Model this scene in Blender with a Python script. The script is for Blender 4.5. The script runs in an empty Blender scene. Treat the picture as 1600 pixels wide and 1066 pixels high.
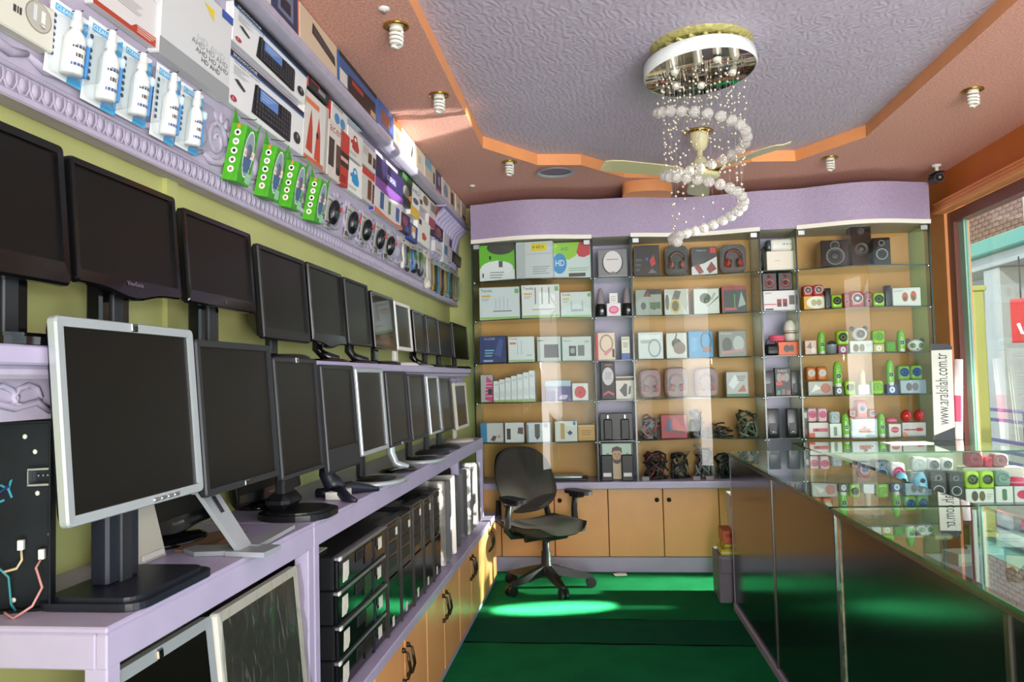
import bpy, bmesh, math, random
from mathutils import Matrix, Vector
from mathutils.geometry import tessellate_polygon
random.seed(7)
S = bpy.context.scene
COL = S.collection
R_ = math.radians
# ------------------------------------------------------------------ camera
FPX, EYE = 1220.0, 1.48
CAM = Matrix.Rotation(0.1157, 3, 'Z') @ Matrix.Rotation(0.0478, 3, 'X') @ Matrix.Rotation(0.0248, 3, 'Y')
cd = bpy.data.cameras.new('camera'); cam = bpy.data.objects.new('camera', cd); COL.objects.link(cam)
cd.sensor_width = 36; cd.lens = 36 * FPX / 1600; cd.clip_start = 0.02; cd.clip_end = 200
cx_, cy_, cz_ = CAM.col[0], CAM.col[1], CAM.col[2]
cam.matrix_world = Matrix(((cx_[0], cz_[0], -cy_[0], 0), (cx_[1], cz_[1], -cy_[1], 0), (cx_[2], cz_[2], -cy_[2], EYE), (0, 0, 0, 1)))
S.camera = cam
# ------------------------------------------------------------------ world, sun, large lights, exposure
S.view_settings.view_transform = 'Standard'; S.view_settings.look = 'None'
S.view_settings.gamma = 1; S.view_settings.use_curve_mapping = False
S.view_settings.exposure = -0.38
w = bpy.data.worlds.new('sky'); S.world = w; w.use_nodes = True
nt = w.node_tree; nt.nodes.clear()
wo = nt.nodes.new('ShaderNodeOutputWorld'); bg = nt.nodes.new('ShaderNodeBackground')
bg.inputs[0].default_value = (0.80, 0.90, 1.0, 1); bg.inputs[1].default_value = 3.2
nt.links.new(bg.outputs[0], wo.inputs[0])
def lamp(kind, name, loc, aim, energy, col=(1, 1, 1), **kw):
    l = bpy.data.lights.new(name, kind); l.energy = energy; l.color = col
    for k, v in kw.items(): setattr(l, k, v)
    o = bpy.data.objects.new(name, l); COL.objects.link(o); o.location = loc
    o.rotation_euler = (Vector(aim) - Vector(loc)).to_track_quat('-Z', 'Y').to_euler()
    return o
lamp('SUN', 'sun', (2, 6, 9), (6.2, 11.2, 5), 3.0, (1, .95, .85), angle=R_(.6))
# daylight through the open shop front behind the photographer
lamp('AREA', 'shop_front_daylight', (1.3, -4.0, 1.7), (0.5, 4, 1.5), 330, (1, .98, .95), shape='RECTANGLE', size=5.0, size_y=3.0)
# the camera's own flash
lamp('POINT', 'camera_flash', (0.05, 0.0, 1.66), (0, 5, 1.5), 22, (1, .97, .93), shadow_soft_size=.05)
# low sun glancing in through the window past the end of the counter
lamp('SPOT', 'window_sunbeam', (6.4, 5.66, 2.5), (-.1, 5.6, .0), 17000, (1, .95, .85), spot_size=R_(14), spot_blend=.3, shadow_soft_size=.12)
lamp('SPOT', 'reflected_sun_spot', (5.6, 2.6, .75), (-1.06, 4.2, 2.76), 8000, (1, .96, .9), spot_size=R_(4.8), spot_blend=.15, shadow_soft_size=.02)  # added spot for the reflected-sun patch; no car is modelled
_g = lamp('SPOT', 'floor_streak_spot', (1.0, -2.6, 2.3), (-.36, 5.08, 0), 170000, (1, .98, .9), spot_size=R_(6.2), spot_blend=.35, shadow_soft_size=.02); _g.scale = (1, .08, 1)  # added spot, squashed flat to throw the bright streak across the carpet
# sunlit pavement outside the open front, lighting the ceiling from below
lamp('AREA', 'pavement_bounce', (1.2, -4.0, .15), (0.5, 3.4, 2.9), 1300, (1, .96, .9), shape='RECTANGLE', size=6.5, size_y=3.5)
# the added upward spot stands for reflected sun on the box wall and ceiling
# ------------------------------------------------------------------ pixel helpers (points of the photograph on real planes)
def ray(px, py): return CAM @ Vector(((px - 800) / FPX, 1, (533 - py) / FPX))
def at(px, py, X=None, Y=None, Z=None):
    d = ray(px, py)
    t = X / d.x if X is not None else (Y / d.y if Y is not None else (Z - EYE) / d.z)
    return Vector((0, 0, EYE)) + d * t
def onplane(px, py, p0, n):
    d = ray(px, py); c = Vector((0, 0, EYE))
    return c + d * ((p0 - c).dot(n) / d.dot(n))
# ------------------------------------------------------------------ materials
def lin(h):
    h = h.lstrip('#'); o = []
    for i in (0, 2, 4):
        c = int(h[i:i+2], 16) / 255
        o.append(c / 12.92 if c <= .04045 else ((c + .055) / 1.055) ** 2.4)
    return (*o, 1)
MATS = {}
def P(name, hexc, rough=.5, metal=0., noise=0., nscale=30., bump=0., bscale=60., kind='noise', spec=.5, emit=0., coat=0.):
    if name in MATS: return MATS[name]
    m = bpy.data.materials.new(name); MATS[name] = m; m.use_nodes = True
    n = m.node_tree; b = n.nodes['Principled BSDF']; L = n.links
    c = lin(hexc)
    b.inputs['Base Color'].default_value = c; b.inputs['Roughness'].default_value = rough
    b.inputs['Metallic'].default_value = metal; b.inputs['Specular IOR Level'].default_value = spec
    b.inputs['Coat Weight'].default_value = coat
    if emit: b.inputs['Emission Color'].default_value = c; b.inputs['Emission Strength'].default_value = emit
    if noise or bump:
        tc = n.nodes.new('ShaderNodeTexCoord')
    if noise:
        t = n.nodes.new('ShaderNodeTexNoise'); t.inputs['Scale'].default_value = nscale; t.inputs['Detail'].default_value = 4
        L.new(tc.outputs['Object'], t.inputs['Vector'])
        mx = n.nodes.new('ShaderNodeMix'); mx.data_type = 'RGBA'
        mx.inputs[6].default_value = tuple(x * (1 - noise) for x in c[:3]) + (1,)
        mx.inputs[7].default_value = tuple(min(1, x * (1 + noise)) for x in c[:3]) + (1,)
        mr = n.nodes.new('ShaderNodeMapRange'); mr.inputs[1].default_value = .3; mr.inputs[2].default_value = .7
        L.new(t.outputs[0], mr.inputs[0]); L.new(mr.outputs[0], mx.inputs[0]); L.new(mx.outputs[2], b.inputs['Base Color'])
    if bump:
        if kind == 'noise':
            t2 = n.nodes.new('ShaderNodeTexNoise'); t2.inputs['Detail'].default_value = 3
        elif kind == 'wave':
            t2 = n.nodes.new('ShaderNodeTexWave'); t2.inputs['Distortion'].default_value = 9; t2.inputs['Detail'].default_value = 2; t2.inputs['Detail Scale'].default_value = 1.6
        else:
            t2 = n.nodes.new('ShaderNodeTexVoronoi')
        t2.inputs['Scale'].default_value = bscale
        L.new(tc.outputs['Object'], t2.inputs['Vector'])
        bp = n.nodes.new('ShaderNodeBump'); bp.inputs['Strength'].default_value = bump; bp.inputs['Distance'].default_value = .01
        L.new(t2.outputs[0], bp.inputs['Height']); L.new(bp.outputs[0], b.inputs['Normal'])
    return m
def ink(h, rough=.42): return P('ink_' + h, h, rough)
def pane_mat(name, tint, rough=0., ior=1.45, gloss=(1, 1, 1, 1)):
    m = bpy.data.materials.new(name); MATS[name] = m; m.use_nodes = True
    n = m.node_tree; n.nodes.clear(); L = n.links
    o = n.nodes.new('ShaderNodeOutputMaterial'); mx = n.nodes.new('ShaderNodeMixShader')
    t = n.nodes.new('ShaderNodeBsdfTransparent'); g = n.nodes.new('ShaderNodeBsdfGlossy'); lw = n.nodes.new('ShaderNodeLayerWeight')
    t.inputs[0].default_value = lin(tint); g.inputs['Roughness'].default_value = rough
    g.inputs[0].default_value = gloss; r0 = ((ior - 1) / (ior + 1)) ** 2
    pw = n.nodes.new('ShaderNodeMath'); pw.operation = 'POWER'; pw.inputs[1].default_value = 5; L.new(lw.outputs['Facing'], pw.inputs[0])
    f = n.nodes.new('ShaderNodeMath'); f.operation = 'MULTIPLY_ADD'; f.inputs[1].default_value = 1 - r0; f.inputs[2].default_value = r0; L.new(pw.outputs[0], f.inputs[0])
    L.new(f.outputs[0], mx.inputs[0]); L.new(t.outputs[0], mx.inputs[1]); L.new(g.outputs[0], mx.inputs[2]); L.new(mx.outputs[0], o.inputs[0])
    return m
GLASS = pane_mat('clear_glass', 'f6fbf9', 0., 1.36)
GLASS_G = pane_mat('counter_glass', 'eef8f3', 0., 1.42)
GLASS_F = pane_mat('front_pane_glass', 'f6fbf9', 0., 1.25)
SHELFGL = pane_mat('shelf_glass', 'd8ece2')
BLIST = pane_mat('clear_plastic', 'f6f8f8', .05, 1.2)
GEDGE = P('green_glass_edge', '117040', .2, spec=.6)
GEDGE_D = P('dark_glass_edge', '16302a', .2)
def crystal_mat():
    m = bpy.data.materials.new('crystal'); m.use_nodes = True; n = m.node_tree; n.nodes.clear()
    o = n.nodes.new('ShaderNodeOutputMaterial'); g = n.nodes.new('ShaderNodeBsdfGlass'); g.inputs['IOR'].default_value = 1.55
    g.inputs[0].default_value = (1, .98, .96, 1); g.inputs['Roughness'].default_value = .0
    t = n.nodes.new('ShaderNodeBsdfTransparent'); mx = n.nodes.new('ShaderNodeMixShader'); mx.inputs[0].default_value = .85
    n.links.new(t.outputs[0], mx.inputs[1]); n.links.new(g.outputs[0], mx.inputs[2])
    df = n.nodes.new('ShaderNodeBsdfDiffuse'); df.inputs[0].default_value = (.9, .88, .86, 1); m2 = n.nodes.new('ShaderNodeMixShader'); m2.inputs[0].default_value = .22
    n.links.new(mx.outputs[0], m2.inputs[1]); n.links.new(df.outputs[0], m2.inputs[2]); n.links.new(m2.outputs[0], o.inputs[0]); return m
CRYSTAL = crystal_mat()
M_GREENW = P('green_wall_paint', 'bfc07c', .55, noise=.06, nscale=4)
M_PINK = P('pink_stucco', 'e2a698', .85, noise=.22, nscale=90, bump=.5, bscale=160)
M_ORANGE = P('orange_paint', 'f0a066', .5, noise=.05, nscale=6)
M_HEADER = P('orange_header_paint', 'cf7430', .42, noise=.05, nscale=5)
M_LILACCEIL = P('lilac_wallpaper', 'c6bad0', .6, noise=.05, nscale=25, bump=.22, bscale=9, kind='wave')
M_LILACPAPER = P('lilac_embossed_paper', 'a797b6', .45, noise=.06, nscale=60, bump=.55, bscale=70)
M_LILAC = P('lilac_gloss_paint', 'b6acc9', .38, noise=.05, nscale=8)
M_FRIEZE = P('lilac_plaster', 'b3abc0', .5, noise=.06, nscale=20)
M_CARPET = P('green_carpet', '107040', .95, noise=.14, nscale=5, bump=.3, bscale=240, spec=.1)
M_DOOR = P('peach_door_paint', 'f2ad70', .32, noise=.04, nscale=5, spec=.55)
M_BACKWOOD = P('cabinet_back_wood', 'd99f55', .45, noise=.1, nscale=3)
M_BLACKPANEL = P('black_gloss_panel', '16181d', .16, noise=.1, nscale=6, spec=.6)
M_CHROME = P('chrome', 'd9dce0', .15, 1.)
M_DALU = P('dull_aluminium', '7b7672', .3, .9)
M_ALU = P('aluminium', 'b4b7ba', .35, .9)
M_SILVER = P('silver_plastic', 'b5bcc0', .35, .35)
M_BLACK = P('black_plastic', '121316', .38)
M_BLACKGL = P('black_gloss_plastic', '0d0d10', .12)
M_DARK = P('charcoal_plastic', '24262b', .45)
M_NAVY = P('navy_black_plastic', '1b1f2b', .42)
M_SCREEN = P('lcd_screen', '0d0b09', .3, spec=.28, noise=.05)
M_SCREEN_GL = P('lcd_gloss_screen', '0a0a0c', .05, spec=.6)
M_WHITE = P('white_plastic', 'e4e2da', .4)
M_BEIGE = P('beige_plastic', 'c9c4b4', .5)
M_FABRIC = P('charcoal_fabric', '3f3b37', .95, noise=.25, nscale=300, bump=.3, bscale=400, spec=.1)
M_BRASS = P('brass', 'b5913c', .25, 1.)
M_CREAM = P('cream_enamel', 'd8d0a4', .35)
M_BROWNF = P('brown_window_frame', '7a4a42', .4)
# ------------------------------------------------------------------ mesh builder
class MB:
    def __init__(s): s.v = []; s.f = []; s.m = []; s.sm = []; s.mats = []; s.T = None
    def mi(s, mat):
        if mat not in s.mats: s.mats.append(mat)
        return s.mats.index(mat)
    def add(s, vs, fs, mat, smooth=False):
        o = len(s.v)
        for p in vs:
            p = Vector(p); s.v.append(s.T @ p if s.T else p)
        k = s.mi(mat)
        for f in fs: s.f.append([o + i for i in f]); s.m.append(k); s.sm.append(smooth)
        return s
    def box(s, x0, x1, y0, y1, z0, z1, mat):
        vs = [(x, y, z) for z in (z0, z1) for y in (y0, y1) for x in (x0, x1)]
        return s.add(vs, [(0, 2, 3, 1), (4, 5, 7, 6), (0, 1, 5, 4), (2, 6, 7, 3), (0, 4, 6, 2), (1, 3, 7, 5)], mat)
    def rbox(s, x0, x1, y0, y1, z0, z1, mat, r=.004, seg=1, smooth=False):
        bm = bmesh.new(); bmesh.ops.create_cube(bm, size=1)
        for v in bm.verts:
            v.co = Vector(((x0 + x1) / 2 + v.co.x * (x1 - x0), (y0 + y1) / 2 + v.co.y * (y1 - y0), (z0 + z1) / 2 + v.co.z * (z1 - z0)))
        r = min(r, .49 * min(abs(x1 - x0), abs(y1 - y0), abs(z1 - z0)))
        bmesh.ops.bevel(bm, geom=bm.edges[:], offset=r, segments=seg, affect='EDGES', profile=.5)
        bm.verts.index_update()
        s.add([v.co.copy() for v in bm.verts], [[v.index for v in f.verts] for f in bm.faces], mat, smooth or seg > 1); bm.free()
        return s
    def poly(s, pts, mat): return s.add(pts, [tuple(range(len(pts)))], mat)
    def prism(s, pts, a, b, axis, mat, smooth=False):
        # pts: 2D outline; axis: 'x','y','z' = extrusion axis
        def mk(p, t):
            return {'z': (p[0], p[1], t), 'y': (p[0], t, p[1]), 'x': (t, p[0], p[1])}[axis]
        n = len(pts); vs = [mk(p, a) for p in pts] + [mk(p, b) for p in pts]
        s.add(vs, [tuple(range(n))[::-1], tuple(range(n, 2 * n))], mat)
        return s.add(vs, [(i, (i + 1) % n, n + (i + 1) % n, n + i) for i in range(n)], mat, smooth)
    def cyl(s, p0, p1, r0, r1=None, n=14, mat=None, caps=True, smooth=True):
        r1 = r0 if r1 is None else r1
        p0, p1 = Vector(p0), Vector(p1); d = (p1 - p0).normalized()
        a = d.orthogonal().normalized(); b = d.cross(a)
        vs = []
        for p, r in ((p0, r0), (p1, r1)):
            for i in range(n):
                t = 2 * math.pi * i / n; vs.append(p + (a * math.cos(t) + b * math.sin(t)) * r)
        s.add(vs, [(i, (i + 1) % n, n + (i + 1) % n, n + i) for i in range(n)], mat, smooth)
        if caps: s.add(vs, [tuple(range(n))[::-1], tuple(range(n, 2 * n))], mat)
        return s
    def tube(s, pts, r, n=6, mat=None, caps=True, closed=False):
        pts = [Vector(p) for p in pts]; vs = []; N = len(pts)
        rr = r if isinstance(r, (list, tuple)) else [r] * N
        a = None
        for i, p in enumerate(pts):
            d = (pts[min(i + 1, N - 1)] - pts[max(i - 1, 0)])
            if closed: d = pts[(i + 1) % N] - pts[i - 1]
            d = d.normalized() if d.length > 1e-9 else Vector((0, 0, 1))
            a = d.orthogonal().normalized() if a is None else (a - d * a.dot(d))
            if a.length < 1e-6: a = d.orthogonal()
            a.normalize(); b = d.cross(a)
            for k in range(n):
                t = 2 * math.pi * k / n; vs.append(p + (a * math.cos(t) + b * math.sin(t)) * rr[i])
        fs = []
        for i in range(N if closed else N - 1):
            j = (i + 1) % N
            for k in range(n): fs.append((i * n + k, i * n + (k + 1) % n, j * n + (k + 1) % n, j * n + k))
        if caps and not closed: fs += [tuple(range(n))[::-1], tuple(range((N - 1) * n, N * n))]
        return s.add(vs, fs, mat, True)
    def lathe(s, prof, c, axis='z', n=18, mat=None, smooth=True, sx=1., sy=1.):
        # prof: (radius, along); axis 'z' up or 'y' (along +y)
        vs = []; c = Vector(c)
        for r, h in prof:
            for i in range(n):
                t = 2 * math.pi * i / n
                p = (r * math.cos(t) * sx, r * math.sin(t) * sy)
                vs.append(c + (Vector((p[0], p[1], h)) if axis == 'z' else Vector((p[0], h, p[1]))))
        fs = []
        for j in range(len(prof) - 1):
            for i in range(n):
                q = (j * n + i, j * n + (i + 1) % n, (j + 1) * n + (i + 1) % n, (j + 1) * n + i)
                fs.append(q if axis == 'z' else q[::-1])
        return s.add(vs, fs, mat, smooth)
    def ball(s, c, r, mat, n=10, m=6, sc=(1, 1, 1)):
        prof = [(max(1e-5, r * math.sin(math.pi * j / m)), -r * math.cos(math.pi * j / m)) for j in range(m + 1)]
        vs = []; c = Vector(c)
        for rr, h in prof:
            for i in range(n):
                t = 2 * math.pi * i / n; vs.append(c + Vector((rr * math.cos(t) * sc[0], rr * math.sin(t) * sc[1], h * sc[2])))
        fs = [(j * n + i, j * n + (i + 1) % n, (j + 1) * n + (i + 1) % n, (j + 1) * n + i) for j in range(m) for i in range(n)]
        return s.add(vs, fs, mat, True)
    def strip(s, A, B, mat, closed=True, smooth=False):
        n = len(A); fs = [(i, (i + 1) % n, n + (i + 1) % n, n + i) for i in range(n if closed else n - 1)]
        return s.add(list(A) + list(B), fs, mat, smooth)
    def text(s, txt, x, y, z, size, mat, width=None, align='l'):
        # printed lettering in the local xz plane facing -y
        vs, fs, wd = text_mesh(txt)
        k = size; kx = k if width is None else width / max(wd, 1e-6)
        off = 0 if align == 'l' else -wd * kx / 2
        return s.add([(x + off + p[0] * kx, y, z + p[1] * k) for p in vs], fs, mat)
    def mesh(s, name):
        me = bpy.data.meshes.new(name); me.from_pydata([tuple(p) for p in s.v], [], s.f)
        for m in s.mats: me.materials.append(m)
        me.polygons.foreach_set('material_index', s.m); me.polygons.foreach_set('use_smooth', s.sm)
        me.update(); return me
    def build(s, name, parent=None, M=None):
        return link(name, s.mesh(name), parent, M)
_T = {}
def text_mesh(txt):
    if txt in _T: return _T[txt]
    cu = bpy.data.curves.new('lettering', 'FONT'); cu.body = txt; cu.resolution_u = 2; cu.size = 1.38
    ob = bpy.data.objects.new('lettering', cu); COL.objects.link(ob)
    dg = bpy.context.evaluated_depsgraph_get(); me = ob.evaluated_get(dg).to_mesh()
    vs = [(v.co.x, v.co.y) for v in me.vertices]; fs = [tuple(p.vertices) for p in me.polygons]
    x0 = min([p[0] for p in vs] or [0]); x1 = max([p[0] for p in vs] or [0])
    _T[txt] = ([(p[0] - x0, p[1]) for p in vs], fs, x1 - x0)
    bpy.data.objects.remove(ob); bpy.data.curves.remove(cu)
    return _T[txt]
for _t in ('HD', 'AHD', 'HD AHD', 'AHD HD AHD', 'acer', 'hp', 'Tenda', 'CLEAN', 'LOTION', 'NB SCREEN', 'ALL IN ONE', 'KEYBOARD', 'WIRELESS', 'SNOWCONE', 'Wireless Keyboard', 'ViewSonic', 'www.aralsilah.com.tr', 'Audionic', 'VR BOX', 'TLY', 'Q', 'MAXON', 'PC Headset', 'COOL', 'iPhone', 'D-LINK'):
    text_mesh(_t)
def link(name, me, parent=None, M=None):
    o = bpy.data.objects.new(name, me); COL.objects.link(o)
    if M is not None: o.matrix_world = M
    if parent is not None: o.parent = parent
    return o
def tag(o, label=None, cat=None, group=None, kind=None):
    if label: o['label'] = label
    if cat: o['category'] = cat
    if group: o['group'] = group
    if kind: o['kind'] = kind
    return o
def thing(name, label, cat, M=None, group=None):
    o = bpy.data.objects.new(name, None); COL.objects.link(o); o.empty_display_size = .05
    if M is not None: o.matrix_world = M
    return tag(o, label, cat, group)
def struct(name, mb, parent=None):
    o = mb.build(name, parent)
    if parent is None: o['kind'] = 'structure'
    return o
def TR(x, y, z, rz=0.): return Matrix.Translation((x, y, z)) @ Matrix.Rotation(rz, 4, 'Z')
def children(o): return [c for c in COL.objects if c.parent == o]
def copy_tree(root, M, label=None):
    r = root.copy(); COL.objects.link(r); r.matrix_world = M
    if label: r['label'] = label
    for ch in root.children:
        c = ch.copy(); COL.objects.link(c); c.parent = r
        for g in ch.children:
            d = g.copy(); COL.objects.link(d); d.parent = c
    return r
def rrect(w, h, r, n=4, bulge=0., cx=0., cz=0.):
    # rounded rectangle outline (x,z), counter-clockwise seen from -y; bulge lowers the middle of the bottom edge
    r = max(r, 1e-4); pts = []
    for (sx, sz, a0) in ((1, -1, -90), (1, 1, 0), (-1, 1, 90), (-1, -1, 180)):
        for i in range(n + 1):
            a = R_(a0 + 90 * i / n); pts.append((sx * (w / 2 - r) + r * math.cos(a), sz * (h / 2 - r) + r * math.sin(a)))
    for i in range(1, 12):
        t = i / 12; x = -(w / 2 - r) + (w - 2 * r) * t
        b = math.exp(-((x / (w * .2)) ** 2)) if bulge else 0
        pts.append((x, -h / 2 - bulge * b))
    return [(cx + a, cz + b) for a, b in pts]
# ================================================================== the room
XW, YB, XR, ZS, ZC = -1.25, 6.35, 2.55, 2.9, 2.975
Y0 = -1.0
fl = MB(); fl.box(XW - .1, XR + .1, Y0, YB + .1, -.12, -.006, P('bare_floor', '0c2418', .9)); floor = struct('floor', fl)
yy = [Y0, 4.42, 4.86, YB]
for i in range(3):      # the carpet lies in three lengths with raised seams
    m = MB(); a, b = yy[i], yy[i + 1]; z = (.0, .003, .001)[i]
    n = 40; A = []; B = []
    for k in range(n + 1):
        x = XW + (XR - XW) * k / n
        A.append((x, a + (.006 * math.sin(k * 1.7 + i) + .004 * math.sin(k * .6) if i else 0), z)); B.append((x, b - .012 + (.006 * math.sin(k * 1.3) if i < 2 else 0), z))
    m.add(A + B, [(k, k + 1, n + 2 + k, n + 1 + k) for k in range(n)], M_CARPET if i != 1 else P('green_carpet_worn', '0d5038', .95, noise=.12, nscale=5, spec=.1))
    m.build('carpet_strip', floor)
m = MB(); m.box(XW - .12, XW, Y0, YB + .12, -.1, 3.1, M_GREENW); wl = struct('wall_left', m)
m = MB(); m.box(XW, XW + .015, 2.1, 2.16, 1.57, 2.11, M_GREENW); struct('trim_3', m)
m = MB(); m.box(XW - .12, .12, Y0 - .1, Y0, -.1, 3.1, M_GREENW); struct('wall_front_shade', m)  # unseen wall stub, added to shade the near bench from the front daylight
m = MB(); m.box(XW, XR + .12, YB, YB + .12, -.1, 3.1, M_GREENW); struct('wall_back', m)
m = MB(); m.box(XW - .12, XR + .12, Y0, YB + .12, ZC, ZC + .1, M_LILACCEIL); ceil = struct('ceiling', m)
# dropped pink border with its orange edge board
inner = [(-.69, -.2), (-.68, 2.79), (-.69, 3.66), (-.695, 4.69), (-.396, 5.146), (-.108, 5.207), (.189, 5.60), (.602, 5.74), (1.035, 5.36), (1.33, 5.41), (1.635, 4.93), (1.644, 3.67), (1.64, -.2)]
outer = [(XW, Y0), (XR, Y0), (XR, YB), (XW, YB)]
tri = tessellate_polygon([[Vector((a, b, 0)) for a, b in outer], [Vector((a, b, 0)) for a, b in inner]])
allp = outer + inner
m = MB(); m.add([(a, b, ZS) for a, b in allp], tri, M_PINK); sof = m.build('plaster_border', ceil)
m = MB(); n = len(inner)
m.add([(a, b, ZS) for a, b in inner] + [(a, b, ZC) for a, b in inner], [(i, (i + 1) % n, n + (i + 1) % n, n + i) for i in range(n)], M_ORANGE)
m.build('edge_board', ceil)
m = MB(); pts = [(.18, 5.98)] + [(.36 + .18 * -math.cos(math.pi * k / 8), 5.78 - .10 * math.sin(math.pi * k / 8)) for k in range(9)] + [(.54, 5.98)]
m.prism(pts, 2.815, ZS, 'z', M_ORANGE, True); m.build('orange_bulkhead', ceil)
# recessed round hole in the border
c0 = at(868, 268, Z=ZS)
m = MB(); m.lathe([(.135, -.012), (.12, -.014), (.108, -.004), (.106, .06)], (c0.x, c0.y, ZS), mat=M_SILVER, n=28)
m.lathe([(.106, -.001), (.001, -.001)], (c0.x, c0.y, ZS), mat=P('dark_hole', '3a3430', .15, .6), n=28)
tag(m.build('ceiling_downlight'), 'round recessed ceiling light with pale rim, unlit', 'light')
# window wall
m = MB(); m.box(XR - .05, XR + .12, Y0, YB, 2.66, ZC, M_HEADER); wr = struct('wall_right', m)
m = MB(); m.box(XR - .05, XR + .12, 5.98, YB, -.0, 2.66, M_ORANGE); m.build('corner_pier', wr)
m = MB(); m.box(XR - .04, XR + .1, Y0, 5.98, 0, .45, M_ORANGE); m.build('sill_wall', wr)
m = MB()
for a, b, c, d in ((.075, 2.60, 2.635, 0), (.062, 2.635, 2.665, 0), (.07, 2.665, 2.68, 0)):
    m.rbox(XR - a - .05, XR - .04, Y0, 6.0, b, c, M_ORANGE, .006)
mo = m.build('trim_1'); mo['kind'] = 'structure'
m = MB(); m.box(XR - .03, XR + .05, Y0, 5.98, 2.52, 2.60, M_BROWNF); m.box(XR - .03, XR + .05, 5.88, 5.98, .45, 2.52, M_BROWNF); m.box(XR - .03, XR + .05, Y0, 5.88, .45, .52, M_BROWNF)
m.box(XR - .03, XR + .05, 2.6, 2.68, .52, 2.52, M_BROWNF)
win = struct('window_1', m)
g = MB(); g.box(XR + .012, XR + .020, 2.68, 5.80, .52, 2.52, GLASS); g.build('pane', win)
g = MB(); g.box(XR + .012, XR + .020, Y0, 2.6, .52, 2.52, GLASS); g.build('pane', win)
g = MB(); g.box(XR + .002, XR + .03, 5.80, 5.88, .52, 2.52, P('sea_green_glass_strip', '8fb8a6', .15)); g.build('edge_strip', win)
# ================================================================== the street outside
BR = P('house_brick', '86604f', .9, noise=.25, nscale=8); WHT = P('white_render', 'a9a9a6', .8, noise=.08, nscale=2); TURQ = P('turquoise_paint', '5d9486', .6)
m = MB(); m.box(2.7, 12, -3, 40, -.5, -.15, P('street_dust', 'a39a8c', .9, noise=.15, nscale=1)); so = struct('ground', m)
hs = thing('house', 'brick house across the street with turquoise canopy and shutter', 'building', TR(6.9, 14, -.15))
m = MB(); m.box(0, .3, -6, 10, 0, 6, P('house_mortar', '8d7f73', .9)); m.build('wall', hs)
BX = MB(); BX.box(-.02, 0, -.11, .11, -.035, .035, BR); bme = BX.mesh('brick'); cnt = 0
for j in range(13):
    for i in range(22):
        y = -3.7 + i * .25 + (j % 2) * .125
        link('brick', bme, hs, Matrix.Translation((0, y, 3.68 + j * .085))); cnt += 1
m = MB(); m.box(-.16, 0, -1.45, -.75, 3.45, 6, WHT); m.build('pilaster', hs)
m = MB(); m.rbox(-.9, .0, -6, 8, 3.40, 3.63, TURQ, .02); m.build('canopy', hs)
m = MB(); m.rbox(-.75, -.1, -6, 8, 3.2, 3.4, WHT, .01); m.build('soffit', hs)
m = MB(); m.rbox(-.7, -.3, -1.0, -.5, 0, 3.2, WHT, .02); m.build('column', hs)
m = MB(); m.box(-.12, -.02, -6, -1.4, .2, 2.9, P('shutter_recess', '8f897c', .6)); sh = m.build('shutter', hs)
SL = MB(); SL.rbox(-.17, -.12, -4.5, -1.4, 0, .075, P('roller_shutter', '7d786d', .55, noise=.1, nscale=3), .02); sme = SL.mesh('slat')
for k in range(33):
    link('slat', sme, sh, Matrix.Translation((0, 0, .25 + k * .08)))
m = MB(); m.box(-.1, -.02, -1.4, 8, 0, 3.2, WHT); m.build('shop_wall', hs)
rl = thing('railing', 'purple metal railing along the street outside the window', 'railing', TR(4.6, 10.2, -.15))
PU = P('purple_metal', '544b80', .45)
for z in (.25, .5, .62, .74, .98, 1.1):
    m = MB(); m.rbox(-.02, .02, -3, 5.2, z, z + .035, PU, .005); m.build('rail', rl)
for k in range(9):
    m = MB(); m.rbox(-.025, .025, -3 + k, -2.95 + k, 0, 1.12, PU, .005); m.build('post', rl)
yp = thing('gate_post', 'yellow-green painted post outside by the window frame', 'post', TR(4.3, 9.55, -.15))
m = MB(); m.rbox(-.06, .06, -.06, .06, 0, 2.5, P('olive_yellow_paint', 'a9a35a', .7), .01); m.build('shaft', yp)
m = MB(); m.rbox(-.08, .08, -.08, .08, 2.5, 2.56, P('olive_yellow_paint', 'a9a35a', .7), .01); m.build('cap', yp)
sg = thing('shop_sign', 'red hanging sign with white script beyond the window', 'sign', TR(4.55, 8.45, 1.72, R_(-40)))
m = MB(); m.rbox(-.4, .4, 0, .04, 0, .46, ink('b5202a'), .01); m.build('board', sg)
m = MB()
WS = ink('f6f2ea')
for pts in ([(-.33, .2), (-.3, .1), (-.2, .08), (-.12, .1), (-.1, .2)], [(-.05, .08), (-.05, .36)], [(.02, .09), (.1, .08), (.14, .14), (.13, .36)], [(.2, .1), (.28, .08), (.33, .14), (.31, .24), (.25, .2), (.3, .15)], [(-.24, .27), (-.22, .27)], [(.22, .34), (.26, .33)]):
    m.tube([(a, -.004, b) for a, b in pts], .018, 5, WS)
m.build('lettering', sg)
m = MB()
for x in (-.3, .3): m.tube([(x, .02, .46), (x, .02, .9)], .008, 5, M_DARK)
m.build('hanger', sg)
# ================================================================== back wall showcase
YF = 5.90
SEG = [('router', -.98, -.06, .10), ('slot', -.06, .23, 0), ('head', .23, 1.17, -.09), ('slot2', 1.17, 1.43, 0), ('spk', 1.43, 2.36, .12)]
def front(x):
    for _, a, b, k in SEG:
        if a <= x <= b: return YF - k * math.sin(math.pi * (x - a) / (b - a)) ** 1.3 if k else YF
    return YF
case = thing('wall_showcase', 'tall wall showcase with wavy lilac fascia and glass shelves across the back wall', 'showcase', TR(0, 0, 0))
SHZ = [.69, .995, 1.30, 1.60, 1.93, 2.23]
DEP = 6.28
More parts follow.
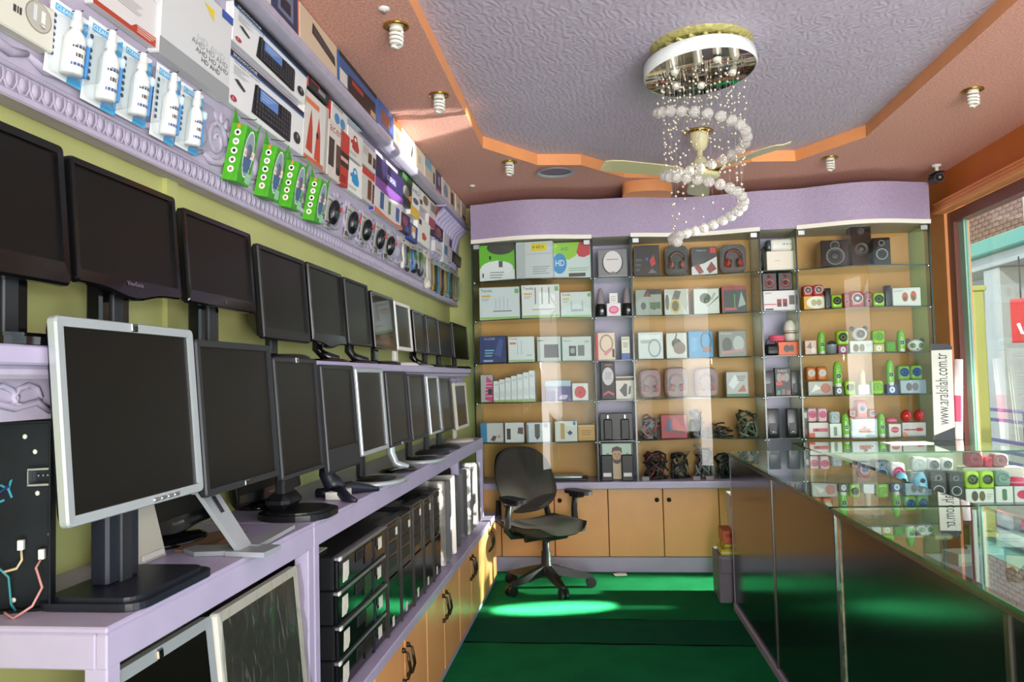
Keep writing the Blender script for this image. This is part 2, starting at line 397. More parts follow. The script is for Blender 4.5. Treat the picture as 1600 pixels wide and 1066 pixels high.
# fascia
m = MB(); xs = []
for _, a, b, k in SEG: xs += [a + (b - a) * i / 14 for i in range(14)] if k else [a, (a + b) / 2]
xs.append(2.36)
fA = [(x, front(x) - .03, 2.525) for x in xs]; fB = [(x, front(x) - .03, 2.815) for x in xs]
m.strip(fA, fB, M_LILACPAPER, False, True)
m.strip(fB, [(x, DEP, 2.815) for x in xs], M_LILACPAPER, False)
m.strip([(x, DEP, 2.525) for x in xs], fA, P('fascia_soffit', 'c9bfb0', .5), False)
m.poly([(-.98, front(-.98) - .03, 2.525), (-.98, front(-.98) - .03, 2.815), (-.98, DEP, 2.815), (-.98, DEP, 2.525)], M_LILACPAPER)
m.poly([(2.36, front(2.36) - .03, 2.525), (2.36, DEP, 2.525), (2.36, DEP, 2.815), (2.36, front(2.36) - .03, 2.815)], M_LILACPAPER)
m.build('fascia', case)
m = MB()
for _, a, b, k in SEG:
    if not k: continue
    X = [a + (b - a) * i / 14 for i in range(15)]
    for y0, y1 in ((-.042, -.028),):
        m.strip([(x, front(x) + y0, 2.515) for x in X], [(x, front(x) + y0, 2.545) for x in X], ink('f0ece2'), False, True)
        m.strip([(x, front(x) + y0, 2.545) for x in X], [(x, front(x) + y1, 2.545) for x in X], ink('f0ece2'), False)
        m.strip([(x, front(x) + y1, 2.515) for x in X], [(x, front(x) + y0, 2.515) for x in X], ink('f0ece2'), False)
m.build('white_edging', case)
for nm, a, b, k in SEG:
    m = MB(); m.box(a, b, DEP, DEP + .02, .69, 2.525, M_LILAC if not k else M_BACKWOOD); m.build('back_panel', case)
# dividing glass sides with dark edges
for x in (-.98, -.06, .23, 1.17, 1.43, 2.36):
    m = MB(); m.box(x - .004, x + .004, YF + .01, DEP, .69, 2.525, SHELFGL); p = m.build('side_glass', case)
    m = MB(); m.box(x - .006, x + .006, YF - .002, YF + .012, .69, 2.525, GEDGE_D); m.build('edge', p)
CL = MB(); CL.ball((0, 0, 0), .011, M_CHROME, 8, 5); clm = CL.mesh('clip')
for nm, a, b, k in SEG:
    for z in SHZ[1:]:
        X = [a + .006 + (b - a - .012) * i / 12 for i in range(13)] if k else [a + .006, b - .006]
        F = [(x, front(x) + (.03 if k else .02)) for x in X]
        m = MB()
        top = [(x, y, z) for x, y in F]; bot = [(x, y, z - .007) for x, y in F]; bk = [(x, DEP, z) for x, y in F]; bkb = [(x, DEP, z - .007) for x, y in F]
        m.strip(top, bk, SHELFGL, False); m.strip(bkb, bot, SHELFGL, False); m.strip(bot, top, GEDGE_D, False)
        sp = m.build('glass_shelf', case)
        for x in (a + .012, b - .012): link('clip', clm, sp, Matrix.Translation((x, YF + .012, z - .012)))
    if k:
        X = [a + .008 + (b - a - .016) * i / 16 for i in range(17)]
        for lo, hi in ((0, 8), (8, 16)):
            m = MB(); xx = X[lo:hi + 1]
            A = [(x, front(x) + .004 * (1 if lo else -1), .70) for x in xx]; B = [(p[0], p[1], 2.51) for p in A]
            m.strip(A, B, GLASS, False, True); dgl = m.build('glass_door', case)
            q = MB(); hx = xx[0] + .03 if lo == 0 else xx[-1] - .03
            q.rbox(hx - .025, hx + .025, front(hx) - .008, front(hx) + .012, 2.475, 2.512, M_ALU, .003); q.build('hinge', dgl)
# lower cupboards
m = MB(); m.rbox(-1.24, 2.36, 5.88, 6.30, .64, .69, M_LILAC, .006); m.build('ledge', case)
m = MB(); m.box(-1.24, 2.36, 6.03, 6.30, .0, .64, P('carcass_brown', '5a4636', .7)); m.build('carcass', case)  # carcass in one even dark brown
m = MB(); m.rbox(-1.24, 2.36, 6.005, 6.03, 0, .115, M_LILAC, .004); m.build('plinth', case)
ex = [-1.235, -.815, -.405, .003, .412, .822, 1.23, 1.64, 2.05, 2.36]
KN = MB(); KN.lathe([(.006, 0), (.006, -.014), (.017, -.018), (.016, -.028), (.001, -.031)], (0, 0, 0), 'y', 12, P('dark_bronze', '43382c', .3, .8)); knm = KN.mesh('knob')
for i in range(len(ex) - 1):
    m = MB(); m.rbox(ex[i] + .003, ex[i + 1] - .003, 5.995, 6.02, .12, .632, M_DOOR, .004); d = m.build('door', case)
    kx = ex[i] + .045 if i % 2 == 0 else ex[i + 1] - .045
    if i in (0, 2): kx = ex[i] + .045
    if i == 3: kx = ex[i + 1] - .045
    if i == 4: kx = ex[i] + .045
    link('knob', knm, d, Matrix.Translation((kx, 5.995, .545)))
# ================================================================== low orange cupboards along the monitor wall
low = thing('low_cupboard', 'long low peach cupboard under the purple monitor bench', 'cupboard', TR(0, 0, 0))
XC = -.82
m = MB(); m.rbox(XW + .03, XC + .012, 1.05, 5.78, .46, .50, M_LILAC, .004); m.build('ledge', low)
m = MB(); m.box(XW + .03, XC - .03, 1.05, 5.74, .0, .46, P('carcass_brown', '5a4636', .7)); m.build('carcass', low)
m = MB(); m.rbox(XC - .03, XC - .012, 1.05, 5.74, 0, .04, M_LILAC, .003); m.build('plinth', low)
ey = [1.06, 1.47, 1.88, 2.29, 2.68, 3.09, 3.48, 3.86, 4.27, 4.65, 5.06, 5.40, 5.74]
for i in range(len(ey) - 1):
    m = MB(); m.rbox(XC - .025, XC, ey[i] + .003, ey[i + 1] - .003, .045, .495, M_DOOR, .006); d = m.build('door', low)
    y = ey[i + 1] - .035 if i % 2 == 0 else ey[i] + .035
    h = MB()
    h.tube([(XC, y, .30), (XC + .022, y + .002, .31), (XC + .03, y + .008, .345), (XC + .03, y - .008, .375), (XC + .022, y, .41), (XC, y, .42)], [.006, .005, .0065, .0065, .005, .006], 6, P('dark_bronze', '43382c', .3, .8))
    h.ball((XC + .004, y, .30), .011, MATS['dark_bronze'], 8, 5); h.ball((XC + .004, y, .42), .011, MATS['dark_bronze'], 8, 5)
    h.build('handle', d)
# ================================================================== purple benches
ZBN, XBN = 1.06, -.88
def bench(name, label, y0, y1, posts):
    t = thing(name, label, 'bench', TR(0, 0, 0))
    m = MB(); m.rbox(XW + .003, XBN, y0, y1, ZBN - .012, ZBN, M_LILAC, .003); m.build('top', t)
    m = MB(); m.rbox(XBN - .022, XBN, y0, y1, ZBN - .075, ZBN - .012, M_LILAC, .003); m.rbox(XW + .003, XBN - .022, y0, y0 + .022, ZBN - .075, ZBN - .012, M_LILAC, .003); m.build('apron', t)
    for y in posts:
        m = MB(); m.rbox(XBN - .045, XBN - .001, y, y + .04, .50, ZBN - .013, M_LILAC, .003); m.build('post', t)
    return t
bench('monitor_bench', 'purple painted bench nearest the camera, silver monitor on it', 1.30, 2.285, [1.302, 2.243])
bench('monitor_bench', 'long purple painted bench carrying the dark monitors to the back wall', 2.29, 5.60, [2.292, 4.62, 5.55])
# upper monitor shelf
us = thing('wall_shelf', 'lilac wall shelf with carved plaster apron behind the monitors', 'shelf', TR(0, 0, 0))
m = MB(); m.rbox(XW + .003, -1.0, 1.18, 5.86, 1.525, 1.56, M_LILAC, .004); m.build('board', us)
m = MB(); m.rbox(XW + .003, -1.012, 1.2, 5.86, 1.50, 1.525, M_FRIEZE, .008); m.build('moulding', us)
m = MB(); n = 10
m.box(XW + .003, -1.06, 1.2, 5.86, 1.425, 1.50, M_FRIEZE); m.build('apron', us)
SC = MB()
for sgn in (1, -1):
    SC.tube([(0, sgn * (.03 + .035 * math.cos(a)) + .0, .037 + (.03 - .0028 * k) * math.sin(a)) for k in range(9) for a in [k * .75]], [.006] * 9, 5, M_FRIEZE)
SC.tube([(0, -.09, .012), (.003, -.05, .03), (0, 0, .02), (.003, .05, .03), (0, .09, .012)], .007, 5, M_FRIEZE)
scm = SC.mesh('scroll')
for k in range(22): link('scroll', scm, us, Matrix.Translation((-1.058, 1.3 + k * .2, 1.428)))
SC = MB()
for k in range(5):
    SC.tube([(-.09 + .04 * k, 0, .01), (-.075 + .04 * k, -.004, .035), (-.09 + .04 * k, -.001, .06), (-.06 + .04 * k, 0, .07)], .006, 5, M_FRIEZE)
m = SC; m.T = None; q = m.mesh('scroll'); link('scroll', q, us, Matrix.Translation((-1.155, 1.199, 1.428)))
# ================================================================== tilted plaster frieze and top shelf (box wall)
TILT = 3.5
FV = Vector((math.sin(R_(TILT)), 0, math.cos(R_(TILT)))); FN = Vector((math.cos(R_(TILT)), 0, -math.sin(R_(TILT)))); FU = Vector((0, 1, 0))
FP = Vector((-1.19, 0, 2.08))
FH = .6
def frM(u, v, wout):     # matrix of a thing hung on the frieze: local x along the wall, z up the slope, -y out of it
    o = FP + FU * u + FV * v + FN * wout
    return Matrix(((FU.x, -FN.x, FV.x, o.x), (FU.y, -FN.y, FV.y, o.y), (FU.z, -FN.z, FV.z, o.z), (0, 0, 0, 1)))
def fuv(px, py, wout):
    p = onplane(px, py, FP + FN * wout, FN) - FP
    return p.y, p.dot(FV)
fz = MB(); fz.T = frM(0, 0, 0)
fz.box(Y0, 6.34, 0, .055, 0, FH + .02, M_FRIEZE); fz.rbox(Y0, 6.34, -.012, .0, -.004, .014, M_FRIEZE, .004); fz.rbox(Y0, 6.34, -.009, .0, .058, .068, M_FRIEZE, .004)
fr = struct('trim_2', fz)
EG = MB(); EG.ball((0, 0, 0), .017, M_FRIEZE, 8, 6, (.66, .32, 1)); EG.tube([(-.016, -.002, .018), (-.018, -.003, -.004), (-.008, -.003, -.02), (0, -.003, -.022), (.008, -.003, -.02), (.018, -.003, -.004), (.016, -.002, .018)], .003, 5, M_FRIEZE)
egm = EG.mesh('egg_moulding')
for k in range(146): link('egg_moulding', egm, fr, frM(1.0 + k * .0363, .036, .002))
SP = MB()
for sgn in (1, -1):
    pts = [(sgn * (.08 + (.062 - .0032 * k) * math.cos(k * .6)), -.002, .0 + (.062 - .0032 * k) * math.sin(k * .6)) for k in range(17)]
    SP.tube(pts, [.010 - .0003 * k for k in range(17)], 6, M_FRIEZE)
    SP.tube([(0, -.002, -.06), (sgn * .05, -.004, -.075), (sgn * .1, -.004, -.066), (sgn * .16, -.002, -.02), (sgn * .15, -.002, .03)], [.007, .011, .012, .009, .004], 6, M_FRIEZE)
    for q in range(4):
        a = .5 + q * .45; SP.tube([(sgn * (.09 + .06 * math.cos(a)), -.002, .06 * math.sin(a)), (sgn * (.1 + .1 * math.cos(a + .2)), -.003, .095 * math.sin(a + .2))], [.011, .004], 6, M_FRIEZE)
SP.ball((0, 0, -.01), .022, M_FRIEZE, 8, 6, (1, .5, 1.4))
spm = SP.mesh('scroll')
for k in range(14): link('scroll', spm, fr, frM(1.12 + k * .36, .165, .001))
ts = thing('top_shelf', 'lilac cornice shelf high on the box wall, boxes standing on it', 'shelf', TR(0, 0, 0))
XT, ZT = -1.06, 2.745
m = MB(); m.rbox(XW + .002, XT, Y0, 6.2, ZT - .03, ZT, M_FRIEZE, .006); m.build('board', ts)
m = MB()
prof = [(-1.13, ZT - .042), (-1.10, ZT - .044), (-1.075, ZT - .04), (-1.064, ZT - .036), (-1.061, ZT - .03), (-1.13, ZT - .03)]
m.prism(prof, 6.2, Y0, 'y', M_FRIEZE, True); m.build('cornice', ts)
m = MB()
FA = P('fluted_plaster', 'a79fc0', .5)
for k in range(9):
    y = 5.35 + k * .1
    m.tube([(-1.175, y, 2.36), (-1.17, y, 2.52), (-1.14, y, 2.62), (-1.07, y, 2.68)], .025, 6, FA)
m.rbox(-1.2, -1.05, 5.3, 6.22, 2.69, 2.705, FA, .004)
m.build('fluted_bracket', ts)
# ================================================================== monitors
def monitor(label, M, w, h, zb, bez=.018, col=None, stand='bar', r=.008, bulge=0., tilt=4., scr=None, chin=0., logo='', group=None, depth=.045, base=None, side=None, standcol=None, btn=False, name='monitor'):
    """local: origin on the table under the screen centre, -y faces the viewer"""
    col = col or M_BLACK; side = side or M_BLACK; standcol = standcol or col; scr = scr or M_SCREEN
    t = thing(name, label, 'monitor', M, group)
    RT = Matrix.Translation((0, 0, zb)) @ Matrix.Rotation(-R_(tilt), 4, 'X')
    out = rrect(w, h, r, 3, bulge, 0, h / 2)
    inn = rrect(w - 2 * bez, h - 2 * bez - chin, .001, 3, 0, 0, h / 2 + chin / 2)
    mid = [(a + (c - a) * .12, b + (d - b) * .12) for (a, b), (c, d) in zip(out, inn)]
    f = lambda L, y: [(a, y, b) for a, b in L]
    m = MB(); m.T = RT
    m.strip(f(mid, -.004), f(inn, -.003), col); m.strip(f(out, .001), f(mid, -.004), col, smooth=False); m.strip(f(inn, -.003), f(inn, .004), col)
    m.strip(f(out, .014), f(out, .001), col)
    m.build('bezel', t)
    m = MB(); m.T = RT
    bk = [(a * .93, h / 2 + (b - h / 2) * .93) for a, b in out]; bk2 = [(a * .6, h / 2 + (b - h / 2) * .6) for a, b in out]
    m.strip(f(out, .014), f(bk, .03), side); m.strip(f(bk, .03), f(bk2, depth), side); m.poly(f(bk2, depth), side); m.strip(f(bk, .03), f(out, .014), side)
    m.build('back_shell', t)
    m = MB(); m.T = RT; m.poly(f(inn, .003)[::1], scr); m.build('screen', t)
    if logo:
        m = MB(); m.T = RT
        if logo == 'hp':
            m.rbox(-.011, .011, -.0065, -.003, h - bez * .5 - .009, h - bez * .5 + .009, M_CHROME, .003); m.text('hp', -.007, -.0072, h - bez * .5 - .005, .013, M_BLACK)
        elif logo == 'hpb':
            m.rbox(-.014, .014, -.006, -.003, bez * .5 + chin * .5 - .007, bez * .5 + chin * .5 + .007, M_CHROME, .003); m.text('hp', -.007, -.0068, bez * .5 + chin * .5 - .004, .011, M_BLACK)
        else:
            m.text(logo, 0, -.0052, (bez + chin) * .42, .011, M_CHROME, None, 'c')
        m.build('logo', t)
    if btn:
        m = MB(); m.T = RT
        for k in range(4): m.rbox(w * .06 + k * .026, w * .06 + .022 + k * .026, -.007, -.002, bez * .3, bez * .7, M_ALU, .002)
        m.build('buttons', t)
    # stand: neck + base
    m = MB(); b = MB(); ns = 0.
    if stand == 'bar':          # wide dark column on flat rectangular plate
        m.rbox(-.055, .055, .045, .085, .02, zb + h * .5, standcol, .006); m.rbox(-.02, .02, .038, .05, .02, zb + h * .5, M_DARK, .003)
        pts = rrect(.30, .22, .04, 5, 0, 0, .03); b.prism([(x, y) for x, y in pts], 0, .014, 'z', standcol); b.prism([(x * .9, .03 + (y - .03) * .85) for x, y in pts], .014, .022, 'z', standcol)
    elif stand == 'plate':
        m.rbox(-.045, .045, .05, .08, .025, zb + h * .5, standcol, .006)
        pts = rrect(.25, .23, .10, 7, 0, 0, .02); b.prism(pts, 0, .018, 'z', standcol); b.prism([(x * .86, .02 + (y - .02) * .8) for x, y in pts], .018, .024, 'z', M_BLACK)
        b.rbox(-.07, .07, .03, .11, .024, .075, standcol, .02)
    elif stand == 'vee':        # silver arm with slot on a three-legged foot
        m.T = b.T = Matrix.Translation((-.11, 0, 0))
        m.add([(-.034, -.05, .012), (.034, -.05, .012), (.034, -.036, .012), (-.034, -.036, .012), (-.042, .05, .155), (.042, .05, .155), (.042, .064, .155), (-.042, .064, .155)],
              [(0, 1, 5, 4), (3, 7, 6, 2), (0, 4, 7, 3), (1, 2, 6, 5), (4, 5, 6, 7), (0, 3, 2, 1)], standcol)
        m.rbox(-.045, .15, .045, .075, .15, .21, standcol, .004); m.add([(-.009, .009, .1), (.009, .009, .1), (.009, .035, .14), (-.009, .035, .14)], [(0, 1, 2, 3)], M_DARK)
        pts = [(-.03, -.06), (.03, -.06), (.045, -.04), (.15, .02), (.165, .04), (.15, .05), (.05, -.005), (.03, .01), (-.03, .01), (-.06, -.0), (-.14, -.065), (-.125, -.095), (-.06, -.08), (-.045, -.09), (-.02, -.13), (.05, -.11), (.03, -.075)]
        b.prism([(-.06, -.125), (.03, -.13), (.05, -.02), (-.05, -.02)], 0, .012, 'z', standcol)
        b.prism([(.02, -.075), (.29, -.06), (.31, -.045), (.29, -.03), (.03, -.005)], .003, .014, 'z', standcol)
        b.prism([(-.03, -.075), (-.05, .06), (-.01, .11), (.03, .1), (.04, -.03)], 0, .011, 'z', standcol)
    elif stand == 'disc':
        m.rbox(-.03, .03, .05, .075, .02, zb + h * .45, standcol, .006)
        b.lathe([(.001, .022), (.085, .02), (.105, .012), (.11, 0), (.001, 0)], (0, .03, 0), 'z', 24, standcol, True, 1.15, .9)
    elif stand == 'ring':       # black plate inside a silver crescent
        m.rbox(-.03, .03, .055, .08, .02, zb + h * .45, M_BLACK, .006)
        b.lathe([(.001, .014), (.10, .014), (.104, .018), (.118, .016), (.122, 0), (.001, 0)], (0, -.01, 0), 'z', 28, standcol, True, 1.3, .95); b.lathe([(.001, .019), (.092, .017), (.096, .014)], (0, .0, 0), 'z', 24, M_BLACK, True, 1.25, .85)
    elif stand == 'dell':       # swept-forward neck on curved two-wing foot
        m.tube([(0, .06, zb + h * .4), (0, .07, zb * .8), (0, .05, .05), (0, .02, .02)], [.03, .032, .036, .03], 8, standcol)
        for sx in (-1, 1): b.tube([(0, .05, .02), (sx * .06, .0, .026), (sx * .12, -.05, .012), (sx * .14, -.085, .006)], [.022, .022, .016, .007], 8, standcol)
        b.tube([(0, .06, .015), (0, .11, .01)], .02, 8, standcol)
    elif stand == 'arc':
        m.tube([(0, .05, zb + h * .35), (0, .055, zb * .7), (0, .03, .03), (0, -.03, .012)], [.022, .022, .02, .016], 8, standcol)
        b.lathe([(.001, .016), (.08, .014), (.11, .006), (.112, 0), (.001, 0)], (0, .02, 0), 'z', 22, base or M_BLACKGL, True, 1.2, .8)
    m.build('stand_neck', t); b.build('stand_base', t)
    return t
ROT = math.pi / 2
def row(specs, X, ztab, tilt, gap=.004):
    prev = -9; outl = []
    for px, kw in specs:
        p = [at(a, b, X=X) for a, b in px]
        ya, yb = (p[0].y + p[1].y) / 2, (p[2].y + p[3].y) / 2
        zt, zb = (p[0].z + p[2].z) / 2, (p[1].z + p[3].z) / 2
        ya = max(ya, prev + gap); prev = yb
        outl.append(monitor(M=TR(X, (ya + yb) / 2, ztab, ROT + R_(kw.pop('yaw', 0))), w=yb - ya, h=(zt - zb) / math.cos(R_(tilt)), zb=zb - ztab, tilt=tilt, **kw))
    return outl
GL, GU = 'monitors on the lower purple bench', 'monitors on the upper lilac shelf'
LOW = [
 ([(100, 492), (110, 820), (310, 513), (322, 770)], dict(label='large silver-framed monitor nearest the camera on the purple bench', bez=.020, col=M_SILVER, side=M_NAVY, stand='bar', logo='hp', btn=True, depth=.07, standcol=M_NAVY, r=.012)),
 ([(312, 525), (330, 778), (428, 542), (442, 740)], dict(label='black monitor on a bare silver splayed metal foot', bez=.018, col=M_DARK, stand='vee', standcol=M_SILVER, logo='hpb')),
 ([(432, 556), (448, 757), (498, 562), (512, 723)], dict(label='thin-framed black monitor standing on a broad black tray base', bez=.014, col=M_DARK, stand='plate', logo='hp', standcol=M_BLACK)),
 ([(505, 568), (520, 753), (555, 572), (568, 712)], dict(label='black monitor with deep bottom speaker bar on winged foot', bez=.016, col=M_DARK, chin=.07, stand='dell', logo='', standcol=M_NAVY)),
 ([(560, 573), (570, 715), (600, 577), (612, 697)], dict(label='silver-framed monitor with black plate in silver crescent foot', bez=.018, col=M_SILVER, stand='ring', standcol=M_SILVER)),
 ([(604, 578), (617, 700), (635, 582), (648, 686)], dict(label='dark monitor beside the silver-framed one, with silver lip under its screen', bez=.014, col=M_DARK, stand='arc', standcol=M_SILVER, logo='hpb')),
 ([(639, 584), (650, 688), (663, 585), (674, 680)], dict(label='grey-framed black monitor, fourth on the bench counted from the back wall', bez=.016, col=M_DARK, stand='ring', standcol=M_SILVER)),
 ([(668, 586), (678, 680), (686, 588), (695, 672)], dict(label='black monitor with bright reflection, third on the bench from the back wall', bez=.014, col=M_SILVER, stand='disc', standcol=M_DARK)),
 ([(687, 590), (697, 676), (703, 592), (713, 668)], dict(label='black monitor next to the small white one on the bench', bez=.014, col=M_DARK, stand='disc', standcol=M_DARK)),
 ([(710, 597), (719, 672), (728, 599), (736, 664)], dict(label='small white-framed monitor at the far end of the bench', bez=.022, col=M_BEIGE, side=M_BEIGE, stand='disc', standcol=M_BEIGE)),
]
for p, k in LOW: k['group'] = GL
lows = row(LOW, -.955, 1.061, 4)
UP = [
 ([(-40, 165), (-10, 420), (99, 222), (122, 457)], dict(label='upper-shelf monitor with thick glossy chin, first from the camera', bez=.018, chin=.03, stand='bar', r=.012, col=M_BLACKGL)),
 ([(108, 232), (130, 442), (272, 307), (292, 470)], dict(label='upper-shelf monitor with wavy bulging glossy bottom edge', bez=.015, col=M_BLACKGL, chin=.012, bulge=.022, stand='bar', logo='ViewSonic', r=.01)),
 ([(284, 318), (304, 468), (391, 363), (406, 497)], dict(label='upper-shelf monitor with round Q badge on its glossy bottom edge', bez=.015, col=M_BLACKGL, chin=.02, stand='bar', logo='Q')),
 ([(403, 378), (420, 530), (474, 402), (493, 537)], dict(label='square black upper-shelf monitor with deep plain sides', bez=.016, chin=.02, stand='disc', depth=.09, logo='')),
 ([(480, 405), (496, 535), (533, 426), (547, 540)], dict(label='upper-shelf monitor with shiny beak-shaped bottom edge', bez=.016, chin=.02, bulge=.02, col=M_BLACKGL, stand='arc')),
 ([(537, 427), (552, 537), (572, 445), (588, 545)], dict(label='slim matte upper-shelf monitor beside the mirror-like one', bez=.013, stand='arc')),
 ([(577, 452), (594, 545), (613, 462), (625, 550)], dict(label='mirror-glossy upper-shelf monitor reflecting the shop', bez=.013, col=M_BLACKGL, scr=M_SCREEN_GL, stand='disc', chin=.012)),
 ([(614, 465), (628, 545), (640, 478), (649, 553)], dict(label='white-framed monitor among the black ones on the upper shelf', bez=.02, col=M_WHITE, side=M_WHITE, stand='disc')),
 ([(642, 481), (656, 550), (661, 488), (672, 556)], dict(label='black upper-shelf monitor with silver curl under it, next to white one', bez=.014, stand='arc', base=M_SILVER, col=M_BLACKGL)),
 ([(663, 488), (675, 553), (682, 497), (690, 557)], dict(label='black upper-shelf monitor, third from the back wall', bez=.014, stand='disc')),
 ([(683, 498), (692, 555), (704, 505), (712, 560)], dict(label='black upper-shelf monitor, second from the back wall', bez=.014, stand='disc')),
 ([(705, 505), (715, 560), (729, 507), (735, 563)], dict(label='black upper-shelf monitor, last before the back wall', bez=.014, stand='disc', logo='')),
]
for p, k in UP: k['group'] = GU
ups = row(UP, -1.08, 1.561, 4)
# black low objects on the bench behind the front monitors
def low_panel(label, px0, px1, ytop, ybot, X):
    a, b = at(px0, ybot, X=X), at(px1, ybot, X=X)
    w = b.y - a.y
    monitor(label, TR(X, (a.y + b.y) / 2, 1.061, ROT), w, .2, .03, bez=.016, chin=.02, bulge=.012, col=M_BLACKGL, stand='disc', logo='ViewSonic', tilt=8, group='spare monitors behind the bench row')
low_panel('spare glossy black monitor lying low behind the silver-framed one', 215, 330, 770, 830, -1.16)
low_panel('spare black monitor low behind the broad tray base', 372, 470, 740, 800, -1.16)
# long white adapter box on the bench edge
m = MB(); c = at(525, 778, Z=1.061)
t = thing('power_adapter', 'small white adapter box on the bench edge by the winged foot', 'adapter', TR(c.x + .01, c.y, 1.061, ROT))
m.rbox(-.06, .06, -.03, .03, 0, .028, M_WHITE, .004, 2); m.build('case', t)
m = MB(); m.rbox(-.02, .02, -.012, .012, .028, .030, ink('cfd0cc'), .0008); m.build('button', t)
# beige desktop speaker behind the front monitor's column
t = thing('beige_speaker', 'small beige tapered speaker behind the front monitor column', 'speaker', TR(-1.13, 1.80, 1.061, ROT))
m = MB(); m.add([(-.06, -.03, 0), (.06, -.03, 0), (.06, .06, 0), (-.06, .06, 0), (-.04, .0, .17), (.04, .0, .17), (.04, .05, .17), (-.04, .05, .17)], [(0, 1, 5, 4), (1, 2, 6, 5), (2, 3, 7, 6), (3, 0, 4, 7), (4, 5, 6, 7), (3, 2, 1, 0)], M_BEIGE); m.build('body', t)
m = MB(); m.rbox(-.045, .045, -.036, -.026, .004, .02, M_WHITE, .003); m.build('foot', t)
# brown card on the bench
t = thing('cardboard_sheet', 'brown scrap of cardboard on the bench behind the silver foot', 'card', TR(-1.06, 2.02, 1.0615, .2))
m = MB(); m.prism([(-.06, -.12), (.05, -.13), (.065, .1), (-.02, .13), (-.07, .08)], 0, .004, 'z', P('cardboard', '8b6b48', .8, noise=.2)); m.prism([(-.03, -.1), (.03, -.1), (.03, .02)], .004, .006, 'z', P('cardboard2', '6d5238', .8)); m.build('sheet', t)
# open computer chassis on the near end of the bench
a0, a1 = Vector((-1.235, 1.335)), Vector((-1.035, 1.42))
t = thing('open_computer_case', 'open black computer case with loose coloured wires on the bench end', 'computer', TR(-1.155, 1.38, 1.061, R_(22)) @ Matrix.Diagonal((.88, 1, 1, 1)))
CH = P('dark_steel', '1a1f26', .4, .6, noise=.3, nscale=9)
m = MB(); m.rbox(-.11, .11, 0, .004, 0, .36, CH, .001); m.rbox(-.11, .11, -.02, 0, .355, .36, CH, .001); m.rbox(-.11, .11, -.02, 0, 0, .005, CH, .001); m.rbox(.105, .11, -.03, 0, 0, .36, CH, .001)
m.build('side_panel', t)
m = MB(); m.rbox(.06, .104, -.02, 0, .265, .27, M_ALU, .001); m.rbox(.06, .104, -.02, 0, .235, .24, M_ALU, .001); m.rbox(.06, .064, -.02, 0, .24, .265, M_ALU, .001)
for k in range(3): m.ball((.078 + k * .009, -.004, .254), .003, M_ALU, 6, 4)
m.build('bracket', t)
m = MB()
for x, z in ((.07, .30), (.075, .22), (.1, .14), (.05, .33), (.03, .02), (-.02, .02)): m.ball((x, -.002, z), .005, M_WHITE, 8, 5, (1, .5, 1))
m.build('rivets', t)
for i, (cname, h, pts) in enumerate([('teal', '2b7f86', [(-.1, -.01, .1), (-.06, -.03, .11), (0, -.03, .1), (.03, -.03, .07), (.035, -.03, .02), (.04, -.02, .005)]), ('blue', '24407a', [(-.1, -.01, .22), (-.05, -.04, .215), (.0, -.04, .22), (.03, -.03, .24)]), ('pink', 'c78a86', [(.09, -.02, .1), (.085, -.04, .085), (.1, -.05, .05), (.085, -.06, .02), (.05, -.06, .0), (.03, -.05, .01)]), ('cream', 'cdb892', [(.05, -.02, .12), (.055, -.03, .1), (.045, -.03, .085), (.02, -.03, .08)]), ('green', '3f9a88', [(-.1, -.01, .27), (-.075, -.03, .275), (-.06, -.04, .25), (-.075, -.04, .22), (-.1, -.03, .215)])]):
    m = MB(); m.tube(pts, .0026, 6, P('wire_' + cname, h, .5)); m.rbox(pts[0][0] - .006, pts[0][0] + .006, pts[0][1] - .006, pts[0][1] + .006, pts[0][2] - .003, pts[0][2] + .016, M_WHITE, .001); m.build('wire', t)
m = MB(); m.T = Matrix.Translation((-.035, -.0008, .19)) @ Matrix.Rotation(R_(-22), 4, 'Y'); m.text('TLY', 0, 0, 0, .034, ink('2a90a8')); m.build('marker_writing', t)
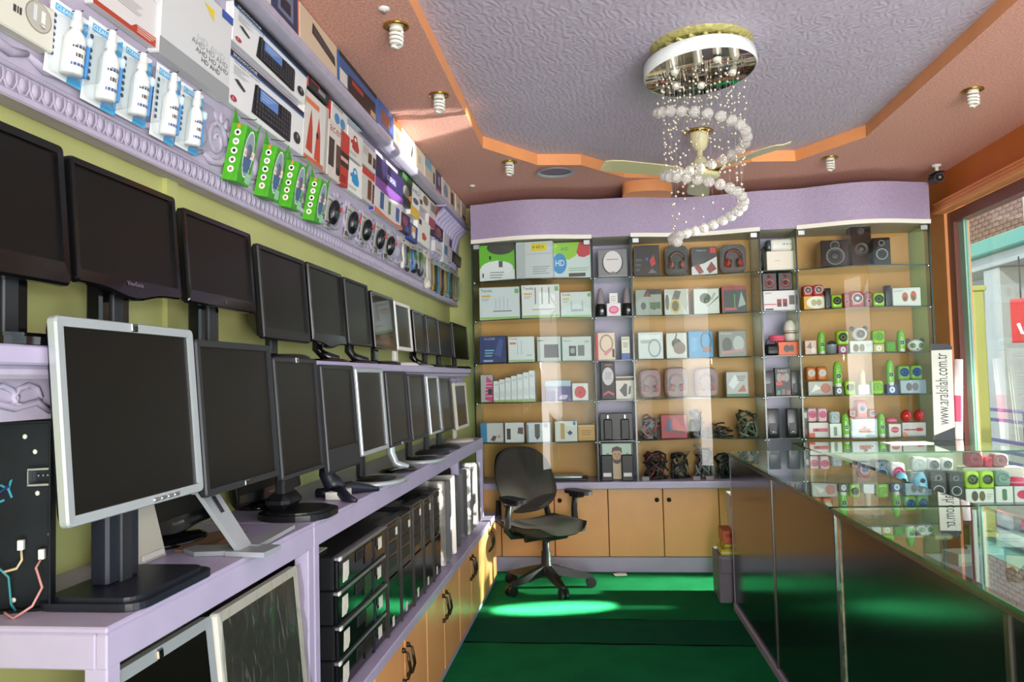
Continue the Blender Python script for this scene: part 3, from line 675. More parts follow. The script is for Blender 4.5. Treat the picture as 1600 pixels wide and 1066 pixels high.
# ================================================================== under the bench: desktops, wrapped screens
GPC = 'black desktop computers stacked under the bench'
LBL = P('paper_label', 'd9d4c8', .6, noise=.1, nscale=60)
def desktop(label, y0, y1, z0, z1, kind, X=-.85):
    w, h = y1 - y0, z1 - z0
    t = thing('desktop_computer', label, 'computer', TR(X, (y0 + y1) / 2, z0, ROT), GPC)
    m = MB(); m.rbox(-w / 2, w / 2, .015, .36, 0, h, M_BLACK, .004); m.build('case', t)
    m = MB()
    if kind == 'flat':
        m.rbox(-w / 2 + .004, w / 2 - .004, 0, .014, .004, h - .014, M_BLACKGL, .003); m.build('front_panel', t)
        m = MB(); m.rbox(-w / 2, w / 2, -.006, .014, h - .013, h - .002, M_ALU, .002); m.rbox(-w / 2 - .001, -w / 2 + .02, -.007, .0, h - .014, h - .001, M_WHITE, .002); m.build('trim_bar', t)
        m = MB(); m.rbox(-w * .17, -w * .02, -.004, .0, h * .45, h * .8, M_DARK, .002)
        for k in range(6): m.rbox(-w * .165, -w * .03, -.006, -.004, h * .48 + k * h * .05, h * .5 + k * h * .05, M_BLACK, .0008)
        m.build('vent', t)
        m = MB(); m.rbox(0.0, w * .17, -.004, 0, h * .2, h * .8, P('bronze_black', '2a211c', .2), .003); m.build('drive_bay', t)
        m = MB(); m.rbox(w * .19, w * .23, -.005, 0, .006, h - .02, M_NAVY, .002); m.rbox(w * .26, w * .45, -.004, 0, h * .5, h * .8, P('bronze_black', '2a211c', .2), .003); m.build('port_strip', t)
        m = MB(); m.prism([(-w * .42, .016), (-w * .34, .016), (-w * .31, h * .3), (-w * .31, h * .72), (-w * .41, h * .72)], -.0012, .0, 'y', LBL); m.build('label_sticker', t)
        m = MB(); m.prism([(w * .30, h * .35), (w * .38, h * .35), (w * .38, h * .74), (w * .30, h * .74)], -.0052, -.004, 'y', LBL); m.build('label_sticker', t)
    else:
        m.rbox(-w / 2 + .003, w / 2 - .003, 0, .015, h * .5, h - .004, P('bronze_black', '2a211c', .2), .004); m.rbox(-w / 2 + .003, w / 2 - .003, -.004, .015, .004, h * .49, M_BLACKGL, .004); m.build('front_panel', t)
        m = MB()
        for k in range(3): m.rbox(-w * .36, w * .3, -.004, 0, h * (.58 + .13 * k), h * (.68 + .13 * k), M_DARK, .003)
        m.build('drive_bay', t)
        m = MB(); m.rbox(-w / 2, -w / 2 + .008, -.01, .012, .0, h, M_DALU, .003); m.rbox(-w / 2, w / 2, -.006, .05, h - .001, h + .006, M_DALU, .003); m.build('trim_bar', t)
        m = MB(); m.rbox(w * .2, w * .34, -.0055, 0, h * .86, h * .93, LBL, .0005); m.build('label_sticker', t); m = MB(); m.rbox(-w * .15, .0, -.0052, -.0042, h * .05, h * .14, LBL, .0004); m.build('label_sticker', t)
for k, q in enumerate(('bottom of the stack of four', 'second from the bottom of the stack of four', 'third from the bottom of the stack of four', 'top of the stack of four, papers on its lid')):
    desktop('black slim desktop computer lying flat, ' + q, 2.40, 2.93, .502 + k * .108, .502 + k * .108 + .106, 'flat', -.85 + .004 * (k % 2))
m = MB(); c = (-.93, 2.5)
t = thing('paper_slip', 'white paper slip on top of the nearest computer stack', 'paper', TR(-.95, 2.47, .9345, ROT))
m.prism(rrect(.12, .05, .01, 3), 0, .0012, 'z', LBL); m.build('sheet', t)
ys = [2.95, 3.15, 3.36, 3.56, 3.76, 3.95]
for k in range(5):
    desktop('black desktop tower upright with silver side trim, %s behind the flat stack' % ('first', 'second', 'third', 'fourth', 'fifth')[k], ys[k], ys[k + 1] - .015, .502, (.925, .915, .93, .92, .925)[k], 'tower', -.85)
GWR = 'flat panels standing in plastic under the bench'
PLW = P('crinkled_wrap', '5c5a54', .25, .3, noise=.5, nscale=40, bump=.8, bscale=60)
def flat_panel(label, y, h, w, X, frame, scr, lean=6, yaw=0, wrap=False, dz=.502, name='flat_panel', th=.02, hp=False):
    M = TR(X, y, dz, ROT + R_(yaw)) @ Matrix.Rotation(R_(-lean), 4, 'X')
    t = thing(name, label, 'screen', M, GWR)
    o, i = rrect(w, h, .012, 3, 0, 0, h / 2), rrect(w - .05, h - .05, .004, 3, 0, 0, h / 2)
    f = lambda L, yy: [(a, yy, b) for a, b in L]
    m = MB(); m.strip(f(o, 0), f(i, .002), frame); m.strip(f(o, th), f(o, 0), frame); m.poly(f(o, th)[::-1], M_DARK); m.build('bezel', t)
    m = MB(); m.poly(f(i, .003), scr); m.build('screen', t)
    if hp:
        m = MB(); m.rbox(-.011, .011, -.004, .002, h - .024, h - .004, M_CHROME, .003); m.build('logo', t)
    if wrap:
        m = MB(); n = 14; vs = []
        for a in range(n + 1):
            for b in range(n + 1):
                vs.append(((a / n - .5) * (w + .01), -.006 - .008 * random.random(), b / n * (h + .005)))
        m.add(vs, [(a * (n + 1) + b, (a + 1) * (n + 1) + b, (a + 1) * (n + 1) + b + 1, a * (n + 1) + b + 1) for a in range(n) for b in range(n)], WRAPF, True); m.build('plastic_wrap', t)
def wrapmat():
    m = pane_mat('wrap_film', 'e8e8e4', .12, 1.6); n = m.node_tree
    mx = [x for x in n.nodes if x.type == 'MIX_SHADER'][0]; tc = n.nodes.new('ShaderNodeTexCoord'); mp = n.nodes.new('ShaderNodeMapping'); mp.inputs['Scale'].default_value = (90, 1, 14); mp.inputs['Rotation'].default_value = (0, .5, 0)
    v = n.nodes.new('ShaderNodeTexNoise'); v.inputs['Scale'].default_value = 1.; v.inputs['Detail'].default_value = 4
    n.links.new(tc.outputs['Object'], mp.inputs[0]); n.links.new(mp.outputs[0], v.inputs['Vector'])
    r = n.nodes.new('ShaderNodeMapRange'); r.inputs[1].default_value = .56; r.inputs[2].default_value = .75; r.inputs[3].default_value = .03; r.inputs[4].default_value = .5
    d = n.nodes.new('ShaderNodeBsdfDiffuse'); d.inputs[0].default_value = (.28, .28, .27, 1); m2 = n.nodes.new('ShaderNodeMixShader'); o = [x for x in n.nodes if x.type == 'OUTPUT_MATERIAL'][0]
    n.links.new(v.outputs[0], r.inputs[0]); n.links.new(r.outputs[0], m2.inputs[0]); n.links.new(mx.outputs[0], m2.inputs[1]); n.links.new(d.outputs[0], m2.inputs[2]); n.links.new(m2.outputs[0], o.inputs[0])
    return m
WRAPF = wrapmat()
SCRG = P('dull_screen', '3b3b36', .3)
flat_panel('silver-framed flat screen standing under the near bench', 1.50, .46, .42, -.855, M_SILVER, M_SCREEN, 6, hp=True)
flat_panel('pale-framed screen in scratched clear wrap under the near bench', 1.965, .455, .47, -.86, M_WHITE, SCRG, 5, wrap=True)
names = ('first', 'second', 'third', 'fourth', 'fifth', 'sixth', 'seventh', 'eighth')
for k in range(6):
    flat_panel('bare screen panel in crinkled plastic behind the towers, %s of the upright row' % names[k], 4.06 + k * .085, .44 - .012 * (k % 3), .34, -1.02 + .01 * (k % 2), (M_DALU, M_NAVY, M_DARK)[k % 3], (SCRG, PLW, M_SCREEN)[k % 3], 3, yaw=-78 + 3 * k, wrap=k % 2 == 0, th=.03)
for k in range(6):
    flat_panel('laptop-sized panel past the middle bench post, %s of the far row' % names[k], 4.78 + k * .105, .42 - .01 * (k % 3), .32, -1.02, (M_NAVY, M_DALU, M_DARK)[k % 3], (M_SCREEN, SCRG, PLW)[k % 3], 3, yaw=-80 + 2 * k, wrap=k % 2 == 1, th=.03)
# dark computers deep under the near bench
for k in range(2):
    t = thing('desktop_computer', 'black desktop computer deep under the near bench, %s one' % ('lower', 'upper'), 'computer', TR(-1.0, 2.0, .502 + .2 * k, ROT), GPC) if 0 else None
t = thing('desktop_computer', 'black desktop computer lying deep under the near bench behind the wrapped screen', 'computer', TR(-1.02, 2.02, .502, ROT), GPC)
m = MB(); m.rbox(-.2, .2, 0, .2, 0, .40, M_BLACK, .005); m.build('case', t)
m = MB(); m.rbox(-.16, .16, -.006, 0, .3, .38, M_DARK, .003); m.build('front_panel', t)
m = MB(); m.rbox(-.14, -.06, -.008, -.006, .28, .36, ink('8fb0c4'), .0006); m.build('label_sticker', t); m = MB(); m.rbox(-.05, .0, -.008, -.006, .35, .39, LBL, .0006); m.build('label_sticker', t)
t = thing('white_box', 'white box lying on top of the black towers under the bench', 'box', TR(-.98, 3.55, .945, ROT))
m = MB(); m.rbox(-.15, .15, 0, .12, 0, .035, M_WHITE, .004); m.rbox(-.1, .02, -.001, 0, .008, .028, ink('c9c9c2'), .0003); m.build('carton', t)
# ================================================================== cartons
def prints(m, w, h, y, pr, x0=None, z0=0.):
    x0 = -w / 2 if x0 is None else x0
    e = .0003
    for k, q in enumerate(pr):
        yy = y - e * min(k + 1, 16); c = q[0]
        if c == 'r': m.poly([(x0 + w * q[1], yy, z0 + h * q[2]), (x0 + w * q[3], yy, z0 + h * q[2]), (x0 + w * q[3], yy, z0 + h * q[4]), (x0 + w * q[1], yy, z0 + h * q[4])], ink(q[5]))
        elif c == 'e': m.poly([(x0 + w * q[1] + w * q[3] * math.cos(a), yy, z0 + h * q[2] + h * q[4] * math.sin(a)) for a in [i * math.pi / 9 for i in range(18)]], ink(q[5]))
        elif c == 'p': m.poly([(x0 + w * a, yy, z0 + h * b) for a, b in q[1]], ink(q[2]))
        elif c == 't': m.text(q[4], x0 + w * q[1], yy, z0 + h * q[2], h * q[3], ink(q[5]), q[6] * w if len(q) > 6 else None)
        elif c == 'l':  # lines of small print
            for i in range(q[5]): m.poly([(x0 + w * q[1], yy, z0 + h * (q[2] - i * q[4])), (x0 + w * (q[3] - .04 * (i % 3)), yy, z0 + h * (q[2] - i * q[4])), (x0 + w * (q[3] - .04 * (i % 3)), yy, z0 + h * (q[2] - i * q[4] + q[4] * .45)), (x0 + w * q[1], yy, z0 + h * (q[2] - i * q[4] + q[4] * .45))], ink(q[6]))
def carton(name, label, cat, M, w, d, h, col, pr=(), group=None, side=None, top=None, sidepr=()):
    """box of card, -y front; lid flap and seam modelled, print on the front"""
    m = MB(); c = ink(col); m.rbox(-w / 2, w / 2, 0, d, 0, h, c, min(.003, w * .03))
    if side:
        m.poly([(-w / 2 - .0005, .002, .002), (-w / 2 - .0005, d - .002, .002), (-w / 2 - .0005, d - .002, h - .002), (-w / 2 - .0005, .002, h - .002)], ink(side))
        m.poly([(w / 2 + .0005, .002, .002), (w / 2 + .0005, d - .002, .002), (w / 2 + .0005, d - .002, h - .002), (w / 2 + .0005, .002, h - .002)], ink(side))
    m.poly([(-w / 2 + .002, .002, h + .0006), (w / 2 - .002, .002, h + .0006), (w / 2 - .002, d * .5, h + .0006), (-w / 2 + .002, d * .5, h + .0006)], ink(top or col))
    m.poly([(-w * .42, .002, -.0004), (w * .42, .002, -.0004), (w * .42, d * .5, -.0004), (-w * .42, d * .5, -.0004)], c)
    prints(m, w, h, 0, pr)
    o = m.build(name, None, M); return tag(o, label, cat, group)
GB = 'product boxes hung on the lilac frieze'
VMAX = (ZT - .047 - FP.z) / FV.z
def wbox(label, tl, br, d, col, pr=(), name='carton', cat='box', group=GB, side=None, out=.0):
    d *= .42
    u0, v1 = fuv(*tl, d + out); u1, v0 = fuv(*br, d + out); v1 = min(v1, VMAX)
    return carton(name, label, cat, frM((u0 + u1) / 2, v0, d + out), u1 - u0, d, v1 - v0, col, pr, group, side)
KB = [('r', 0, .9, 1, 1, '23262e'), ('r', .0, .86, 1, .9, '3a66a8'), ('t', .04, .915, .055, 'SNOWCONE', 'f2f2f2', .28), ('t', .05, .80, .05, 'Wireless Keyboard', '55585c', .3), ('l', .05, .74, .22, .035, 5, 'aab0b4'),
      ('p', [(.27, .12), (.30, .72), (.78, .74), (.80, .70), (.80, .10), (.77, .07)], '23252a'), ('e', .9, .3, .055, .13, '2a2c30'), ('e', .905, .34, .012, .05, '8a8d90'), ('p', [(.06, .5), (.1, .53), (.19, .42), (.17, .38), (.1, .44)], '33363a'),
      ('e', .06, .12, .035, .055, 'b03048'), ('t', .045, .095, .05, 'Q', 'f2e8e8')]
KB += [('r', .36, .46, .6, .70, '5f86c8'), ('l', .38, .64, .56, .055, 3, '9fb8e0')]
KB += [('r', .31 + .037 * i, .15 + .1 * j, .337 + .037 * i, .225 + .1 * j, '3d4046') for i in range(13) for j in range(6) if not (j >= 3 and .31 + .037 * i > .33 and .31 + .037 * i < .61) and .15 + .1 * j < .68]
wbox('wireless keyboard box, upper of two stacked, blue stripe along its top', (367, -22), (478, 166), .07, 'e3e4e6', KB)
wbox('wireless keyboard box, lower of two stacked, hanging over the green boxes', (359, 74), (472, 243), .07, 'e3e4e6', KB)
wbox('large silver-white box with rows of HD AHD lettering', (257, -75), (357, 160), .085, 'd5d7d9', [('r', 0, 0, 1, .17, '9a9da0'), ('t', .48, .42, .07, 'HD AHD', 'b9bbbd', .42), ('t', .40, .36, .06, 'AHD HD AHD', '7c7f82', .55), ('t', .46, .29, .055, 'AHD HD AHD', '55585b', .5), ('t', .55, .22, .055, 'HD AHD', '2c2e30', .28), ('p', [(.55, .88), (.7, .88), (.7, .76), (.66, .79)], 'e8cc30'), ('r', .82, .9, 1., .99, '3a58a8')])
wbox('white box with slanting red lower band beside the silver HD box', (150, -75), (247, 78), .06, 'dcd8d8', [('r', 0, .0, 1, .10, 'b5402c'), ('p', [(.55, .10), (.62, .2), (1, .22), (1, .1)], 'b5402c'), ('l', .64, .16, .95, .05, 3, 'e0c0b8'), ('l', .3, .6, .7, .05, 5, 'b9b4b4')])
o = wbox('white box with a clear oval window, cables showing inside', (-30, -60), (83, 84), .075, 'dcd9cc', [('r', .42, .42, .46, .58, '3a3a38'), ('r', .47, .42, .49, .58, '3a3a38'), ('r', .5, .42, .53, .58, '3a3a38'), ('e', .76, .62, .19, .34, '8d8a80'), ('e', .76, .62, .175, .32, 'b9b6ac'), ('r', .68, .5, .73, .86, 'd8dce0'), ('r', .79, .46, .85, .8, 'eceae2'), ('l', .79, .5, .85, .03, 4, '504c48')])
# --- spray-bottle blister cards
def blister(label, tl, br, cw):
    u0, v1 = fuv(*tl, .05); v0 = fuv(*br, .05)[1]; w = min(cw, .128); h = v1 - v0; u1 = u0 + w
    t = thing('cleaner_blister', label, 'cleaning kit', frM((u0 + u1) / 2, v0, .016) @ Matrix.Rotation(R_(3.5), 4, 'X'), 'screen cleaner blisters hung on the frieze')
    m = MB(); m.rbox(-w / 2, w / 2, -.001, .001, 0, h, ink('e8ecee'), .0009)
    prints(m, w, h, -.001, [('p', [(.55, 0), (1, 0), (1, .96), (.8, .9), (.62, .35)], '3fa4dc'), ('r', .1, .86, .55, .95, '5cb2e2'), ('r', .6, .80, 1, .9, '5cb2e2'), ('t', .12, .88, .055, 'CLEAN', 'f6fbff', .4), ('t', .62, .82, .06, 'LOTION', 'f6fbff', .34), ('p', [(.8, .35), (.98, .3), (.98, .62), (.84, .62)], '2478b8')] + [('e', .1, .78 - .085 * k, .05, .028, '33506e') for k in range(7)])
    m.build('backing_card', t)
    m = MB(); r = w * .18; bx = -w * .08
    m.lathe([(.001, .07 * h), (r * .9, .07 * h), (r, .095 * h), (r, .55 * h), (r * .8, .62 * h), (r * .45, .68 * h), (r * .45, .71 * h)], (bx, -r * 1.05, 0), mat=ink('f4f4f2', .25), n=18)
    bo = m.build('bottle', t)
    m = MB(); a = []
    for k in range(7):
        an = R_(-150 + 20 * k); a.append((bx + r * 1.01 * math.cos(an), -r * 1.05 + r * 1.01 * math.sin(an)))
    for z0, z1, c, i0, i1 in ((.42, .45, '3c4258', 0, 7), (.30, .35, '5a4c4c', 1, 4), (.28, .37, '24262c', 4, 6), (.18, .22, '4a5c9a', 0, 6), (.44, .47, '7f8aa8', 1, 6)):
        q = a[i0:i1]; m.strip([(x, y, z0 * h) for x, y in q], [(x, y, z1 * h) for x, y in q], ink(c), False)
    m.build('bottle_label', bo)
    m = MB(); m.lathe([(r * .55, .70 * h), (r * .55, .80 * h), (r * .42, .82 * h), (r * .36, .90 * h), (r * .33, .945 * h), (.001, .945 * h)], (bx, -r * 1.05, 0), mat=ink('f0f0ee', .3), n=14)
    m.build('spray_cap', bo)
    m = MB(); m.rbox(w * .22, w * .3, -.03, -.006, .12 * h, .62 * h, ink('3d8fd4'), .004); m.rbox(w * .2, w * .32, -.034, -.004, .55 * h, .7 * h, ink('cfe4f4'), .006); m.build('brush', t)
    m = MB(); o = rrect(w * .92, h * .78, w * .12, 4, 0, 0, h * .42); i = rrect(w * .8, h * .70, w * .12, 4, 0, 0, h * .42)
    f = lambda L, y: [(x, y, z) for x, z in L]
    m.strip(f(o, -.002), f(i, -.05), BLIST, smooth=True); m.poly(f(i, -.05), BLIST); m.build('blister_shell', t)
    m = MB(); m.tube([(0, .03, h * .97), (0, -.025, h * .975), (0, -.028, h * .99)], .0014, 5, M_DARK); m.build('peg_hook', t)
for k, (tl, br, q) in enumerate([((97, -8), (150, 143), 'first from the white windowed box'), ((154, 24), (203, 184), 'second, its blister beside the first'), ((206, 62), (256, 208), 'third of the five'), ((258, 96), (293, 232), 'fourth of the five, under the HD box'), ((296, 126), (334, 250), 'fifth, beside the lower keyboard box')]):
    blister('blue and white spray-cleaner blister, ' + q, tl, br, (.128, .126, .124, .115, .12)[k])
# --- green mouse boxes
def green_box(label, tl, br, d=.05):
    u0, v1 = fuv(*tl, d + .03); v0 = fuv(*br, d + .01)[1]; w = .09; h = v1 - v0; u1 = u0 + w
    t = thing('mouse_box', label, 'mouse box', frM((u0 + u1) / 2, v0, d + .004) @ Matrix.Rotation(R_(9), 4, 'X'), 'green mouse boxes hung on the frieze')
    G1, G2 = P('lime_card', '4fae22', .4, noise=.12, nscale=30), P('deep_green_card', '3f9a22', .4, noise=.25, nscale=60)
    m = MB(); m.rbox(-w / 2, w / 2, 0, d, 0, h * .8, G2, .002)
    m.poly([(-w / 2 - .0006, .001, .001), (-w / 2 - .0006, d - .001, .001), (-w / 2 - .0006, d - .001, h * .8), (-w / 2 - .0006, .001, h * .8)], G1)
    m.prism([(-w / 2, h * .8), (w * .05, h * .8), (w * .02, h * .83), (-w / 2, h * 1.)], d - .002, d, 'y', G2); m.prism([(w * .3, h * .8), (w / 2, h * .8), (w / 2, h * .93)], 0, .002, 'y', G2)
    m.build('carton', t)
    m = MB()
    for k in range(5):
        z = h * (.68 - .13 * k); x = -w / 2 - .0011
        m.poly([(x, d * .5 + .011 * math.cos(a), z + .011 * math.sin(a)) for a in [i * math.pi / 6 for i in range(12)]], ink('f2f2ea'))
        m.poly([(x - .0004, d * .5 + .006 * math.cos(a), z + .006 * math.sin(a)) for a in [i * math.pi / 3 for i in range(6)]], ink(('1c1c1c', '9a9a9a', '1c1c1c', '6a4a3a', 'b08050')[k]))
    m.poly([(-w / 2 - .0011, d * .4, h * .74), (-w / 2 - .0011, d * .6, h * .74), (-w / 2 - .0011, d * .6, h * .80), (-w / 2 - .0011, d * .4, h * .80)], ink('e08a30'))
    m.build('icon_print', t)
    m = MB(); prints(m, w, h * .8, 0, [('e', .5, .54, .36, .42, 'e6ecea'), ('e', .5, .54, .32, .39, '8d97a8'), ('r', .22, .3, .78, .48, '46618a'), ('r', .3, .22, .7, .32, '46618a'), ('r', .1, .48, .92, .62, 'e8dcd2'), ('r', .2, .52, .8, .57, 'd89a90'), ('r', .55, .04, .95, .22, '8ec4a0')]); m.build('window_print', t)
    m = MB(); m.ball((0, -.001, h * .47), w * .2, ink('5a6474', .2), 10, 6, (1, .25, 1.4)); m.build('mouse', t)
    m = MB(); m.tube([(0, d, h * .93), (0, -.0, h * .935), (0, -.005, h * .95)], .0014, 5, M_DARK); m.build('peg_hook', t)
for k, (tl, br, q) in enumerate([((386, 172), (384, 290), 'first, nearest the spray cleaners'), ((433, 207), (438, 318), 'second of the four'), ((468, 234), (473, 334), 'third of the four'), ((503, 262), (504, 352), 'fourth, next to the black blister mice')]):
    green_box('bright green mouse box with oval window, ' + q, tl, br)
# --- blister mice
def mouse_pack(label, tl, br):
    u0, v1 = fuv(*tl, .05); v0 = fuv(*br, .02)[1]; w = .098; h = v1 - v0; u1 = u0 + w
    t = thing('mouse_blister', label, 'computer mouse', frM((u0 + u1) / 2, v0, .006) @ Matrix.Rotation(R_(6), 4, 'X'), 'black mice in clear blisters on the frieze')
    m = MB(); m.rbox(-w / 2, w / 2, -.001, .001, 0, h, ink('c9c6c0'), .0009); prints(m, w, h, -.001, [('r', .05, .86, .6, .89, '33343a'), ('r', .08, .08, .75, .22, '8a7c6c')] + [('r', .12 + .2 * k, .1, .24 + .2 * k, .2, '3a3430') for k in range(3)]); m.build('backing_card', t)
    m = MB(); m.ball((w * .03, -.02, h * .52), w * .33, P('mouse_black', '17191e', .12), 14, 9, (1, .75, 1.7)); m.ball((w * .03, -.028, h * .62), w * .2, M_SILVER, 10, 6, (1.1, .8, .5)); mo = m.build('mouse', t)
    m = MB(); m.rbox(w * .02, w * .09, -.054, -.045, h * .55, h * .7, ink('d8322c'), .003); m.build('scroll_wheel', mo)
    m = MB(); m.ball((w * .03, -.004, h * .52), w * .47, BLIST, 14, 6, (1, 1.1, 1.75)); m.rbox(-w * .42, w * .36, -.022, -.001, .0, h * .1, BLIST, .004); m.build('blister_shell', t)
for k, (tl, br, q) in enumerate([((523, 303), (531, 365), 'first, beside the green boxes'), ((553, 320), (557, 379), 'second of the five'), ((575, 331), (579, 391), 'third of the five'), ((596, 347), (597, 402), 'fourth of the five'), ((612, 359), (615, 412), 'fifth, nearest the back wall')]):
    mouse_pack('black mouse in clear blister, ' + q, tl, br)
# --- speaker and cable boxes in the middle of the frieze
ROBOT = lambda c: [('p', [(.3, .35), (.3, .62), (.42, .72), (.62, .72), (.75, .45), (.72, .3), (.5, .28)], c), ('e', .48, .72, .13, .12, c), ('e', .48, .70, .07, .065, 'e8e8e8'), ('r', .2, .48, .3, .6, c), ('l', .1, .16, .6, .05, 2, 'a8a8a8')]
PAIR = lambda c, x=.5: [('r', x - .28, .25, x - .04, .75, c), ('r', x + .04, .2, x + .28, .7, c), ('e', x - .16, .38, .07, .06, '20222a'), ('e', x + .16, .34, .07, .06, '20222a')]
wbox('orange-sided black box with a grey gadget pictured', (484, 95), (514, 166), .075, '2c2a2a', [('r', .45, .3, .8, .7, '8a8a86'), ('r', .1, .8, .5, .9, 'c04a2a')], side='d8502a')
wbox('tall white box picturing two red spindle-shaped speakers', (477, 136), (509, 270), .07, 'd9d5d0', [('r', .05, .82, .6, .9, 'd87a50'), ('p', [(.12, .15), (.2, .5), (.28, .78), (.36, .5), (.38, .12)], 'b8402c'), ('p', [(.46, .08), (.52, .45), (.60, .74), (.68, .5), (.72, .05)], 'c84a34'), ('e', .56, .45, .05, .05, '222222'), ('r', .05, .0, .85, .06, 'c86a3c'), ('r', .9, 0, 1, 1, 'b8b4b0')])
wbox('white box with blue twin speakers, above the acer box', (519, 148), (542, 214), .06, 'd6d4d2', [('e', .35, .4, .16, .24, '4a86b8'), ('e', .7, .38, .16, .24, '4a86b8'), ('l', .1, .9, .7, .06, 2, '66666a')], side='b03028')
wbox('light blue and white box high beside the white shelf edge', (545, 168), (566, 206), .06, 'e0e6ea', [('r', .1, .1, 1, .75, '4fa4c8'), ('p', [(.2, .4), (.9, .3), (.9, .6)], 'b8dcea')])
wbox('tall acer box with black slim speakers pictured', (514, 184), (532, 288), .07, 'd8cfc8', [('t', .1, .82, .16, 'acer', '8a3a4a', .82), ('r', .08, .2, .45, .7, '3c3432'), ('r', .58, .14, .9, .66, '5a4038'), ('e', .74, .18, .18, .07, '2a2422'), ('p', [(.45, .1), (.6, .1), (.55, .6)], 'e8ddd0')], side='b8333a')
wbox('narrow red and black box beside the acer box', (533, 201), (543.5, 295), .07, 'c03a30', [('r', 0, .35, 1, .62, '2a2422'), ('r', .1, .45, .9, .52, 'e0a8a0'), ('l', .2, .16, .8, .05, 3, '6a1c1a')])
wbox('white box picturing a red robot-shaped speaker', (544, 194), (566, 260), .065, 'dcdad6', ROBOT('b0392c'))
wbox('white box picturing a bright blue robot-shaped speaker', (543, 245), (566, 312), .065, 'eeeeea', ROBOT('2496d0'))
wbox('white box picturing a pair of brown wooden speakers', (566.5, 220), (588, 274), .065, 'd6d2cc', [('l', .08, .82, .45, .07, 5, '9a8a90')] + PAIR('5a4632', .68))
wbox('red-topped box with two brown tower speakers pictured', (566.5, 258), (588, 326), .065, 'cfcac4', [('r', 0, .78, 1, 1, 'c83c30'), ('r', .38, .1, .62, .72, '6a4028'), ('r', .68, .06, .94, .68, '6a4028')])
wbox('large purple and white box, orange wave along its foot', (588, 240), (628, 360), .07, 'd8d4d8', [('r', 0, .62, 1, 1, '2b2450'), ('p', [(0, .45), (0, .62), (1, .62), (1, .5), (.5, .42)], '7f4f9c'), ('r', .35, .72, .7, .84, '6a5f90'), ('t', .38, .74, .08, 'COOL', 'd0cce8', .3), ('r', .18, .12, .3, .42, '3a5f86'), ('r', .46, .12, .54, .36, '5a8a40'), ('r', .74, .1, .86, .36, '3a5f96'), ('p', [(0, 0), (0, .09), (.4, .04), (.7, .03), (1, .07), (1, 0)], 'd8703a')], side='2a3aa0')
wbox('dark green-topped box with coloured camera picture', (629, 268), (643, 328), .07, '1f241f', [('r', 0, .82, 1, 1, '3c6a38'), ('p', [(.5, .3), (1, .5), (1, .2)], 'd89030'), ('e', .4, .45, .3, .2, '7a7a70')])
wbox('dark violet box under the green-topped one', (627, 329), (640, 368), .07, '2b2438', [('e', .45, .6, .3, .25, '8a3a5a'), ('r', .5, .1, .9, .4, '4a4a90')])
wbox('sunlit white box with blue letters and yellow foot', (644, 268), (655, 346), .07, 'f0eee8', [('r', 0, 0, 1, .3, 'e8c030'), ('t', .15, .72, .12, 'HD', '2a4a8a', .7), ('e', .5, .5, .3, .09, '55608a')])
wbox('blue and orange box below the yellow-footed box', (641, 347), (652, 382), .07, '34408a', [('r', .2, .3, .7, .9, 'd8a860'), ('e', .5, .4, .2, .2, 'e8e8e8')])
wbox('sunlit white box with a red toy pictured low on it', (653, 335), (671, 390), .07, 'eceae4', [('p', [(.4, .2), (.6, .2), (.75, .35), (.5, .5), (.35, .4)], 'c8402c'), ('r', .1, .7, .3, .9, '33343a')])
wbox('sunlit white box with brown cup pictured, under the top shelf', (656, 278), (671, 334), .07, 'ece8e0', [('e', .6, .6, .25, .3, '8a6a3c'), ('r', .1, .1, .3, .4, '40424a')])
wbox('white and red box past the sunlit ones', (672, 300), (680, 360), .07, 'd4ccc8', [('r', 0, 0, 1, .35, 'a03a4a'), ('r', .2, .6, .8, .9, '8a7a7a')])
wbox('orange-red slim box under the top shelf', (680, 312), (688, 345), .07, 'c86a4a', [('r', .2, .2, .8, .5, '5a2a22')])
wbox('small black-violet box with rosy picture', (679, 347), (692, 379), .07, '3a2432', [('e', .5, .5, .3, .3, '9a4a5a'), ('r', .1, .1, .9, .2, '7a6a80')])
wbox('small plain white box with a grey line of print', (680, 375), (691, 401), .07, 'd0ccd0', [('r', .3, .3, .8, .4, '6a6a70')])
wbox('pale tall box near the fluted shelf bracket', (694, 362), (700, 415), .06, 'c6c4cc', [('r', .2, .3, .8, .6, '5a7a9a')])
wbox('lilac and white narrow box next to the pale tall one', (701, 368), (706, 412), .06, 'cdbccb', [('r', .2, .6, .8, .9, '6a4a80')])
wbox('dark flat pack with phone picture near the corner', (708, 392), (722, 420), .05, '2a2830', [('p', [(.1, .2), (.9, .05), (.9, .4), (.2, .7)], '6a5f6a'), ('r', .1, .05, .9, .15, '8a4a5a')])
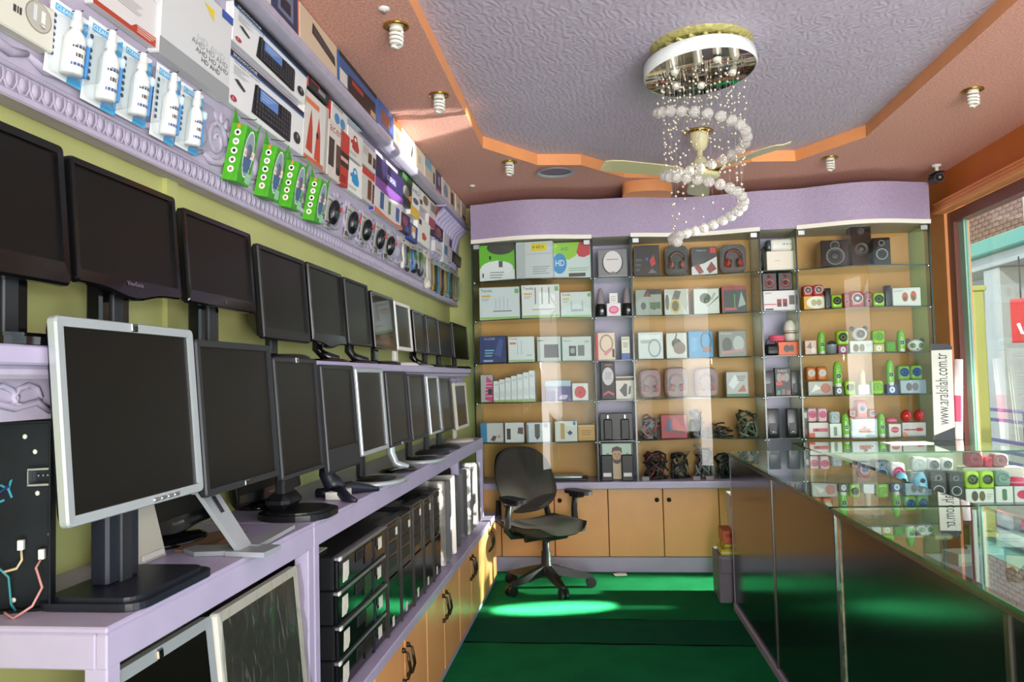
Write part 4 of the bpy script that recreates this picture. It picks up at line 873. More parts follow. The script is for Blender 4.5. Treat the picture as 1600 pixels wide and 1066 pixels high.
# --- hanging packs at the far end
def hang_pack(label, tl, br, col, stuff, name='cable_pack', cat='cable pack'):
    u0, v1 = fuv(*tl, .02); u1, v0 = fuv(*br, .02); w, h = u1 - u0, v1 - v0
    t = thing(name, label, cat, frM((u0 + u1) / 2, v0, .01), 'small cable packs hanging at the far end of the frieze')
    m = MB(); m.rbox(-w / 2, w / 2, -.001, .001, h * .8, h, ink(col), .0008); m.rbox(-w * .1, w * .1, -.002, -.0012, h * .92, h * .96, M_DARK, .0003); m.build('header_card', t)
    m = MB()
    for c, x, r in stuff:
        m.tube([(w * x, -.012, h * .78), (w * (x - .08), -.018, h * .5), (w * (x + .1), -.016, h * .25), (w * x, -.012, h * .06)], r, 6, ink(c, .35)); m.ball((w * x, -.014, h * .08), r * 1.8, ink(c, .3), 8, 5, (1, 1, 1.6))
    m.build('cable', t)
    m = MB(); n = 4; f = lambda L, y: [(a, y, b) for a, b in L]
    o, i = rrect(w, h * .8, .006, 2, 0, 0, h * .4), rrect(w * .8, h * .7, .006, 2, 0, 0, h * .4)
    m.strip(f(o, -.002), f(i, -.03), BLIST, smooth=True); m.poly(f(i, -.03), BLIST); m.build('plastic_bag', t)
PK = [((626, 368), (639, 424), 'c8c2b8', [('e8e4d8', -.3, .008), ('2a2a2c', .25, .009)], 'white-edged pen-shaped pack just past the blister mice'), ((641, 380), (652, 424), 'b8a888', [('1c1c1e', .0, .014), ('3a78c0', -.2, .008)], 'pack of black ribbed plugs with a blue tag'), ((652, 384), (661, 430), 'a8a8a8', [('303036', 0, .012), ('a82a40', .2, .007)], 'pack with dark and red plugs'), ((663, 388), (671, 450), 'd8d2c4', [('e6e0d0', -.1, .013), ('ded6c4', .25, .01)], 'tall pack of cream tubes'),
      ((673, 400), (679, 456), 'b0a8b0', [('c8a040', 0, .007), ('303034', .3, .006)], 'thin pack with one yellow cable'), ((680, 402), (687, 460), 'a8b0b8', [('2a8ab0', 0, .009), ('202226', -.3, .006), ('d87a30', .3, .006)], 'pack of blue and orange cables'), ((688, 408), (694, 464), 'b8b4b0', [('2a2a2e', 0, .008), ('c8b060', .3, .006)], 'pack of black and straw cables'), ((695, 412), (701, 466), 'a8b4b0', [('3a9ab0', .1, .008), ('c8a850', -.3, .006)], 'pack of teal and straw cables'),
      ((702, 414), (708, 468), 'b0b0b8', [('24343c', 0, .008), ('3a8a9a', .3, .006)], 'pack of dark teal cables'), ((709, 420), (715, 472), 'b8b4b8', [('d07030', -.2, .007), ('2a80a8', .2, .008)], 'pack of orange and blue cables near the corner'), ((717, 432), (728, 478), 'a8a0c0', [('b8b0d0', 0, .016), ('8a80b0', .3, .01)], 'bent lilac pack hanging last in the corner')]
for tl, br, c, st, q in PK: hang_pack(q, tl, br, c, st)
# --- boxes on the top shelf
GT = 'boxes standing along the top shelf'
def tbox(label, x0, x1, px, ytop, d, col, pr=(), name='carton', side=None):
    X = -1.075
    a, b = at(x0, 0, X=X), at(x1, 0, X=X)
    # bounds along the wall are read where the box meets the shelf
    def yy(px, z):
        lo, hi = 1.0, 9.0
        for _ in range(50):
            mid = (lo + hi) / 2
            v = CAM.transposed() @ (Vector((X, mid, z)) - Vector((0, 0, EYE)))
            if v.y > 0 and 800 + FPX * v.x / v.y < px: lo = mid
            else: hi = mid
        return lo
    y0, y1 = yy(x0, ZT + .08), yy(x1, ZT + .08)
    return carton(name, label, 'box', TR(X, (y0 + y1) / 2, ZT + .0005, ROT), y1 - y0 - .004, d, min(ytop, ZS - ZT - .006), col, pr, GT, side)
tbox('white windowed carton end on the top shelf above the HD box', 330, 424, 0, .15, .12, 'cfcdd0', [('l', .3, .7, .7, .08, 4, '8a8a90')])
tbox('dark blue box with grey gadget picture, by the cream laptop box', 425, 466, 0, .17, .12, '2f3a5c', [('r', .2, .2, .8, .8, '6a7a9a'), ('r', .3, .3, .7, .6, '20263a')])
tbox('cream box with a black folded laptop pictured', 468, 527, 0, .195, .12, 'd2c0a8', [('p', [(.3, .55), (.32, .85), (.92, .6), (.95, .35)], '2c2a2c'), ('p', [(.34, .6), (.35, .8), (.88, .58), (.9, .42)], '46444a')], side='c87868')
tbox('blue and dark box with a glossy screen picture', 530, 589, 0, .185, .12, '3c5f94', [('r', 0, .86, 1, 1, '23262e'), ('p', [(.2, .0), (.22, .6), (.95, .65), (.95, .05)], '2a2422'), ('r', .3, .4, .6, .55, 'a83c3a'), ('r', 0, .1, .18, .5, 'd8d4d0'), ('r', .8, .1, .95, .3, 'c8a080')])
tbox('blue box with brown picture on the top shelf', 590, 615, 0, .19, .12, '3a62a8', [('r', .2, .3, .75, .75, '8a5040'), ('r', 0, 0, 1, .12, 'c8ccd4')])
tbox('cream box with orange top on the top shelf', 616, 628, 0, .18, .12, 'd0bca8', [('r', 0, .75, 1, 1, 'd8703c'), ('l', .2, .5, .8, .1, 3, 'a08a7a')])
tbox('sunlit plain white box, larger of two', 629, 650, 0, .19, .12, 'f0ead8', [('p', [(.6, .3), (.72, .75), (.78, .7), (.7, .25)], '3a3a38'), ('l', .1, .45, .4, .08, 2, 'b8b4a8')])
tbox('sunlit plain white box, second of two', 651, 663, 0, .185, .12, 'f0ead8', [('l', .2, .6, .6, .1, 3, 'b8b4a8')])
tbox('grey-white box with blue top just past the sunlit boxes', 664, 681, 0, .19, .12, 'cfc8bc', [('r', 0, .6, .6, 1, '7ab0c8'), ('r', .75, .2, .9, .7, '3a3438')])
tbox('dark blue patterned box on the top shelf', 682, 690, 0, .18, .12, '4a4a6a', [('r', .1, 0, .9, .2, 'b05a4a'), ('r', .3, .4, .7, .8, '9a9ab0')])
tbox('pale box with blue figure on the top shelf', 691, 702, 0, .175, .12, 'cfc8c0', [('e', .5, .5, .3, .3, '7a90b0')])
tbox('brown-printed box on the top shelf', 703, 711, 0, .17, .12, 'c0b0a0', [('r', .2, .2, .7, .8, '5a4034')])
tbox('cream plain box near the end of the top shelf', 712, 720, 0, .17, .12, 'dcd2c0', [('r', .3, .4, .7, .6, 'b0a898')])
tbox('small white and red box last on the top shelf', 721, 728, 0, .15, .12, 'd6ccc4', [('r', .1, .1, .9, .3, 'b04a48')])
# ================================================================== things in the wall showcase
def cab(x0, y0, x1, y1, z=None, Y=None):
    if Y is None:
        xm = at((x0 + x1) / 2, y1, Y=6.0).x; Y = min(6.04, max(5.86, front(min(2.35, max(-.97, xm))) + .07))
    a, b = at(x0, y1, Y=Y), at(x1, y0, Y=Y)
    xa = at(x0, (y0 + y1) / 2, Y=Y).x; xb = at(x1, (y0 + y1) / 2, Y=Y).x
    zt = at((x0 + x1) / 2, y0, Y=Y).z; zb = at((x0 + x1) / 2, y1, Y=Y).z
    if z is None: z = zb
    return (xa + xb) / 2, xb - xa, z + .0004, zt - zb, Y
GR = {'router': 'router boxes in the first glass cabinet', 'head': 'headset packs in the middle glass cabinet', 'spk': 'boxes in the speaker cabinet', 'slot': 'things in the narrow lilac niches'}
def sb(label, r, z, col, pr=(), d=.10, g='router', side=None, rz=0, name='carton', cat='box', h=None, Y=None, top=None):
    x, w, z0, hh, Y = cab(*r, z=z, Y=Y); hh = h or hh
    return carton(name, label, cat, TR(x, Y, z0, R_(rz)), w, min(d, 6.265 - Y), hh, col, pr, GR[g], side, top)
S1, S2, S3, S4, S5, S6 = SHZ[5], SHZ[4], SHZ[3], SHZ[2], SHZ[1], SHZ[0]
TEN = [('r', .02, .02, .98, .09, '9ac86a'), ('t', .04, .86, .09, 'Tenda', '3a4048', .28), ('r', .06, .70, .28, .76, 'e0b050'), ('r', .88, .80, .98, .94, '7ab070'), ('l', .06, .64, .26, .05, 2, 'a8b0b4')]
sb('green and white recorder box with dark oval picture', (749, 383, 804, 439), S1, 'e2e4e6', [('p', [(0, .35), (.5, .58), (1, .3), (1, 1), (0, 1)], '6aba2c'), ('e', .62, .93, .40, .2, '40403a'), ('e', .5, .36, .46, .2, 'e8eaec'), ('r', .55, .38, .66, .55, '50545a'), ('r', .28, .6, .34, .7, '2a3a20'), ('l', .3, .22, .7, .07, 3, '9aa0a4'), ('r', .08, .1, .12, .22, '44484c')], side='d8dcd8')
sb('grey-white box with yellow name patch', (806, 381, 864, 439), S1, 'ced2d6', [('r', .42, .74, .84, .95, 'e6d030'), ('t', .47, .81, .08, 'HD', '50502a', .3), ('r', .3, .66, .95, .67, '8a8e92'), ('l', .45, .3, .9, .06, 4, 'a0a6aa'), ('p', [(0, .0), (.25, .05), (.25, .98), (0, .92)], 'b9bec2')], rz=-5)
sb('white recorder box with green corner and blue HD disc', (865, 377, 923, 433), S1, 'cfdcdf', [('p', [(.0, 1), (.78, 1), (.6, .62), (.42, .52), (.22, .56), (0, .7)], '98cc3c'), ('e', .16, .42, .19, .29, '3a8fd0'), ('t', .05, .35, .18, 'HD', 'eef6fa', .24), ('p', [(.62, .72), (.68, .6), (.82, .57), (.98, .64), (1, 1), (.7, 1)], 'c83a48'), ('t', .2, .78, .1, 'AHD', '3a7a8a', .2), ('r', .4, .04, .85, .14, '4a4640'), ('l', .4, .26, .95, .06, 2, '9ab8a0')])
sb('grey box holding a neckband headset', (934, 383, 980, 427), S1, '7c7c80', [('e', .5, .52, .36, .42, '26262a'), ('e', .5, .54, .32, .40, 'd8d6d6'), ('p', [(.36, .0), (.64, .0), (.56, .2), (.44, .2)], '7c7c80'), ('l', .3, .62, .7, .06, 1, 'b05a70'), ('r', .02, .02, .98, .05, 'c8c8c8')], g='slot')
sb('white router box with green foot stripe, widest on its shelf', (749, 451, 812, 502), S2, 'd6dde2', TEN + [('r', .34, .25, .8, .28, '6a7278'), ('r', .4, .3, .42, .65, 'b8c4cc'), ('r', .5, .3, .52, .7, 'b8c4cc'), ('r', .6, .3, .62, .7, 'b8c4cc'), ('r', .7, .3, .72, .65, 'b8c4cc')])
sb('white router box with three black aerials pictured', (815, 449, 874, 501), S2, 'dfe1e2', TEN + [('r', .36, .42, .38, .92, '2a2e34'), ('r', .54, .42, .56, .92, '2a2e34'), ('r', .72, .42, .74, .92, '2a2e34'), ('p', [(.28, .27), (.82, .27), (.8, .38), (.34, .38)], 'e8e8e8'), ('r', .28, .25, .84, .27, '7a7e84')])
sb('lower white router box with two aerials pictured', (876, 458, 924, 498), S2, 'd2dcdc', TEN + [('r', .34, .3, .36, .65, '8a949a'), ('r', .7, .3, .72, .65, '8a949a'), ('r', .34, .24, .74, .32, 'a8b0b4')])
sb('small white box with pink round gadget pictured', (948, 474, 970, 495), S2, 'e2dfe0', [('e', .5, .5, .36, .3, 'e0508a'), ('e', .5, .52, .26, .18, 'e88ab0')], g='slot', d=.05)
sb('small checked card box on the pink gadget box', (952, 458, 965, 474), S2 + .101, 'e6e4e0', [('r', .2 + .2 * i, .2 + .2 * j, .32 + .2 * i, .3 + .2 * j, '9a9aa4') for i in range(3) for j in range(3)], g='slot', d=.04)
for k, (x0, x1) in enumerate(((931, 946), (972, 988))):
    x, w, z, h, Y = cab(x0, 449, x1, 495, S2)
    t = thing('water_speaker', 'black water-dance speaker with clear cone, %s' % ('nearer the router boxes' if k == 0 else 'nearer the headset cabinet'), 'speaker', TR(x, Y + .03, z), GR['slot'])
    m = MB(); m.lathe([(.001, 0), (w * .52, 0), (w * .56, .02), (w * .5, .09), (w * .42, .1)], (0, 0, 0), mat=M_BLACK, n=16); m.build('base', t)
    m = MB(); m.lathe([(w * .42, .1), (w * .32, h * .75), (w * .2, h * .96), (.001, h)], (0, 0, 0), mat=P('smoky_clear_plastic', '9a8f96', .15), n=14); m.build('cone', t)
    m = MB(); m.ball((w * .1, -w * .5, .045), .016, M_SILVER, 10, 6, (1, .5, 1)); m.build('badge', t)
sb('navy box with bright screen print', (749, 524, 791, 566), S3, '2c3a70', [('t', .2, .86, .09, 'D-LINK', 'a8b8e0', .4), ('p', [(.55, .3), (.75, .9), (.9, .85), (.8, .2)], '46589a'), ('l', .2, .45, .55, .1, 3, '7ac0d8'), ('r', .15, .05, .5, .12, 'a0b0d8')], side='a06a4a')
sb('white router box beside the navy box', (794, 526, 835, 566), S3, 'dce2e4', [('r', .02, .02, .98, .1, 'a8c88a'), ('t', .06, .88, .08, 'Tenda', '5a6068', .3), ('r', .06, .7, .3, .78, 'd88a60'), ('r', .35, .3, .37, .8, 'a0b0b8'), ('r', .5, .3, .52, .85, 'a0b0b8'), ('r', .7, .25, .9, .28, '9aa4a8')])
sb('grey box with dark square picture', (839, 524, 876, 563), S3, 'c4cac6', [('r', .3, .15, .9, .68, '26282a'), ('r', .04, .82, .3, .86, '6a706c')], side='3a8a86')
sb('grey-green box with two dark gadgets pictured', (878, 524, 924, 562), S3, 'cdd4cf', [('r', .24, .2, .48, .62, '3c4040'), ('r', .54, .2, .76, .64, '6a6e6c'), ('t', .78, .74, .09, 'HD', '40484c', .14), ('l', .06, .82, .3, .05, 1, '6a706c'), ('e', .36, .42, .08, .12, '9aa09c')])
sb('red-edged cream box with pink headset pictured', (931, 518, 961, 561), S3, 'e0cfb8', [('r', 0, 0, .12, 1, 'c03434'), ('e', .55, .6, .36, .34, 'a08a78'), ('e', .55, .6, .28, .28, 'e0cfb8'), ('p', [(.4, .25), (.7, .45), (.75, .3), (.5, .15)], 'd88a90'), ('r', .85, .1, .96, .4, '3a3030')], g='slot', d=.06)
sb('thin white and blue pack leaning in the niche', (971, 524, 984, 560), S3, 'dcdccc', [('r', 0, .0, 1, .28, '3c62b0'), ('r', .1, .85, .9, .95, 'b8c0a0'), ('l', .2, .7, .8, .08, 3, '8a8a80')], g='slot', d=.03)
sb('grey box with pink striped print', (751, 585, 770, 628), S4, 'b8b6b8', [('p', [(.35, .1), (1, .0), (1, .75), (.5, .95)], 'd83a78')] + [('r', .4, .2 + .12 * i, 1, .24 + .12 * i, 'c0b8bc') for i in range(5)] + [('r', .6, .28, .95, .48, '2a2228')])
for k in range(7):
    x0 = 771 + k * 9.3
    sb('pale upright router box filed edge-on, %s of seven' % names[k], (x0, 594 - 2.6 * k, x0 + 9, 627), S4, 'e6eaec', [('r', .05, .0, .95, .1, 'a8c070'), ('p', [(.1, .25), (.9, .2), (.9, .45), (.1, .5)], 'd8e0e2'), ('l', .2, .85, .8, .05, 2, 'b0b8bc')], d=.16)
sb('purple router box with white gadget', (852, 593, 892, 625), S4, '4a3a80', [('r', 0, .72, 1, 1, 'a8c4d0'), ('p', [(.5, .1), (.62, .3), (.9, .28), (.8, .08)], 'c8b8d8'), ('l', .1, .6, .5, .1, 2, 'b0c0e0'), ('r', .4, .0, .46, .7, 'a8a8d0')])
sb('white box with bright red disc', (894, 597, 919, 624), S4, 'e4e0dc', [('e', .5, .48, .36, .36, 'd02a30'), ('e', .5, .48, .08, .08, '8a1a20')])
sb('black pack with a silver bulb-shaped picture', (939, 563, 961, 622), S4, '221f22', [('e', .5, .62, .4, .24, 'c8c8c8'), ('l', .3, .7, .8, .05, 4, '9a9aa0'), ('p', [(.15, .1), (.5, .18), (.9, .1), (.9, .17), (.5, .24), (.15, .16)], 'c05a68'), ('r', .3, .9, .8, .94, 'a05a5a')], g='slot', d=.05)
sb('white box with black slim speaker pictured', (962, 587, 991, 623), S4, 'd8d4cc', [('r', 0, .82, 1, .94, '5a5030'), ('p', [(.2, .4), (.5, .7), (.62, .65), (.6, .15), (.45, .12)], '55555a'), ('p', [(.66, .2), (.8, .25), (.84, .6), (.72, .55)], '2a2a2c')], g='slot', d=.05)
for r, c, pr, q, sd in [((751, 664, 787, 694), 'd0d0ce', [('r', 0, 0, .28, 1, '3a86b8'), ('p', [(.42, .1), (.55, .35), (.7, .3), (.6, .05)], '5a4440'), ('e', .8, .3, .06, .1, 'c89a70')], 'small blue-edged white box', None), ((789, 663, 819, 694), 'dadad8', [('r', .1, .15, .3, .7, '3a3c40'), ('p', [(.65, .45), (.95, .4), (.95, .75), (.7, .75)], '5a4c4a')], 'small white box with red side', 'c8342c'), ((823, 661, 860, 692), 'd2d6d8', [('r', .34, .3, .56, .92, '55585c'), ('p', [(.34, .3), (.45, .12), (.56, .3)], '3c3e42'), ('e', .82, .85, .09, .11, '4a5f8a'), ('r', 0, .0, .08, .9, '5a8a8a')], 'small white box with grey stick pictured', None), ((867, 660, 902, 692), 'd8dcd4', [('r', .26, .12, .44, .9, 'c0a05a'), ('p', [(.55, .45), (.7, .55), (.8, .4), (.65, .3)], '3a4a7a'), ('e', .88, .88, .07, .1, '4a6a9a')], 'small white box with golden stick pictured', 'a87a3c'), ((903, 666, 930, 691), 'c89a58', [('r', .1, .2, .9, .85, 'd0a464'), ('l', .2, .6, .8, .12, 3, 'a87c40')], 'small brown cardboard box', None)]:
    sb(q, r, S5, c, pr, side=sd)
def laptop():
    x, w, z, h, Y = cab(858, 742, 918, 757, S6, 5.97)
    t = thing('laptop', 'closed silver laptops lying flat on the bottom ledge behind the chair', 'laptop', TR(x, Y, z))
    for k, (dx, c) in enumerate(((0, M_DARK), (.02, M_SILVER))):
        m = MB(); m.rbox(-w / 2 + dx, w / 2 - dx * 2, 0, .2, .02 * k, .02 * k + .018, c, .004, 2); m.build(('base', 'lid')[k], t)
    m = MB()
    for k in range(3): m.rbox(-w * .3 + k * w * .25, -w * .2 + k * w * .25, -.001, .001, .004, .012, M_BLACK, .0008)
    m.build('port', t)
laptop()
def sign_card():
    x, w, z, h, Y = cab(938, 648, 989, 690, S5)
    t = thing('speaker_pack', 'black carton framing two slim black speakers in the niche', 'speakers', TR(x, Y, z), GR['slot'])
    m = MB(); m.rbox(-w / 2, w / 2, .01, .08, 0, h, M_BLACK, .003); m.build('carton', t)
    for sx in (-1, 1):
        m = MB(); m.rbox(sx * w * .26 - w * .13, sx * w * .26 + w * .13, -.02, .01, .004, h * .78, M_DARK, .006); s_ = m.build('speaker', t)
        m = MB(); m.rbox(sx * w * .26 - .008, sx * w * .26 + .008, -.023, -.018, h * .8, h * .95, M_SILVER, .002); m.build('tag', s_)
    x, w, z, h, Y = cab(938, 697, 991, 757, S6)
    t = thing('photo_speaker_pack', 'black pack with bearded man picture between two black speakers', 'speakers', TR(x, Y, z), GR['slot'])
    m = MB(); m.rbox(-w / 2, w / 2, .02, .09, 0, h, M_BLACK, .003)
    prints(m, w * .86, h * .92, .02, [('r', 0, .3, 1, 1, 'b8d0c0'), ('p', [(0, .62), (.2, .75), (.3, .62), (.3, .3), (0, .3)], '5a9a48'), ('p', [(.7, .6), (.85, .74), (1, .66), (1, .3), (.7, .3)], '6aa050'), ('p', [(.3, .0), (.32, .5), (.42, .6), (.58, .6), (.7, .5), (.72, 0)], 'c8b890'), ('e', .5, .66, .17, .19, 'c09a78'), ('p', [(.34, .6), (.38, .46), (.5, .42), (.62, .46), (.66, .6), (.58, .54), (.42, .54)], '4a3524'), ('p', [(.32, .72), (.34, .88), (.5, .93), (.66, .88), (.68, .72), (.6, .8), (.4, .8)], '3a2a1c'), ('r', .4, .69, .47, .71, '3a2a1c'), ('r', .54, .69, .61, .71, '3a2a1c'), ('r', .48, .58, .53, .66, 'b08a68'), ('r', .44, .53, .57, .545, '8a5a4a')], -w * .43, h * .04); m.build('picture_box', t)
    for sx in (-1, 1):
        m = MB(); m.rbox(sx * w * .30 - w * .17, sx * w * .30 + w * .17, -.03, .015, .0, h * .68, M_DARK, .006); s_ = m.build('speaker', t)
        m = MB(); m.rbox(sx * w * .30 - .03, sx * w * .30 + .03, -.032, -.029, h * .12, h * .22, M_WHITE, .001); m.build('label_sticker', s_)
sign_card()
# ---------------- headset cabinet
def headset_pack(label, r, z, base, accent, dark='2a2a2c', M=None):
    x, w, z0, h, Y = cab(*r, z=z)
    t = thing('headset_pack', label, 'headphones', TR(x, Y, z0), GR['head'])
    o = rrect(w, h, w * .3, 5, 0, 0, h / 2); f = lambda L, y: [(a, y, b) for a, b in L]
    m = MB(); m.prism([(a, b) for a, b in o], .03, .05, 'y', ink(base)); m.build('backing', t)
    m = MB(); c = (0, h * .52); R = w * .3
    pts = [(c[0] + R * math.cos(a), .0, c[1] + R * 1.05 * math.sin(a)) for a in [R_(-20 + 220 * i / 12) for i in range(13)]]
    m.tube(pts, .008, 6, ink(dark)); m.tube([(p[0] * .9, -.006, c[1] + (p[2] - c[1]) * .9) for p in pts[2:-2]], .004, 5, ink(accent)); m.build('headband', t)
    for sx in (-1, 1):
        m = MB(); m.cyl((sx * R * 1.0, -.02, h * .36), (sx * R * .55, -.01, h * .33), w * .17, w * .14, 12, ink(accent)); m.cyl((sx * R * .62, -.012, h * .335), (sx * R * .4, -.01, h * .33), w * .15, w * .15, 12, ink(dark)); m.build('ear_cup', t)
    m = MB(); i = rrect(w * .86, h * .88, w * .26, 5, 0, 0, h / 2)
    m.strip(f(o, .03), f(i, -.045), BLIST, smooth=True); m.poly(f(i, -.045), BLIST); m.build('blister_shell', t)
HS = lambda c, x=.5, y=.45: [('e', x, y + .12, .26, .24, '9a9a94'), ('e', x, y + .10, .21, .22, 'BASE'), ('e', x - .2, y - .08, .10, .14, c), ('e', x + .2, y - .1, .10, .14, c)]
def hbox(label, r, z, col, pr, **k): return sb(label, r, z, col, [tuple(col if v == 'BASE' else v for v in q) for q in pr], g='head', **k)
hbox('black headset box with red and blue glow', (990, 380, 1030, 428), S1, '201c20', [('p', [(.62, .5), (.78, .7), (.86, .4), (.7, .3)], 'c03028'), ('e', .52, .56, .05, .05, '4a50c8'), ('r', .02, .0, .04, 1, '4a4a4e'), ('l', .08, .5, .32, .16, 3, '504a4c'), ('p', [(.55, .1), (.7, .25), (.9, .1)], '6a6a6c')])
headset_pack('grey headset in clear domed blister, first on the top shelf', (1039, 378, 1076, 427), S1, '3a3c3c', 'c07a6a')
hbox('black-topped box with brown-red cups on white', (1080, 381, 1120, 424), S1, '28262a', [('p', [(0, .0), (1, .0), (1, .65), (.5, .42), (0, .3)], 'd6d4d4'), ('p', [(.1, .3), (.28, .42), (.48, .1), (.3, .02)], '8a3030'), ('p', [(.58, .2), (.78, .48), (.98, .2), (.7, .04)], '8a3030'), ('r', .74, .78, .96, .98, 'c83038'), ('t', .2, .86, .07, 'Audionic', 'b0b0b4', .4)])
headset_pack('red headset in clear domed blister at the niche end of the top shelf', (1125, 376, 1167, 422), S1, '5a4a48', 'c84038')
hbox('grey box with black band headphones, first on its shelf', (993, 453, 1034, 494), S2, '9aa096', HS('3a4038') + [('r', .45, .8, 1, 1, '3a2a28'), ('p', [(.3, .72), (.44, 1), (.6, .72)], '6a2a28'), ('r', .55, .25, .95, .5, '4a6a40')])
hbox('white-grey box with yellow headphones pictured', (1038, 452, 1076, 493), S2, 'c2c6be', [('e', .45, .35, .22, .28, 'c8a828'), ('e', .45, .35, .14, .2, '5a5030'), ('p', [(.3, .6), (.45, .95), (.7, .9), (.6, .6)], '6a6a60'), ('e', .12, .5, .08, .3, '5a605a')])
hbox('pale green-white box with dark green headset', (1084, 451, 1124, 491), S2, 'd4d8d0', [('e', .45, .62, .22, .2, '3a4a3a'), ('p', [(.5, .25), (.95, .62), (.98, .72), (.55, .3)], '40503f'), ('p', [(.6, .5), (.75, .58), (.88, .8), (.8, .85)], 'aab0a4')])
hbox('red-edged black box with white swoosh', (1128, 447, 1166, 489), S2, '2a3230', [('r', 0, .86, 1, 1, 'a02a34'), ('r', 0, 0, .07, 1, 'a02a34'), ('p', [(.65, .2), (.8, .8), (.98, .3)], '9aa8a4'), ('r', .1, .1, .6, .2, 'b84a54'), ('r', .5, .2, .54, .7, '5a9a50'), ('t', .45, .9, .07, 'Q', '281a1a')])
hbox('white headset box with blue-white cord picture', (997, 515, 1036, 557), S3, 'd8dcda', [('e', .65, .4, .26, .34, '8aa0b0'), ('e', .65, .4, .2, .28, 'd8dcda'), ('r', .05, .75, .9, .9, 'e8ecec'), ('l', .1, .66, .5, .06, 2, '707a7a')])
hbox('white box with grey-brown headphones pictured', (1041, 516, 1073, 556), S3, 'd6d4cc', [('e', .5, .58, .24, .2, '4a443e'), ('e', .64, .4, .3, .24, '8a7468'), ('p', [(.4, .75), (.5, .98), (.55, .98), (.5, .75)], '5a5a54')])
hbox('bright blue box with black headphones', (1076, 514, 1114, 556), S3, '2a8fc4', [('e', .72, .62, .24, .34, '20384a'), ('e', .72, .62, .19, .29, '2a8fc4'), ('p', [(.55, .2), (.95, .2), (.9, .4), (.6, .4)], '8a5a58'), ('l', .1, .7, .36, .09, 6, '7ac0e0')])
hbox('grey patterned headset box', (1123, 514, 1166, 555), S3, '8a8c8a', [('t', .08, .86, .08, 'Audionic', 'd0d0d0', .4), ('e', .3, .45, .18, .3, '5a5c5c'), ('e', .72, .5, .2, .3, 'b8bcba'), ('p', [(.1, .1), (.9, .2), (.9, .3), (.1, .22)], 'c08a8a')])
headset_pack('red-backed headset blister, first of three', (999, 575, 1034, 622), S4, '7a161c', 'b03028')
headset_pack('red-backed headset blister, second of three', (1039, 573, 1076, 621), S4, '7a161c', 'b03028', '1c281c')
headset_pack('red-backed headset blister, third of three', (1086, 573, 1123, 620), S4, '6a1a22', 'b84a40')
hbox('silver crinkled pack with red print', (1135, 580, 1169, 619), S4, 'b8b4b4', [('p', [(.1, .5), (.4, .9), (.6, .6), (.3, .3)], 'd8dce0'), ('p', [(.5, .2), (.8, .5), (.9, .2)], 'b05a5a'), ('l', .5, .8, .9, .08, 3, '8a7a7a'), ('r', 0, 0, 1, .12, '3a6a44')])
hbox('red square box with crossed red and blue band', (1033, 651, 1074, 688), S5, 'a82432', [('p', [(.35, .55), (.5, .9), (.92, .35), (.75, .22)], 'd04a44'), ('p', [(.15, .35), (.4, .25), (.45, .8), (.3, .85)], '3a3c6a'), ('p', [(.2, .3), (.9, .2), (.9, .3), (.2, .4)], '4a2a3a')])
def tangle(label, r, z, cols, n=6, name='cable_bundle', cat='cables', seed=1, g=None, rad=.005):
    rad *= 1.35; n += 2
    rnd = random.Random(seed); x, w, z0, h, Y = cab(*r, z=z)
    t = thing(name, label, cat, TR(x, Y + .04, z0), g or 'loose cables and headsets in the middle cabinet')
    for k in range(n):
        m = MB(); c = ink(cols[k % len(cols)], .5); a0 = rnd.uniform(0, 6.28); pts = []
        R1, H = w * rnd.uniform(.3, .52), h * rnd.uniform(.45, .95)
        for i in range(15):
            a = a0 + i * .62; pts.append((R1 * math.cos(a) * (.7 + .3 * math.sin(i * 1.3 + k)), .05 * math.sin(a + k), max(rad * 1.2, H * (.5 + .48 * math.sin(a * .73 + k)))))
        m.tube(pts, rad, 6, c); m.build('cable', t)
    for k in range(3):
        m = MB(); xx = rnd.uniform(-.3, .3) * w; m.rbox(xx - w * .16, xx + w * .16, -.03, .035, .0, h * rnd.uniform(.3, .6), ink(cols[(k + 1) % len(cols)], .4), .01, 2); m.build('plug', t)
tangle('grey and red headset in crumpled clear bag', (1000, 645, 1032, 689), S5, ['6a6a6c', 'b84038', '3a3a3c', '8a8c8e'], 6, 'headset', 'headphones', 3)
tangle('round grey webcam with coiled lead beside the red square box', (1078, 640, 1102, 689), S5, ['5a5a5c', '8a8a8c', '2a2a2c'], 6, 'webcam', 'webcam', 5)
tangle('tangle of black chargers in the middle of its shelf', (1104, 664, 1146, 688), S5, ['1c1c1e', '2a2a2c', '6a5030'], 7, seed=8)
tangle('greenish wrapped adapters near the niche on the fifth shelf', (1148, 640, 1190, 687), S5, ['3a4038', '1c1c1e', '5a6a50', '8a8c88'], 7, seed=11)
tangle('heap of black cables with red tips at the cabinet bottom', (1002, 706, 1048, 757), S6, ['151517', '1c1c1e', '7a2a20', '2c2c2e'], 8, seed=13, rad=.006)
tangle('black adapters with tan label at the cabinet bottom', (1046, 712, 1084, 757), S6, ['151517', '202022', '8a7a50'], 8, seed=17, rad=.007)
tangle('grey looped cables standing up from the bottom heap', (1082, 700, 1120, 757), S6, ['77777a', '8c8c90', '1a1a1c', '5a5a5e'], 9, seed=19, rad=.006)
tangle('coiled black cable by the counter end', (1118, 712, 1150, 757), S6, ['151517', '101012', '6a6a66'], 8, seed=23, rad=.007)
for k, xx in enumerate((1003, 1083, 1103)):
    x, w, z, h, Y = cab(xx, 750, xx + 12, 757, S6, 5.93)
    t = thing('small_plug', 'small grey plug at the ledge edge, %s from the photo pack' % names[k], 'plug', TR(x, Y, z), 'small grey plugs on the ledge')
    m = MB(); m.rbox(-w / 2, w / 2, 0, .03, 0, h, ink('8a8480'), .003); m.build('body', t)
    m = MB(); m.cyl((0, .03, h / 2), (0, .06, h / 2), .004, .004, 6, M_DARK); m.build('lead', t)
